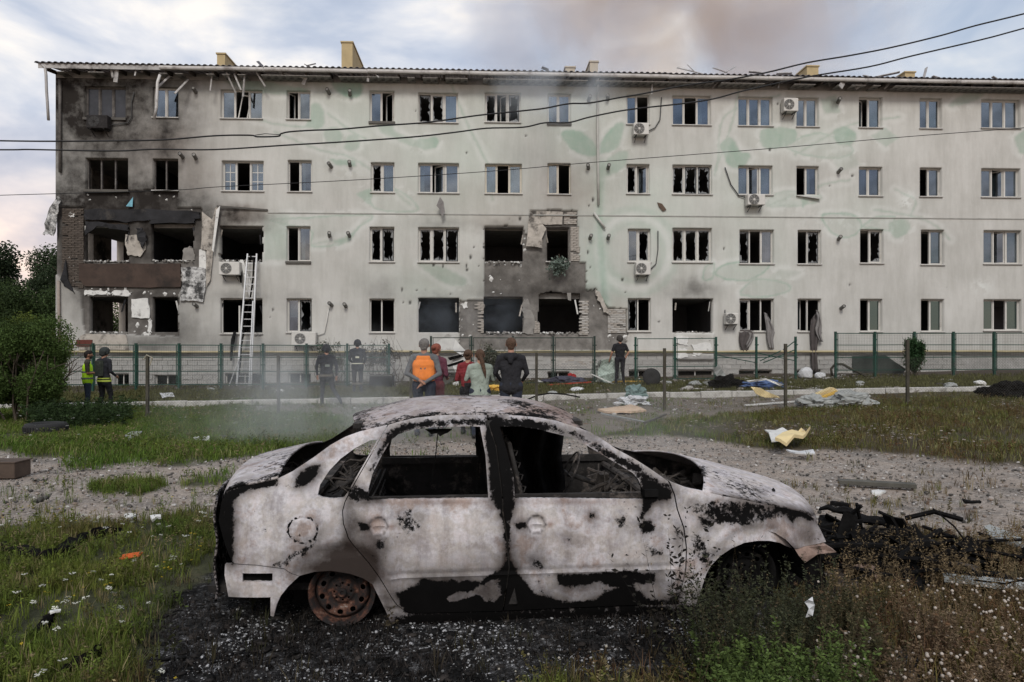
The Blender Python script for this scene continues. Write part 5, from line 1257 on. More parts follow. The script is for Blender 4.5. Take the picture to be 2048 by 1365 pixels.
u, v, road, ash, deb, fard, terr, soilw = zones(GX, GY, GZ)
GZ = GZ-.02*road
gA = np.stack([road, ash, np.maximum(deb, 0), fard], -1).reshape(-1, 4)
# dryness: rusty weeds on the right, green on the left
def dryness(x, y):
    d = sst((x-.2*y+.3)/(0.18*y+.4)); d = np.where(y < 6.5, np.maximum(sst((x-1.35)/.7), .55*sst((x+.4)/1.2))*(.45+.5*vnoise(x, y, 1.2, 88)), d*(.35+.75*vnoise(x, y, .5, 87)))
    return np.clip(d+.25*(vnoise(x, y, .9, 89)-.5), 0, 1)
gB = np.stack([terr, soilw, dryness(GX, GY), np.ones_like(terr)], -1).reshape(-1, 4)
i = np.arange(GX.size).reshape(GX.shape)
m, n, l, b = new_mat('ground')
aA = attr(n, 'A'); aB = attr(n, 'B'); sA = N(n, 'ShaderNodeSeparateColor'); sB = N(n, 'ShaderNodeSeparateColor'); l.new(aA.outputs['Color'], sA.inputs[0]); l.new(aB.outputs['Color'], sB.inputs[0]); t = N(n, 'ShaderNodeTexCoord')
g1 = noise(n, l, t, 3.0, 9, .7); gr = ramp(n, [(.35, (.030, .032, .018)), (.55, (.055, .058, .030)), (.7, (.085, .075, .048))]); l.new(g1.outputs[0], gr.inputs[0]); c = gr.outputs[0]
c = mixc(n, l, sB.outputs[2], c, (.060, .044, .030))
tm = noise(n, l, t, 1.3, 8, .7); tr_ = ramp(n, [(.35, (.055, .052, .028)), (.55, (.085, .078, .038)), (.7, (.13, .115, .08))]); l.new(tm.outputs[0], tr_.inputs[0])
c = mixc(n, l, sB.outputs[0], c, tr_.outputs[0]); c = mixc(n, l, sB.outputs[1], c, (.075, .062, .05))
# gravel: stones of several sizes
v1 = N(n, 'ShaderNodeTexVoronoi', i_Scale=26.0); l.new(t.outputs['Object'], v1.inputs['Vector']); v2 = N(n, 'ShaderNodeTexVoronoi', i_Scale=62.0); l.new(t.outputs['Object'], v2.inputs['Vector'])
sv = N(n, 'ShaderNodeSeparateColor'); l.new(v1.outputs['Color'], sv.inputs[0]); sv2 = N(n, 'ShaderNodeSeparateColor'); l.new(v2.outputs['Color'], sv2.inputs[0])
sr = ramp(n, [(0, (.12, .11, .10)), (.4, (.23, .21, .19)), (.8, (.34, .31, .285)), (1, (.52, .50, .47))]); l.new(mth(n, l, 'ADD', mth(n, l, 'MULTIPLY', sv.outputs[0], .55), mth(n, l, 'MULTIPLY', sv2.outputs[0], .45)), sr.inputs[0])
big = noise(n, l, t, .8, 6, .6); br_ = ramp(n, [(.35, (.72, .70, .68)), (.65, (1.12, 1.08, 1.04))]); l.new(big.outputs[0], br_.inputs[0])
grav = mixc(n, l, 1.0, sr.outputs[0], br_.outputs[0], 'MULTIPLY')
sand = noise(n, l, t, 1.6, 8, .7); sn_ = ramp(n, [(.42, (0,)*3), (.6, (.75,)*3)]); l.new(sand.outputs[0], sn_.inputs[0])
grav = mixc(n, l, sn_.outputs[0], grav, (.29, .24, .20))
c = mixc(n, l, sA.outputs[0], c, grav); c = mixc(n, l, mth(n, l, 'MULTIPLY', aA.outputs['Alpha'], .8, True), c, mixc(n, l, .5, grav, (.10, .09, .075)))
dv = noise(n, l, t, 22, 6, .75); dr_ = ramp(n, [(.40, (.05, .04, .034)), (.56, (.11, .09, .078)), (.66, (.30, .26, .24))]); l.new(dv.outputs[0], dr_.inputs[0])
c = mixc(n, l, sA.outputs[2], c, dr_.outputs[0])
av = noise(n, l, t, 9, 9, .8); av2 = noise(n, l, t, 60, 4, .7); ar = ramp(n, [(.38, (.004, .004, .004)), (.50, (.012, .0115, .0115)), (.56, (.05, .049, .049)), (.64, (.22, .22, .225)), (.72, (.38, .38, .385))])
l.new(mth(n, l, 'ADD', mth(n, l, 'MULTIPLY', av.outputs[0], .62), mth(n, l, 'MULTIPLY', av2.outputs[0], .40)), ar.inputs[0])
ab = noise(n, l, t, 1.7, 6, .6); abr = ramp(n, [(.42, (.25,)*3), (.62, (1.5,)*3)]); l.new(ab.outputs[0], abr.inputs[0]); c = mixc(n, l, sA.outputs[1], c, mixc(n, l, 1.0, ar.outputs[0], abr.outputs[0], 'MULTIPLY'))
l.new(c, b.inputs['Base Color']); b.inputs['Roughness'].default_value = .95; b.inputs['Specular IOR Level'].default_value = .15
hb = mth(n, l, 'ADD', mth(n, l, 'MULTIPLY', v1.outputs['Distance'], -1.0), mth(n, l, 'MULTIPLY', av2.outputs[0], .6))
bp = N(n, 'ShaderNodeBump', i_Strength=.7, i_Distance=.02); l.new(hb, bp.inputs['Height']); l.new(bp.outputs[0], b.inputs['Normal'])
o = np_mesh('ground', np.stack([GX.ravel(), GY.ravel(), GZ.ravel()], -1), np.stack([i[:-1, :-1].ravel(), i[1:, :-1].ravel(), i[1:, 1:].ravel(), i[:-1, 1:].ravel()], -1), MATS['ground'], smooth=True, attrs={'A': gA, 'B': gB})
tag(o, kind='structure')
# ---- kerb along the terrace: whitewashed stones
kerbm = pm('kerb_concrete', (.40, .39, .365), .9, var=.25, scale=4, bump=.5, bscale=22, dirt=(.15, .14, .12), dirt_at=(.52, .68))
kr = tag(empty('kerb'), kind='structure')
for j in range(37):
    x0 = -18+j*1.0; x1 = x0+.985; mb = MB(); y0, y1 = kerb_y(x0), kerb_y(x1); z0, z1 = float(kerb_z(x0)), float(kerb_z(x1)); q = random.uniform(-.012, .012)
    mb.add([(x0, y0-.08, z0-.3), (x1, y1-.08, z1-.3), (x1, y1+.09, z1-.3), (x0, y0+.09, z0-.3), (x0, y0-.07, z0+.01+q), (x1, y1-.07, z1+.01+q), (x1, y1+.09, z1+.015+q), (x0, y0+.09, z0+.015+q)], [(0, 3, 2, 1), (4, 5, 6, 7), (0, 1, 5, 4), (1, 2, 6, 5), (2, 3, 7, 6), (3, 0, 4, 7)])
    bevel(mb.build('kerb_stone', kerbm, kr), .015)
# ================================================================== SCATTERING
def rots(ax, az, sc):
    cz, sz = np.cos(az), np.sin(az); cx, sx = np.cos(ax), np.sin(ax); M = np.zeros((len(az), 3, 3))
    M[:, 0, 0] = cz; M[:, 0, 1] = -sz*cx; M[:, 0, 2] = sz*sx; M[:, 1, 0] = sz; M[:, 1, 1] = cz*cx; M[:, 1, 2] = -cz*sx; M[:, 2, 1] = sx; M[:, 2, 2] = cx
    return M*sc[:, None, None]
def scatter(tpls, P, ax, az, sc, col, which=None):
    """copies of small templates (verts, tris, vertex shade) merged into one set of arrays"""
    VV = []; FF = []; CC = []; off = 0
    which = RS.randint(0, len(tpls), len(P)) if which is None else which
    M = rots(ax, az, sc)
    for k, (tv, tf, ts) in enumerate(tpls):
        s = np.nonzero(which == k)[0]
        if not len(s): continue
        V = np.einsum('nij,kj->nki', M[s], tv)+P[s][:, None, :]
        F = tf[None]+(np.arange(len(s))*len(tv))[:, None, None]+off
        C = col[s][:, None, :]*ts[None, :, None]
        VV.append(V.reshape(-1, 3)); FF.append(F.reshape(-1, 3)); CC.append(C.reshape(-1, 3)); off += V.shape[0]*V.shape[1]
    return np.concatenate(VV), np.concatenate(FF), np.concatenate(CC)
def blade_clump(n, h, spread, w, seed, lean=.5):
    r = np.random.RandomState(seed); V = []; F = []; S_ = []
    for i in range(n):
        a = r.rand()*6.283; bx, by = r.randn(2)*spread; hh = h*r.uniform(.5, 1.15); le = lean*r.uniform(.2, 1.2)*hh; d = np.array([math.cos(a), math.sin(a)]); p = np.array([-d[1], d[0]])*w*r.uniform(.6, 1.2)
        b = len(V); m_ = np.array([bx, by])+d*le*.35; e_ = np.array([bx, by])+d*le
        V += [(bx-p[0], by-p[1], -.01), (bx+p[0], by+p[1], -.01), (m_[0]-p[0]*.8, m_[1]-p[1]*.8, hh*.6), (m_[0]+p[0]*.8, m_[1]+p[1]*.8, hh*.6), (e_[0], e_[1], hh)]
        F += [(b, b+1, b+3), (b, b+3, b+2), (b+2, b+3, b+4)]; q = r.uniform(.7, 1.3); S_ += [q]*5
    return np.array(V), np.array(F), np.array(S_)
def leafy(nst, h, seed, leaf=.03, nl=14, spread=.05):
    """a weed: thin stems with small leaves"""
    r = np.random.RandomState(seed); V = []; F = []; S_ = []
    for s in range(nst):
        a = r.rand()*6.283; le = r.uniform(.1, .5)*h; b0 = r.randn(2)*spread; top = np.array([b0[0]+math.cos(a)*le, b0[1]+math.sin(a)*le, h*r.uniform(.6, 1.1)])
        base = np.array([b0[0], b0[1], 0]); b = len(V); V += [base+(.002, 0, 0), base-(.002, 0, 0), top]; F += [(b, b+1, b+2)]; S_ += [.8]*3
        for k in range(nl):
            f = r.uniform(.15, 1); c = base+(top-base)*f; d = r.randn(3); d[2] = abs(d[2])*.6; d /= np.linalg.norm(d); s_ = np.cross(d, r.randn(3)); s_ /= np.linalg.norm(s_)+1e-9
            L = leaf*r.uniform(.6, 1.3); b = len(V); V += [c, c+d*L*.5+s_*L*.22, c+d*L, c+d*L*.5-s_*L*.22]; F += [(b, b+1, b+2), (b, b+2, b+3)]; S_ += [r.uniform(.6, 1.35)]*4
    return np.array(V), np.array(F), np.array(S_)
def veg_mat(name, transl=.25):
    m, n, l, b = new_mat(name); a_ = attr(n, 'A'); l.new(a_.outputs['Color'], b.inputs['Base Color']); b.inputs['Roughness'].default_value = .75; b.inputs['Specular IOR Level'].default_value = .15
    tl = N(n, 'ShaderNodeBsdfTranslucent'); l.new(a_.outputs['Color'], tl.inputs[0]); mx = N(n, 'ShaderNodeMixShader'); mx.inputs[0].default_value = transl
    l.new(b.outputs[0], mx.inputs[1]); l.new(tl.outputs[0], mx.inputs[2]); l.new(mx.outputs[0], n['Material Output'].inputs[0]); return m
vm = veg_mat('vegetation')
def rgba(C): return np.concatenate([np.clip(C, 0, 1), np.ones((len(C), 1))], 1)
def sample(x0, x1, y0, y1, n): return RS.uniform(x0, x1, n), RS.uniform(y0, y1, n)
def in_view(x, y, z, mu=140):
    u, v = proj(x, y, z); return (u > -mu) & (u < 2048+mu) & (v < 1365+90)
def grass_field(name, n, x0, x1, y0, y1, tpls, dens, hs, label_zone=None, colf=None):
    x, y = sample(x0, x1, y0, y1, n); z = G(x, y); keep_ = in_view(x, y, z)
    x, y, z = x[keep_], y[keep_], z[keep_]; u, v, road, ash, deb, fard, terr, soilw = zones(x, y, z)
    d = dens(x, y, u, v, road, ash, deb, fard, terr, soilw); k = RS.rand(len(x)) < d
    x, y, z = x[k], y[k], z[k]; n_ = len(x); dr = dryness(x, y)
    sc = hs*RS.uniform(.55, 1.35, n_)*(.6+.8*vnoise(x, y, .8, 91))
    C = colf(x, y, dr, n_)
    V, F, C_ = scatter(tpls, np.stack([x, y, z-.005], -1), RS.randn(n_)*.12, RS.rand(n_)*6.283, sc, C)
    o = np_mesh(name, V, F, vm, attrs={'A': rgba(C_)}); tag(o, kind='stuff'); return o
def colf_main(x, y, dr, n_):
    gu, gv = proj(x, y, G(x, y)); burn = np.where(y < 7, sst(.5-sdf(gu, gv, ASH)/130), 0)[:, None]; dr = np.clip(dr+.5*sst((vnoise(x, y, 1.3, 131)-.5)/.3)*(y < 7), 0, 1)
    a = np.array([.062, .125, .019]); b_ = np.array([.145, .165, .032]); c_ = np.array([.140, .080, .045]); d_ = np.array([.23, .19, .10])
    m_ = vnoise(x, y, 1.6, 92)[:, None]; C = a*(1-m_)+b_*m_
    q = np.clip(dr+.35*RS.randn(n_)*.5, 0, 1)[:, None]; C = C*(1-q)+c_*q
    s = (RS.rand(n_) < .14)[:, None]; C = np.where(s, d_, C); C = C*(1-.85*burn)+np.array([.03, .024, .018])*.85*burn; return C*RS.uniform(.65, 1.25, (n_, 1))
bl = [blade_clump(9, .13, .022, .0030, k, .6) for k in range(6)]
HEAP = [(1640,1040),(1760,1045),(1900,1085),(1990,1110),(2080,1175),(2080,1215),(1880,1205),(1760,1190),(1680,1180),(1640,1130)]
tyre_p = gp(92, 868)
def clear(x, y, u, v):
    k = 1-.93*sst(.5-sdf(u, v, HEAP)/20)*(y < 8)
    k = k*(1-np.exp(-(np.hypot((x-tyre_p.x)/.75, (y-tyre_p.y+.5)/1.2))**4))
    k = k*(1-.8*np.exp(-(segdist(u, v, [(-60,1100),(70,1124),(120,1122),(150,1097),(230,1077)])/14)**2)*(y < 8))
    return k
def dens_near(x, y, u, v, road, ash, deb, fard, terr, soilw):
    d = (1-road*.97)*(1-.985*np.clip(sst(.80-sdf(u, v, ASH)/95+.5*(vnoise(x, y, 2.5, 133)-.5)), 0, 1))*(1-deb*.7)*clear(x, y, u, v); patch = .14+1.0*sst((vnoise(x, y, 1.5, 93)-.34)/.3)
    return d*np.clip(patch, 0, 1)
grass_field('grass', 76000, -6.2, 6.2, 2.0, 8.2, bl, dens_near, .78, colf=colf_main)
lf = [leafy(4, .12, 30+k, .020, 14, .03) for k in range(5)]
grass_field('low_weeds', 15000, -6, 6.2, 2.0, 8.0, lf, lambda *a: dens_near(*a)*.8, 1.0, colf=lambda x, y, dr, n_: colf_main(x, y, dr*1.1, n_)*.9)
bm_ = [blade_clump(11, .15, .09, .0062, 50+k, .8) for k in range(5)]
def dens_mid(x, y, u, v, road, ash, deb, fard, terr, soilw):
    left = sst((900-u)/260); p = sst((vnoise(x, y, .5, 94)-.25)/.3)
    d = clear(x, y, u, v)*np.clip(.25+.75*p, 0, 1)*(1-road*.98)*(1-fard*.9)*(1-terr)
    return d*(.45+.55*left)
grass_field('grass', 60000, -17, 17, 8.0, 22.0, bm_, dens_mid, .7, colf=lambda x, y, dr, n_: colf_main(x, y, dr, n_)*np.array([.85, 1.0, .85]))
lm = [leafy(4, .17, 70+k, .038, 14, .10) for k in range(5)]
grass_field('low_weeds', 12000, -17, 17, 8.5, 21.6, lm, lambda *a: dens_mid(*a)*.7, .8, colf=lambda x, y, dr, n_: colf_main(x, y, dr*1.1, n_)*.85)
bt = [blade_clump(7, .13, .09, .011, 90+k, .6) for k in range(4)]
grass_field('grass', 30000, -18, 22, 21.8, 27.6, bt, lambda x, y, u, v, road, ash, deb, fard, terr, soilw: terr*(1-soilw*.75)*(.3+.7*vnoise(x, y, .8, 95)), .8, colf=lambda x, y, dr, n_: np.array([.10, .10, .04])*RS.uniform(.6, 1.3, (n_, 1)))
# ---- seed heads and small flowers
def bloom(kind, seed):
    r = np.random.RandomState(seed); V = []; F = []; S_ = []
    h = 1.0; b = 0; V += [(-.004, 0, 0), (.004, 0, 0), (0, 0, h)]; F += [(0, 1, 2)]; S_ += [-1]*3
    if kind == 'ball':
        bm = bmesh.new(); bmesh.ops.create_icosphere(bm, subdivisions=1, radius=.085); o_ = len(V)
        V += [(v.co.x, v.co.y, v.co.z+h) for v in bm.verts]; F += [tuple(o_+v.index for v in f.verts) for f in bm.faces]; S_ += [r.uniform(.8, 1.1)]*len(bm.verts); bm.free()
    else:
        for k in range(12):
            a = r.rand()*6.28; q = r.uniform(0, .13); c = np.array([q*math.cos(a), q*math.sin(a), h+r.uniform(-.03, .03)]); o_ = len(V); w = .035
            V += [c+(w, 0, 0), c+(0, w, 0), c-(w, 0, .01), c-(0, w, -.01)]; F += [(o_, o_+1, o_+2), (o_, o_+2, o_+3)]; S_ += [r.uniform(.75, 1.15)]*4
    return np.array([np.array(q, float) for q in V]), np.array(F), np.array(S_)
def flowers(name, n, region, kind, size, col, hfac, dens):
    x, y = sample(*region, n); z = G(x, y); k = in_view(x, y, z); x, y, z = x[k], y[k], z[k]; zz = zones(x, y, z); d = dens(x, y, *zz); k = RS.rand(len(x)) < d; x, y, z = x[k], y[k], z[k]; n_ = len(x)
    tp = [bloom(kind, s) for s in range(4)]; tp2 = []
    for tv, tf, ts in tp:
        tv = tv.copy(); head = tv[:, 2] > .6; tv[head, :2] *= 1; tv[:, 2] = np.where(tv[:, 2] > .6, (tv[:, 2]-1)+hfac/size, tv[:, 2]*hfac/size); tv[2, 2] = hfac/size; tp2.append((tv, tf, np.where(ts < 0, .22, ts)))
    V, F, C = scatter(tp2, np.stack([x, y, z], -1), RS.randn(n_)*.15, RS.rand(n_)*6.28, size*RS.uniform(.7, 1.3, n_), np.array(col)*RS.uniform(.8, 1.1, (n_, 1)))
    tag(np_mesh(name, V, F, vm, attrs={'A': rgba(C)}), kind='stuff')
flowers('white_seed_heads', 2600, (1.1, 4.6, 2.3, 4.2), 'ball', .085, (.52, .46, .40), .16, lambda x, y, u, v, *z: np.clip((1-z[1])*.55*sst((vnoise(x, y, 1.5, 96)-.25)/.3), 0, 1)*np.where((u > 1400), 1, .4))
flowers('white_seed_heads', 260, (-.2, 1.6, 2.3, 3.3), 'ball', .075, (.42, .39, .33), .15, lambda x, y, u, v, *z: .35*(v > 1290)*(v < 1400))
flowers('white_yarrow', 1300, (-5, -.6, 2.3, 7.0), 'umbel', .15, (.66, .66, .58), .15, lambda x, y, u, v, *z: np.clip((1-z[0])*(1-z[1])*.35*(vnoise(x, y, 1.2, 97) > .42), 0, 1))
flowers('yellow_flowers', 1500, (-6, -1.2, 3.0, 7.3), 'umbel', .07, (.55, .40, .03), .14, lambda x, y, u, v, *z: np.clip((1-z[0])*(1-z[1])*.6*(vnoise(x, y, .9, 98) > .55), 0, 1))
flowers('white_field_flowers', 5200, (2.0, 17, 9.5, 17.5), 'umbel', .16, (.46, .40, .36), .20, lambda x, y, u, v, *z: np.clip((1-z[0])*(vnoise(x, y, .45, 99) > .48)*.8, 0, 1)*(u > 1350))
flowers('white_field_flowers', 1500, (-15, -2, 11, 21), 'umbel', .20, (.50, .50, .46), .25, lambda x, y, u, v, *z: (1-z[0])*(1-z[3])*.35*(vnoise(x, y, .5, 100) > .45))
grass_field('charred_stubble', 9000, -3.0, 2.8, 2.0, 4.8, [blade_clump(7, .028, .02, .0022, 150+k, 1.6) for k in range(4)], lambda x, y, u, v, *z: sst(.7-sdf(u, v, ASH)/110)*(.3+.7*(vnoise(x, y, 2.0, 137) > .45)), 1.0, colf=lambda x, y, dr, n_: np.array([.018, .015, .013])*RS.uniform(.3, 2.2, (n_, 1)))
# ---- taller weeds by the front wheel
def weeds(name, spots, h, leaf, nl, nst, col, seed, label=None):
    tp = [leafy(nst, h, seed+k, leaf, nl, .05) for k in range(4)]
    P = []; 
    for (u, v, y) in spots: q = at(u, v, y); P.append((q.x, q.y, Gf(q.x, q.y)))
    P = np.array(P); n_ = len(P)
    V, F, C = scatter(tp, P, RS.randn(n_)*.12, RS.rand(n_)*6.28, RS.uniform(.65, 1.15, n_), np.array(col)*RS.uniform(.6, 1.25, (n_, 1)))
    return tag(np_mesh(name, V, F, vm, attrs={'A': rgba(C)}), kind='stuff')
sp = []
for _ in range(46): y = RS.uniform(3.15, 3.75); sp.append((RS.uniform(1400, 1640), 0, y))
weeds('tall_weeds', sp, .46, .018, 46, 7, (.045, .050, .026), 200)
sp = [(RS.uniform(1440, 1700), 0, RS.uniform(2.6, 3.2)) for _ in range(56)]
weeds('tall_weeds', sp, .27, .020, 60, 8, (.085, .125, .034), 210)
sp = [(RS.uniform(1390, 1680), 0, RS.uniform(3.0, 3.6)) for _ in range(26)]
weeds('tall_weeds', sp, .52, .012, 16, 5, (.11, .085, .05), 215)
sp = [(RS.uniform(1560, 1760)-40*(3.4-y), 0, y) for y in RS.uniform(2.6, 3.9, 60)]
weeds('tall_weeds', sp, .28, .018, 50, 7, (.065, .060, .030), 220)
sp = [(RS.uniform(1660, 2050), 0, y) for y in RS.uniform(3.8, 5.6, 80)]
weeds('dry_weeds', sp, .28, .016, 26, 9, (.17, .125, .07), 240)
sp = [(RS.uniform(1740, 2100), 0, y) for y in RS.uniform(2.7, 3.8, 80)]
weeds('dry_weeds', sp, .22, .016, 30, 9, (.15, .105, .065), 260)
weeds('charred_weeds', [(u, 0, RS.uniform(3.35, 3.7)) for u in [1352, 1360, 1372, 1380, 1385, 1394, 1400, 1408, 1420, 1432, 1445, 1362, 1376]], .62, .030, 20, 2, (.020, .018, .014), 280)
sp = [(RS.uniform(60, 250), 0, y) for y in RS.uniform(15.5, 19, 90)]
weeds('low_weeds', sp, .55, .07, 24, 6, (.030, .052, .018), 300)
# ---- ash crumbs, small stones and litter
def rocks(name, n, region, smin, smax, cols, dens, mat=vm, flat=.6):
    x, y = sample(*region, n); z = G(x, y); k = in_view(x, y, z, 60); x, y, z = x[k], y[k], z[k]; zz = zones(x, y, z); k = RS.rand(len(x)) < dens(x, y, *zz); x, y, z = x[k], y[k], z[k]; n_ = len(x); tp = []
    for s in range(5):
        r = np.random.RandomState(s); bm = bmesh.new(); bmesh.ops.create_icosphere(bm, subdivisions=1, radius=1)
        V = np.array([v.co for v in bm.verts])*r.uniform(.6, 1.2, (12 if len(bm.verts) == 12 else len(bm.verts), 1))*np.array([1, r.uniform(.5, 1), flat]); F = np.array([[v.index for v in f.verts] for f in bm.faces]); bm.free(); tp.append((V, F, np.ones(len(V))*r.uniform(.8, 1.2)))
    C = np.array(cols)[RS.randint(0, len(cols), n_)]*RS.uniform(.7, 1.2, (n_, 1))
    V, F, C = scatter(tp, np.stack([x, y, z], -1), RS.randn(n_)*.4, RS.rand(n_)*6.28, smin*(smax/smin)**(RS.rand(n_)**2.2), C)
    tag(np_mesh(name, V, F, mat, attrs={'A': rgba(C)}), kind='stuff')
rocks('gravel', 24000, (-8, 8, 4.5, 12.5), .006, .034, [(.30, .27, .25), (.18, .165, .15), (.45, .43, .41), (.08, .075, .07), (.24, .19, .155)], lambda x, y, u, v, road, *z: road)
rocks('ash_crumbs', 15000, (-2.6, 2.6, 2.3, 4.6), .0022, .012, [(.012, .012, .012), (.008, .008, .008), (.012, .012, .012), (.18, .18, .18), (.30, .30, .30), (.02, .018, .016), (.06, .055, .05)], lambda x, y, u, v, road, ash, *z: ash)
rocks('char_flakes', 9000, (-2.9, 2.7, 2.2, 4.7), .005, .040, [(.010, .010, .010), (.006, .006, .006), (.02, .018, .017), (.035, .03, .027)], lambda x, y, u, v, road, ash, *z: sst(.6-sdf(u, v, ASH)/70), flat=.22)
rocks('pale_ash', 5500, (-1.6, 2.0, 3.1, 4.1), .003, .016, [(.36, .36, .37), (.22, .22, .22), (.45, .45, .46)], lambda x, y, u, v, road, ash, *z: ash*(vnoise(x, y, 2.2, 135) > .44), flat=.4)
rocks('rubble', 2600, (-8, 14, 14, 21.8), .015, .085, [(.34, .33, .31), (.22, .20, .18), (.45, .44, .42), (.12, .10, .09), (.20, .15, .11)], lambda x, y, u, v, road, ash, deb, fard, *z: .15+.85*fard)
rocks('rubble', 3600, (-13, 16, 22.2, 28), .02, .13, [(.34, .33, .31), (.20, .18, .16), (.46, .45, .43), (.10, .085, .07), (.15, .12, .09)], lambda x, y, u, v, *z: np.where((u > 900) & (u < 1750), .8, .22)*(.25+.75*z[5]))
rocks('rubble', 1500, (-2, 16, 22.4, 27.5), .05, .34, [(.42, .41, .39), (.25, .23, .21), (.50, .49, .47), (.08, .07, .06), (.18, .14, .10), (.30, .27, .24)], lambda x, y, u, v, *z: np.where((u > 880) & (u < 1720), .7, .08)*(vnoise(x, y, .7, 121) > .42), flat=.16)
rocks('rubble', 700, (1.9, 3.4, 3.0, 5.4), .006, .035, [(.32, .28, .26), (.40, .36, .33), (.06, .05, .045)], lambda x, y, u, v, road, ash, deb, *z: .2+.8*deb)
# ================================================================== TREES AND SHRUBS
barkm = pm('bark', (.075, .060, .045), .95, var=.35, scale=8, bump=.6)
def crown(name, centre, rad, nleaf, leaf, col, parent, seed, lobes=14, colvar=.35, flat=1.0, gap=.0):
    r = np.random.RandomState(seed); L = r.randn(lobes, 3); L /= np.linalg.norm(L, axis=1)[:, None]; L = L*r.uniform(.35, .78, (lobes, 1))*np.array(rad); lr = r.uniform(.28, .5, lobes)*min(rad)
    w = r.randint(0, lobes, nleaf); d = r.randn(nleaf, 3); d /= np.linalg.norm(d, axis=1)[:, None]; P = L[w]+d*(lr[w]*r.uniform(.45, 1.08, nleaf)**.6)[:, None]+np.array(centre)
    tp = []
    for k in range(4):
        q = np.random.RandomState(k); V = []; F = []; S_ = []
        for j in range(3):
            c = q.randn(3)*.8; a = q.randn(3); a /= np.linalg.norm(a); b = np.cross(a, q.randn(3)); b /= np.linalg.norm(b); o_ = len(V)
            V += [c, c+a*.5+b*.28, c+a, c+a*.5-b*.28]; F += [(o_, o_+1, o_+2), (o_, o_+2, o_+3)]; S_ += [q.uniform(.75, 1.3)]*4
        tp.append((np.array(V), np.array(F), np.array(S_)))
    lobe_s = r.uniform(1-colvar, 1+colvar, lobes)
    C = np.array(col)[None]*(lobe_s[w]*r.uniform(.75, 1.25, nleaf))[:, None]
    V, F, C = scatter(tp, P, r.randn(nleaf)*1.5, r.rand(nleaf)*6.28, leaf*r.uniform(.6, 1.3, nleaf), C)
    o = np_mesh(name, V, F, vm, parent, attrs={'A': rgba(C)}); return o
def limbs(mb, p, d, r, L, depth, rnd):
    q = p+d*L; mid = (p+q)/2+Vector((rnd.uniform(-.08, .08),)*3)*L*.5; mb.tube([p, mid, q], [r, r*.85, r*.65], 6 if r > .03 else 4, cap=False)
    if depth == 0: return
    for _ in range(rnd.choice((2, 3))):
        e = (d+Vector((rnd.uniform(-.8, .8), rnd.uniform(-.8, .8), rnd.uniform(-.1, .6)))).normalized(); limbs(mb, q, e, r*.62, L*rnd.uniform(.6, .8), depth-1, rnd)
def tree(name, label, x, y, h, w, col, nleaf, leaf, seed, group=None, cat='tree', trunk=.12, low=.3):
    rnd = random.Random(seed); z = Gf(x, y); t_ = thing(name, label, cat, (x, y, z-.05), 0, group); mb = MB(); limbs(mb, Vector((0, 0, 0)), Vector((.03, 0, 1)), trunk, h*.34, 3, rnd); mb.build('trunk', barkm, t_)
    crown('crown', (0, 0, h*(low+(1-low)/2)), (w/2, w/2, h*(1-low)/2), nleaf, leaf, col, t_, seed, lobes=22); return t_
tree('tree', 'tall dark leafy tree at the far left edge behind the shrub', -31.0, 40.0, 8.6, 5.2, (.030, .046, .022), 16000, .17, 1, 'trees beyond the end of the block', low=.15)
tree('tree', 'sparse green tree beside the burnt end of the block', -30.2, 47.0, 8.8, 5.5, (.042, .062, .030), 12000, .16, 2, 'trees beyond the end of the block', low=.2)
tree('tree', 'lower bushy tree just left of the block corner', -23.0, 34.0, 5.2, 4.2, (.040, .064, .022), 12000, .12, 3, 'trees beyond the end of the block', low=.1)
tree('tree', 'leafy tree seen through the burnt ground floor window', -24.5, 42.0, 5.0, 5.0, (.06, .085, .03), 3000, .13, 5, 'trees beyond the end of the block', low=.1)
sx, sy = at(30, 0, 17.5).x, 17.5
def shrub(name, label, x, y, w, h, dpt, col, nleaf, leaf, seed, group=None):
    z = Gf(x, y); t_ = thing(name, label, 'shrub', (x, y, z), 0, group); rnd = random.Random(seed); mb = MB()
    for _ in range(7): limbs(mb, Vector((rnd.uniform(-w/6, w/6), rnd.uniform(-.2, .2), 0)), Vector((rnd.uniform(-.5, .5), rnd.uniform(-.3, .3), 1)).normalized(), .03, h*.32, 2, rnd)
    mb.build('stem', barkm, t_); crown('foliage', (0, 0, h*.47), (w/2, dpt/2, h*.56), nleaf, leaf, col, t_, seed, lobes=26); return t_
shrub('shrub', 'big dark green shrub at the left edge next to the man in the yellow vest', sx, sy, 3.5, 2.75, 2.2, (.052, .084, .022), 34000, .052, 11, 'shrubs at the left end')
shrub('shrub', 'yellow green leafy top of a shrub rising behind the dark one', sx-.7, sy+1.6, 2.6, 3.25, 1.6, (.11, .145, .028), 12000, .055, 12, 'shrubs at the left end')
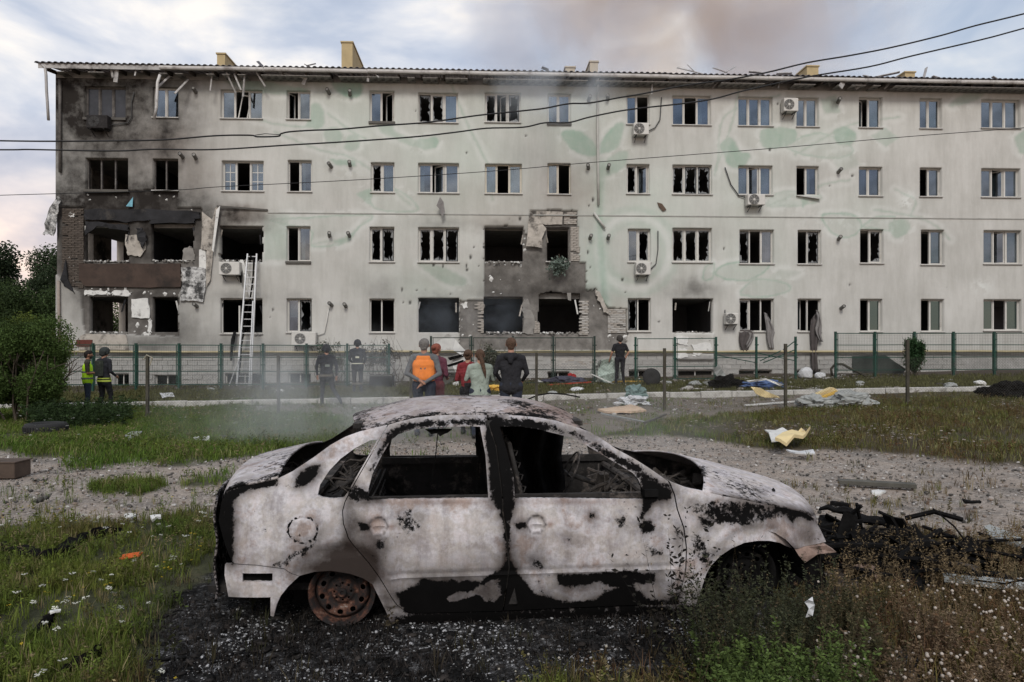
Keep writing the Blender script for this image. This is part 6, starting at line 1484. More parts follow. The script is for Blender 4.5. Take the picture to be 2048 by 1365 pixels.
# ================================================================== FENCES
darkgreen = pm('sooty_green_paint', (.018, .032, .026), .7, var=.4, scale=3)
greenp = pm('green_fence_paint', (.014, .052, .038), .55, .2, var=.3, scale=3, bump=.1, dirt=(.03, .03, .028), dirt_at=(.55, .7))
wirem = pm('fence_wire', (.06, .075, .065), .6, .3, var=.3, scale=3, bump=0)
netm = pm('old_netting_wire', (.085, .08, .07), .7, .3, var=.4, scale=2, bump=0)
def fy(x): return 26.1+0.045*x
def on_line(u, f=fy):
    dx = (u-CU)/FPX; y = 26.0
    for _ in range(12): y = f(dx*y)
    return dx*y, y
def fence_run(label, us, vt, vb, rails, mesh_from, group, wires=True, skip=(), greenp=greenp):
    us = list(us); P = [on_line(u) for u in us]
    f_ = thing('metal_fence', label, 'fence', (P[0][0], P[0][1], 0), 0, group); o0 = Vector((P[0][0], P[0][1], 0)); rnd = random.Random(int(us[0]))
    T = []
    for k, (x, y) in enumerate(P):
        fr = k/max(1, len(us)-1); zt = CH-((vt[0]*(1-fr)+vt[1]*fr)-CV)/FPX*y; zb = CH-((vb[0]*(1-fr)+vb[1]*fr)-CV)/FPX*y; T.append((zt, zb))
        mb = MB(); X, Y = x-o0.x, y-o0.y
        mb.box(X-.036, Y-.04, zb-.3, X+.036, Y+.04, zt+.05); mb.box(X-.042, Y-.045, zt+.052, X+.042, Y+.045, zt+.065)
        for q in (.15, .55, .85): mb.box(X-.075, Y-.055, zb+(zt-zb)*q-.02, X+.075, Y-.042, zb+(zt-zb)*q+.02)
        mb.build('post', greenp, f_)
    for k in range(len(P)-1):
        if k in skip: continue
        a, b = P[k], P[k+1]; A_ = Vector((a[0]-o0.x, a[1]-o0.y-.02, 0)); B_ = Vector((b[0]-o0.x, b[1]-o0.y-.02, 0)); d = (B_-A_).normalized(); A_ = A_+d*.05; B_ = B_-d*.05
        for q in rails:
            mb = MB(); mb.bar(A_+Vector((0, 0, T[k][1]+(T[k][0]-T[k][1])*q)), B_+Vector((0, 0, T[k+1][1]+(T[k+1][0]-T[k+1][1])*q+rnd.uniform(-.01, .01))), .035, .03); mb.build('rail', greenp, f_)
        for e_, s_ in ((A_, 1), (B_, -1)):
            kk_ = k if s_ == 1 else k+1; mb = MB(); mb.bar(e_+d*s_*.03+Vector((0, 0, T[kk_][1]+.12)), e_+d*s_*.03+Vector((0, 0, T[kk_][0])), .022, .022); mb.build('panel_upright', greenp, f_)
        if wires:
            mb = MB(); L = (B_-A_).length; nn = int(L/.062); r_ = .0028
            for j in range(1, nn):
                p = A_+(B_-A_)*j/nn; t_ = j/nn; zb = T[k][1]*(1-t_)+T[k+1][1]*t_; zt = T[k][0]*(1-t_)+T[k+1][0]*t_
                mb.tube([p+Vector((0, -.01, zb+(zt-zb)*mesh_from)), p+Vector((0, -.01, zt))], r_, 3, cap=False)
            nz = 24
            for j in range(nz):
                q = mesh_from+(1-mesh_from)*(j+.5)/nz; mb.tube([A_+Vector((0, -.012, T[k][1]+(T[k][0]-T[k][1])*q)), B_+Vector((0, -.012, T[k+1][1]+(T[k+1][0]-T[k+1][1])*q))], r_, 3, cap=False)
            tag(mb.build('wire_mesh', wirem, f_), kind='stuff')
    return f_, P, T, o0
FG = 'green metal fence along the front of the block'
fence_run('long green wire panel fence below the burnt left end of the block', [18,102,186,272,358,442,526,613,694.5,778], (690,691), (779,778), (1.0, .72, .40, .10), .10, FG)
fence_run('taller blackened fence run below the stripped middle of the wall, wire missing', [862,943,1026,1106.5,1189], (676,676), (777,775), (1.0, .73, .36, .10), .10, FG, wires=False, greenp=darkgreen)
f3 = fence_run('bent green fence with collapsed cross bars right of the man in black t-shirt', [1271,1350,1432,1512.6,1591], (678,677), (766,762), (1.0, .70, .36, .08), .10, FG, wires=False, skip=(2, 3))
fence_run('intact green mesh fence run at the right end with the climbing plant', [1671,1750,1829,1907,1988.6,2070,2152], (667,667), (751,748), (1.0, .72, .42, .12), .12, FG)
def fbar(parent, o0, u0, v0, u1, v1, w=.05, dy=-.03, mat=greenp, nm='fallen_rail'):
    a = on_line(u0); b = on_line(u1); p = Vector((a[0], a[1]+dy, CH-(v0-CV)/FPX*a[1]))-o0; q = Vector((b[0], b[1]+dy-.04, CH-(v1-CV)/FPX*b[1]))-o0
    MB().bar(p, q, w, .03).build(nm, mat, parent)
for c in [(1432,706,1512,708),(1432,716,1512,716),(1512,706,1590,722),(1434,711,1512,726),(1526,726,1588,700),(1566,700,1592,680),(1512,716,1590,712),(1520,722,1560,702)]: fbar(f3[0], f3[3], *c)
# chain link fence on grey-brown posts
def cy(x): return 18.1+.02*x
def on_c(u): return on_line(u, cy)
CLP = [(30,700,812),(160,706,812),(295,712,814),(430,712,820),(557,712,826),(690,708,822),(822,702,818),(948,705,818),(1073,705,818),(1200,701,820),(1329,697,822),(1450,692,816),(1571,688,812),(1692,684,806),(1815,680,802),(1945,676,796),(2080,672,790)]
cf = thing('chain_link_fence', 'rusty chain link fence on thin posts between the road and the weeds', 'fence', (0, 18.1, 0))
postm = pm('rusty_post', (.060, .055, .042), .85, .2, var=.4, scale=6, bump=.2)
visible = {295, 557, 822, 1073, 1329, 1571, 1815, 2080, 30}
CP = []
for (u, v0, v1) in CLP:
    x, y = on_c(u); zt = CH-(v0-CV)/FPX*y; zb = Gf(x, y); CP.append((x, y, zt, zb))
    if u in visible:
        mb = MB(); mb.box(x-.035, y-18.1-.035, zb-.2, x+.035, y-18.1+.035, zt); o = mb.build('post', postm, cf)
MB().tube([(CP[2][0]-.1, CP[2][1]-18.1, CP[2][2]-.1), (CP[2][0], CP[2][1]-18.14, CP[2][2]+.02), (CP[2][0]+.12, CP[2][1]-18.1, CP[2][2]-.05), (CP[2][0]+.06, CP[2][1]-18.1, CP[2][2]-.25)], .02, 5).build('rope', pm('rope', (.3, .28, .22)), cf)
for k in range(len(CP)-1):
    a, b = CP[k], CP[k+1]
    if k < 2: continue
    mb = MB(); L = b[0]-a[0]; H_ = 1.12 if k < 8 else 1.25; zb0, zb1 = a[3]+.02, b[3]+.02; cell = .075; nn = int((L+H_)/cell); r_ = .0016
    sag = random.uniform(.0, .06)
    for s_ in (1, -1):
        for j in range(nn):
            x0 = -H_+j*cell if s_ == 1 else j*cell
            p0, p1 = (x0, 0), (x0+H_*s_, H_)
            ta, tb = 0., 1.
            xs = sorted([(0-p0[0])/(p1[0]-p0[0]), (L-p0[0])/(p1[0]-p0[0])]); ta, tb = max(0, xs[0]), min(1, xs[1])
            if tb-ta < .02: continue
            q = []
            for t_ in (ta, (ta+tb)/2, tb):
                X = p0[0]+(p1[0]-p0[0])*t_; Z = H_*t_; f = X/L; q.append((a[0]+X, a[1]+(b[1]-a[1])*f-18.1-.03+.02*math.sin(X*5+Z*3), zb0+(zb1-zb0)*f+Z-sag*math.sin(math.pi*f)*Z/H_))
            mb.tube(q, r_, 3, cap=False)
    tag(mb.build('netting', netm, cf), kind='stuff')
# ================================================================== AIR CONDITIONERS
acw = pm('ac_white', (.52, .51, .48), .5, var=.1, scale=3, bump=0, dirt=(.25, .23, .2), dirt_at=(.6, .75)); acd = pm('ac_grille', (.05, .05, .05), .6, var=.2)
acb = pm('ac_burnt', (.022, .02, .02), .9, var=.5, scale=8, bump=.4)
def ac(u, v, label, w=.80, h=.52, mat=acw, tilt=0., hose=None):
    c = F2(u, v, -.25); p = FW(c[0], -.40, c[1]); t_ = thing('air_conditioner', label, 'air conditioner', p, TH, 'air conditioners on the facade'); t_.rotation_euler = (0, tilt, TH)
    bevel(MB().box(-w/2, -.02, -h/2, w/2, .30, h/2).build('casing', mat, t_), .02)
    M = Matrix.Translation((-w*.14, -.025, 0)) @ Matrix.Rotation(R(90), 4, 'X'); mb = MB(); mb.lathe([(.0, .004), (.205, .004), (.215, .0)], 26, M)
    mb.build('fan_opening', acd, t_); mb = MB()
    for r_ in (.05, .09, .13, .17, .205): mb.tube([(-w*.14+r_*math.cos(a), -.036, r_*math.sin(a)) for a in np.linspace(0, 2*math.pi, 18)], .004, 4, cap=False)
    for a in np.linspace(0, math.pi, 5)[:-1]: mb.tube([(-w*.14+.205*math.cos(a), -.034, .205*math.sin(a)), (-w*.14-.205*math.cos(a), -.034, -.205*math.sin(a))], .004, 4)
    mb.build('fan_guard', mat, t_); MB().lathe([(.0, .012), (.04, .010), (.045, .0)], 14, Matrix.Translation((-w*.14, -.034, 0)) @ Matrix.Rotation(R(90), 4, 'X')).build('fan_hub', acw if mat is acw else acb, t_)
    for s in (-1, 1):
        mb = MB(); mb.bar((s*w*.32, -.02, -h/2-.02), (s*w*.32, .385, -h/2-.02), .035, .035); mb.bar((s*w*.32, .0, -h/2-.03), (s*w*.32, .37, -h/2-.22), .02, .02); mb.build('bracket', acb if mat is acb else greenp if False else acd, t_)
    if hose:
        pts = []
        for (hu, hv) in hose: q = F2(hu, hv, -.06); pts.append((q[0]-c[0], .34, q[1]-c[1]))
        mb = MB(); mb.tube([(w/2, .15, -h*.2)]+pts, .022, 6); mb.build('hose', acw if u < 1000 and mat is acw else acd, t_, smooth=True)
    return t_
ac(198, 246, 'burnt black air conditioner below the top left window', mat=acb, hose=[(222,250),(256,246),(263,235),(263,205),(268,185)])
ac(461, 538, 'white air conditioner beside the top of the ladder', hose=None)
ac(609, 678, 'white air conditioner low on the wall with a torn cover, right of the ladder', w=.95, h=.56, tilt=.04, hose=[(628,672),(648,665),(652,640),(655,614)])
ac(1281, 260, 'small white air conditioner with a hose, under a top floor window beside the drainpipe', w=.62, h=.48, hose=[(1298,262),(1310,256),(1320,240),(1323,195)])
ac(1579, 212, 'white air conditioner high between two top floor windows', w=.60, h=.54)
ac(1510, 401, 'white air conditioner under a third floor window with a long thin hose', w=.72, h=.44, hose=[(1492,396),(1478,392),(1462,370),(1450,335)])
ac(1285, 538, 'white air conditioner on the second floor right of the green stripe', w=.60, h=.52, hose=[(1302,538),(1312,528),(1316,500),(1316,462)])
ac(1462, 638, 'white air conditioner right of the empty black ground floor window', w=.52, h=.46, hose=[(1450,640),(1450,630),(1450,620)])
# ================================================================== LADDER
alu = pm('ladder_aluminium', (.55, .56, .57), .4, .5, var=.1, scale=4, bump=0)
lb = at(487, 776, 27.0); lt = at(504, 508, 27.75)
ld = thing('ladder', 'long aluminium ladder leaning on the wall beside the burnt windows', 'ladder', (lb.x, lb.y, lb.z)); sc0, sc1 = .25, .19
a0 = Vector((-.40, 0, 0)); b0 = Vector((.30, 0, 0)); top = lt-lb; a1 = top+Vector((-.17, 0, 0)); b1 = top+Vector((.19, 0, 0))
a0m = a0*.75+Vector((.02, 0, 0)); b0m = b0*.75+Vector((.06, 0, 0))
for p, q in ((a0m, a1), (b0m, b1)): MB().bar(p, q, .045, .075, up=(0, 1, 0)).build('stile', alu, ld)
for p, q in ((a0m+Vector((.05, -.07, 0)), (a0m*.36+a1*.64)+Vector((.04, -.07, 0))), (b0m+Vector((-.05, -.07, 0)), (b0m*.36+b1*.64)+Vector((-.04, -.07, 0)))): MB().bar(p, q, .035, .06, up=(0, 1, 0)).build('stile', alu, ld)
for k in range(19):
    t_ = (k+.6)/19; MB().bar(a0m+(a1-a0m)*t_, b0m+(b1-b0m)*t_, .03, .03).build('rung', alu, ld)
mb = MB(); mb.bar((-.55, -.1, 0), (-.18, 0, 1.1), .04, .04); mb.build('brace', alu, ld)
def hang(name, label, cat, pts, r, mat, dd=-.15, n_=6, flat=False):
    P = [FW(*(lambda q: (q[0], dd, q[1]))(F2(u, v, dd))) for u, v in pts]; o = P[0]; t_ = MB().tube([p-o for p in P], r, n_).build(name, mat, smooth=True); t_.location = o
    return tag(t_, label, cat)
hang('burnt_hose', 'dark hose hanging beside the ladder from the burnt second floor window', 'hose', [(500,512),(508,520),(506,560),(500,600),(492,640),(483,690),(478,760)], .035, soots, -.35)
hang('hanging_cable', 'charred cable bundle hanging under the white air conditioner by the ladder', 'cable', [(474,518),(478,535),(481,552),(482,566)], [.03, .07, .06, .03], soots, -.2)
hang('hanging_cable', 'charred rag hanging below the window left of the ladder foot', 'cable', [(470,663),(466,680),(463,700),(462,722)], [.05, .08, .05, .03], soots, -.2)
# ================================================================== OVERHEAD CABLES
cabm = pm('cable_black', (.012, .012, .013), .6, var=.2, bump=0)
def cable(label, pts, y, r, extra=()):
    P = [(u, v) for u, v in pts]; sp = spline(P, 5); o = at(*sp[len(sp)//2], y); mb = MB(); mb.tube([at(u, v, y)-o for u, v in sp], r, 6)
    for e_ in extra: mb.tube([at(u, v, y-.03)-o for u, v in e_], r*.5, 5)
    t_ = mb.build('overhead_cable', cabm, smooth=True); t_.location = o; tag(t_, label, 'cable', 'overhead cables in front of the block')
cable('thick upper overhead cable with a bulging splice over the left part of the wall', [(-300,276),(0,282),(120,283),(240,282),(330,280),(430,272),(500,271),(515,274),(556,273),(562,268),(580,264),(625,261),(680,259),(760,252),(856,245),(958,231),(1046,222),(1090,217),(1137,208),(1178,206.6),(1237,196),(1283,188.5),(1366,172),(1448,161),(1531,146),(1614,126),(1697,112),(1780,96),(1880,72),(1950,52),(2048,28),(2400,-60)], 12.0, .0135, extra=[[(510,271),(530,268),(560,270)], [(508,273),(520,275),(545,274),(560,272)]])
cable('thick lower overhead cable crossing the whole wall', [(-300,298),(0,300),(60,299.5),(180,302),(250,302),(310,299),(430,299.6),(573,290.8),(697,283.6),(830,274),(914,264.6),(973,257),(1046,255),(1090,246),(1137,245.5),(1178,235),(1237,223),(1283,216.6),(1366,207.5),(1428,198),(1490,181.4),(1614,154.5),(1738,134),(1821,113),(1962,80),(2048,57),(2400,-40)], 12.0, .013)
cable('thin lowest overhead wire crossing between the second and third floor windows', [(-300,400),(0,391),(340,381),(440,374),(700,361),(980,343),(1200,324),(1560,296),(1800,275),(2048,256),(2400,228)], 14.0, .007)
# ================================================================== CURTAINS BLOWN OUT OF WINDOWS
def drape(label, pts_l, pts_r, mat, dd, nx=8, amp=.05):
    """a hanging cloth between a left and a right outline"""
    L_ = spline(pts_l, 4); R_ = spline(pts_r, 4); nz = min(len(L_), len(R_)); o = None; V = []
    for j in range(nz):
        for i in range(nx+1):
            f = i/nx; u = L_[j][0]*(1-f)+R_[j][0]*f; v = L_[j][1]*(1-f)+R_[j][1]*f; d_ = (dd if j > 1 else .1)+amp*math.sin(f*11+j*.3)
            q = F2(u, v, d_); V.append(FW(q[0], d_, q[1]))
    o = V[0].copy(); F = [(j*(nx+1)+i, j*(nx+1)+i+1, (j+1)*(nx+1)+i+1, (j+1)*(nx+1)+i) for j in range(nz-1) for i in range(nx)]
    t_ = np_mesh('torn_curtain', np.array([p-o for p in V]), F, mat, smooth=True); t_.location = o; s_ = t_.modifiers.new('t', 'SOLIDIFY'); s_.thickness = .01
    return tag(t_, label, 'curtain', 'curtains blown out of the ground floor windows')
brcl = pm('brown_curtain', (.075, .066, .064), .95, var=.3, scale=4, bump=.3)
drape('short brown curtain blown out over the sill at the left of its window', [(1480,660),(1478,675),(1480,690),(1486,704)], [(1500,660),(1506,668),(1500,685),(1496,702)], brcl, -.12)
drape('thin grey gauze curtain beside the short brown one', [(1496,660),(1498,672),(1492,690)], [(1508,662),(1506,680),(1494,698)], cloth if False else dcloth, -.16)
drape('grey curtain hanging out of the right side of a three pane window', [(1528,625),(1532,655),(1534,680),(1540,698)], [(1534,628),(1548,660),(1546,680),(1548,698)], dcloth, -.12)
drape('long dark curtain hanging down to the ground past the fence', [(1622,640),(1620,665),(1622,700),(1624,745)], [(1636,620),(1638,660),(1634,700),(1636,745)], brcl, -.12)
drape('grey gauze curtain twisted over the long dark one', [(1632,620),(1634,640),(1630,660),(1640,684)], [(1638,624),(1643,650),(1642,670),(1646,684)], dcloth, -.18)
# ================================================================== DEBRIS
def sheet(name, label, cat, pts, y=None, mat=None, th=.03, warp=.04, lay=False, z_off=0, group=None, sub=2, seed=0, yslope=0.0):
    """irregular sheet: standing traced at distance y, or lying on the ground when lay"""
    rnd = random.Random(seed+int(pts[0][0])); P = []
    for i in range(len(pts)):
        a, b = pts[i], pts[(i+1) % len(pts)]
        for k in range(sub): t_ = k/sub; P.append((a[0]+(b[0]-a[0])*t_+rnd.uniform(-1, 1), a[1]+(b[1]-a[1])*t_+rnd.uniform(-.6, .6)))
    if lay: W_ = [gp(u, v)+Vector((0, 0, z_off+rnd.uniform(0, warp))) for u, v in P]
    else:
        v0 = min(p[1] for p in P); v1 = max(p[1] for p in P); W_ = [at(u, v, y+rnd.uniform(-warp, warp)+yslope*(v1-v)/max(1, v1-v0)) for u, v in P]
    o = sum(W_, Vector())/len(W_); nrm = Vector((0, 0, 1)) if lay else Vector((0, 1, 0)); V = [p-o for p in W_]+[p-o+nrm*th for p in W_]; n_ = len(W_); bm = bmesh.new(); vv = [bm.verts.new(q) for q in V]
    bm.faces.new(vv[:n_]); bm.faces.new(vv[n_:][::-1])
    for i in range(n_): bm.faces.new((vv[i], vv[i+n_], vv[(i+1) % n_+n_], vv[(i+1) % n_]))
    bmesh.ops.recalc_face_normals(bm, faces=bm.faces); bmesh.ops.triangulate(bm, faces=[f for f in bm.faces if len(f.verts) > 4]); me = bpy.data.meshes.new(name); bm.to_mesh(me); bm.free()
    t_ = link_mesh(name, me, mat); t_.location = o; return tag(t_, label, cat, group)
def crumple(name, label, cat, u, v, w, h, d, mat, seed=0, group=None, y=None, amp=.55, sub=4, rz=0):
    """crumpled lump: folded sheet metal, bags, burnt heaps"""
    p = gp(u, v) if y is None else at(u, v, y); bm = bmesh.new(); bmesh.ops.create_icosphere(bm, subdivisions=sub, radius=.5)
    for q in bm.verts:
        c = q.co.copy(); k = 1+amp*(mnoise.noise(c*4+Vector((seed, 0, 0)))+1.1*(.35-abs(mnoise.noise(c*9+Vector((0, seed, 0)))))+.7*(.3-abs(mnoise.noise(c*17+Vector((0, 0, seed)))))); q.co = Vector((c.x*k*w, c.y*k*d, max(c.z*k+.34, -.02)*h))
    me = bpy.data.meshes.new(name); bm.to_mesh(me); bm.free(); t_ = link_mesh(name, me, mat); t_.location = p; t_.rotation_euler = (0, 0, rz); return tag(t_, label, cat, group)
def plank(name, label, cat, u0, v0, u1, v1, w, th, mat, z=.03, group=None, y=None):
    a, b = (gp(u0, v0), gp(u1, v1)) if y is None else (at(u0, v0, y), at(u1, v1, y)); a = a+Vector((0, 0, z)); b = b+Vector((0, 0, z)); mb = MB(); mb.bar((0, 0, 0), b-a, w, th); t_ = bevel(mb.build(name, mat), .004); t_.location = a; return tag(t_, label, cat, group)
whitep = pm('white_panel', (.55, .55, .53), .7, var=.12, scale=3, bump=.15, dirt=(.25, .22, .18), dirt_at=(.55, .7)); yelf = pm('yellow_foam', (.58, .36, .07), .9, var=.15, scale=5, bump=.3); palef = pm('pale_yellow_foam', (.62, .50, .27), .9, var=.12, scale=5, bump=.3)
bluet = pm('blue_plastic', (.06, .10, .21), .6, var=.3, scale=4); gwood = pm('grey_wood', (.075, .072, .062), .9, var=.35, scale=5, bump=.4); brn = pm('brown_chipboard', (.070, .050, .038), .85, var=.3, scale=5, bump=.3); rub = pm('rubber', (.018, .018, .018), .8, var=.3, bump=.2)
greyp = pm('grey_panel', (.26, .27, .26), .7, var=.2, scale=3, bump=.15); wbag = pm('white_plastic_bag', (.50, .51, .52), .6, var=.2, scale=6, bump=.4); gbag = pm('green_grey_bag', (.13, .19, .18), .6, var=.3, scale=6, bump=.4)
D1 = 'building debris on the ground'
# old tyre lying in the grass
ty = gp(92, 868); tt = thing('old_tyre', 'worn black tyre lying flat in the grass near the left edge', 'tyre', ty); mb = MB(); prof = [(.19, .03), (.24, .0), (.30, .01), (.325, .05), (.325, .14), (.30, .18), (.24, .19), (.19, .16), (.175, .10), (.19, .03)]
s_ = 1.22; mb.lathe([(r_*s_, z*s_) for r_, z in prof], 36); mb.build('tyre_body', rub, tt, smooth=True); mb = MB()
for k in range(40): a = k*2*math.pi/40; M = Matrix.Rotation(a, 4, 'Z'); mb.box(.325*s_-.004, -.012, .06*s_, .325*s_+.010, .012, .135*s_, 0, M)
tag(mb.build('tread', rub, tt), kind='stuff')
# brown box at the left edge
bxp = gp(16, 958); t_ = thing('wooden_box', 'brown wooden box end cut off by the left edge on the gravel', 'box', bxp); bevel(MB().box(-.35, 0, 0, .08, .3, .19).build('box_body', brn, t_), .006); MB().box(-.36, -.01, .192, .09, .31, .207).build('lid', brn, t_)
sheet('metal_sheet', 'white bent sheet with a yellow foam side lying on the gravel right of the car', 'sheet', [(1530,884),(1548,878),(1584,884),(1570,898),(1544,897)], None, whitep, .02, .16, lay=True, z_off=.06)
sheet('foam_piece', 'yellow foam sheet leaning on the white bent sheet', 'foam', [(1550,906),(1584,892),(1602,884),(1620,882),(1606,898),(1572,909)], None, palef, .05, .14, lay=True, z_off=.08)
plank('plank', 'dark grey plank lying on the gravel to the right of the car', 'plank', 1676, 970, 1832, 979, .12, .05, gwood, .04, D1)
plank('plank', 'short charred stick on the gravel behind the car bonnet', 'plank', 1662, 1012, 1700, 1018, .06, .04, soots, .03, D1)
sheet('foam_block', 'thick orange and cream foam slab leaning on rubble behind the chain link fence', 'foam', [(1612,797),(1668,776),(1676,782),(1622,804)], 18.9, palef, .25, .05); sheet('foam_block', 'orange foam slab under the cream one', 'foam', [(1622,805),(1678,783),(1678,790),(1630,808),(1640,812),(1672,798)], 18.7, yelf, .2, .05)
crumple('concrete_lump', 'grey concrete lump left of the orange foam', 'rubble', 1628, 815, .75, .35, .5, greyp, 1, D1); crumple('concrete_lump', 'grey concrete lump right of the orange foam', 'rubble', 1702, 812, .95, .4, .6, greyp, 2, D1)
crumple('blue_tarpaulin', 'crumpled blue plastic sheet in front of the bent green fence', 'tarpaulin', 1524, 777, 1.15, .30, .6, bluet, 3); sheet('white_frame_piece', 'broken white window frame lying on the blue sheet', 'frame', [(1494,762),(1532,757),(1568,770),(1560,772),(1532,761),(1498,766)], 22.6, whitep, .05, .05)
sheet('yellow_sheet', 'pale yellow torn sheet hanging down from the blue plastic', 'sheet', [(1502,774),(1520,776),(1540,786),(1562,796),(1558,801),(1530,796),(1512,788)], 21.6, palef, .03, .06)
crumple('plastic_bag', 'grey green plastic bag on the kerb', 'bag', 1272, 800, .55, .48, .45, gbag, 5); crumple('plastic_bag', 'torn white plastic sheet in front of the grey green bag', 'bag', 1266, 810, .75, .26, .5, wbag, 6, amp=.7)
sheet('foam_sheet', 'flat pinkish foam sheet lying on the road behind the car roof', 'foam', [(1196,826),(1230,818),(1262,815),(1292,824),(1262,829),(1225,829)], None, pm('pink_foam', (.48, .36, .26), .9, var=.2), .05, .05, lay=True)
plank('timber_strip', 'long pale strip lying at the foot of the chain link fence', 'strip', 1490, 815, 1606, 806, .08, .04, whitep, .05, D1); plank('timber_strip', 'thin pale stick in the weeds behind the windscreen pillar', 'strip', 1205, 835, 1290, 852, .05, .03, greyp, .08, D1); plank('timber_strip', 'pale branch lying across the weeds', 'strip', 1288, 856, 1332, 838, .05, .04, gwood, .1, D1)
plank('red_pole', 'red plastic pole lying on the terrace below the stripped wall', 'pole', 1096, 774, 1182, 768, .05, .05, pm('red_plastic', (.36, .05, .03), .6), .06)
plank('white_board', 'white board sticking up beside the man in black t-shirt', 'board', 1182, 751, 1226, 771, .14, .04, whitep, .05, y=25.2); plank('yellow_hose', 'yellow hose lying along the terrace by the man in black t-shirt', 'hose', 1215, 765, 1310, 765, .07, .07, yelf, .02)
sheet('metal_sheet', 'crumpled grey sheet standing against the fence post in the middle right', 'sheet', [(1426,738),(1438,730),(1448,745),(1456,758),(1442,762),(1432,752)], 25.4, greyp, .03, .06); sheet('metal_sheet', 'folded grey sheet lying before the fence', 'sheet', [(1405,765),(1440,757),(1462,756),(1452,770),(1424,778)], 24.4, greyp, .04, .06)
crumple('charred_branches', 'tangled dark branches among the rubble before the fence', 'branches', 1455, 777, .8, .45, .5, soots, 8, amp=.8)
crumple('concrete_lump', 'pale block below the long dark curtain', 'rubble', 1612, 757, .55, .5, .4, wbag, 9, D1, amp=.2, sub=2); crumple('concrete_lump', 'small white block beside the pale one', 'rubble', 1640, 757, .4, .28, .3, wbag, 10, D1, amp=.25, sub=2)
for k, (u, v, w) in enumerate([(1390,772,.4),(1335,770,.3),(1010,795,.35),(930,790,.3),(700,772,.35),(560,786,.3),(420,783,.3),(1105,790,.3),(1155,783,.35),(1720,770,.3),(1900,775,.35),(1960,772,.4)]):
    crumple('rubble_piece', 'pale broken render piece '+('in front of the bent fence', 'below the basement window of the bent fence', 'on the kerb behind the car roof', 'at the feet of the woman in dark red', 'by the standing firefighter', 'under the low torn air conditioner', 'near the foot of the ladder', 'beside the black hose', 'before the red pole', 'before the start of the right fence', 'under the middle of the right fence', 'under the right end of the fence')[k], 'rubble', u, v, w, w*.5, w*.7, random.choice([whitep, greyp, wbag]), 20+k, 'pale broken render pieces scattered on the terrace', sub=2)
crumple('burnt_heap', 'charred round heap in the grass at the right edge', 'wreckage', 2022, 797, 1.0, .52, .6, soots, 30, amp=.5)
crumple('burnt_heap', 'small charred tangle left of the round heap', 'wreckage', 1978, 795, .5, .3, .4, soots, 31, amp=.8)
# canopy sheet and planter
sheet('corrugated_awning', 'dark grey corrugated awning fallen behind the right fence', 'awning', [(1705,712),(1770,711),(1812,738),(1806,748),(1706,746)], 27.4, pm('awning_grey', (.06, .07, .065), .6, .3, var=.2), .05, .02)
pl_ = at(764, 779, 25.6); t_ = thing('planter_box', 'low dark metal trough in front of the fence in the smoke', 'planter', pl_); bevel(MB().box(-.42, -.2, 0, .42, .2, .48).build('trough', soots, t_), .01); MB().box(-.45, -.23, .485, .45, .23, .52).build('rim', gwood, t_)
t_ = MB().tube([at(u, v, 26.9)-at(1690, 735, 26.9) for u, v in [(1664,752),(1662,738),(1670,729),(1685,729),(1705,740),(1735,754),(1765,760)]], .05, 7).build('bent_pipe', postm, smooth=True); t_.location = at(1690, 735, 26.9); tag(t_, 'bent brown pipe bowed behind the start of the right fence', 'pipe')
t_ = MB().tube([at(u, v, 20.6)-at(1110, 790, 20.6) for u, v in [(1040,806),(1075,791),(1100,787),(1130,789),(1160,795)]], .025, 6).build('black_hose', soots, smooth=True); t_.location = at(1110, 790, 20.6); tag(t_, 'black hose arching over the kerb behind the car roof', 'hose')
# foam sheets and slats broken off beside the man in the orange vest
for k, (pts, mt, lab) in enumerate([([(868,690),(896,668),(912,680),(930,702),(925,712),(905,700),(880,702)], whitep, 'white torn insulation sheet fallen behind the fence above the woman in maroon'), ([(905,712),(925,704),(934,722),(930,748),(915,752),(905,735)], whitep, 'white insulation sheet standing behind the dark slats'), ([(895,716),(926,708),(933,711),(900,721)], soots, 'upper charred slat poking out behind the woman in red'), ([(893,731),(925,720),(932,723),(898,735)], soots, 'lower charred slat poking out behind the woman in red'), ([(880,758),(908,748),(914,750),(905,762),(884,772)], gwood, 'dark board leaning behind the woman in maroon'), ([(905,766),(917,762),(918,786),(908,786)], whitep, 'small white sheet standing on the terrace between the two women'), ([(1196,745),(1204,722),(1222,716),(1234,728),(1232,760),(1215,768),(1200,764)], pm('green_white_rubble', (.30, .36, .32), .9, var=.5, scale=6, bump=.5), 'broken pale green render heap left of the man in black t-shirt')]):
    sheet('debris_sheet', lab, 'debris', pts, 26.6 if k < 4 else 25.4, mt, .06, .08, group=D1)
crumple('render_heap', 'pile of broken green render at the wall foot beside the man in black t-shirt', 'rubble', 1216, 768, 1.0, .95, .5, pm('render_rubble', (.28, .30, .27), .9, var=.5, scale=8, bump=.5, dirt=(.04, .04, .04), dirt_at=(.52, .62)), 33, amp=.6, y=26.6)
crumple('cloth_heap', 'dark cloth heap with a red item on the terrace below the basement window', 'cloth', 1130, 768, 1.3, .30, .5, pm('dark_cloth', (.05, .05, .07), .9, var=.4), 34); crumple('red_rag', 'small red rag on the dark cloth heap', 'cloth', 1144, 762, .3, .3, .2, pm('red_rag', (.33, .03, .03), .9), 35)
crumple('yellow_hose_coil', 'yellow coiled hose lying on the terrace left of the man in black hoodie', 'hose', 985, 783, .9, .22, .4, yelf, 36, amp=.7)
t_ = MB().lathe([(.0, 0), (.30, .0), (.32, .04), (.30, .09), (.1, .09), (0, .06)], 22, Matrix.Rotation(R(80), 4, 'X')).build('black_disc', rub, smooth=True); t_.location = at(1303, 755, 24.6); tag(t_, 'round black wheel hanging on the fence right of the man in black t-shirt', 'wheel')
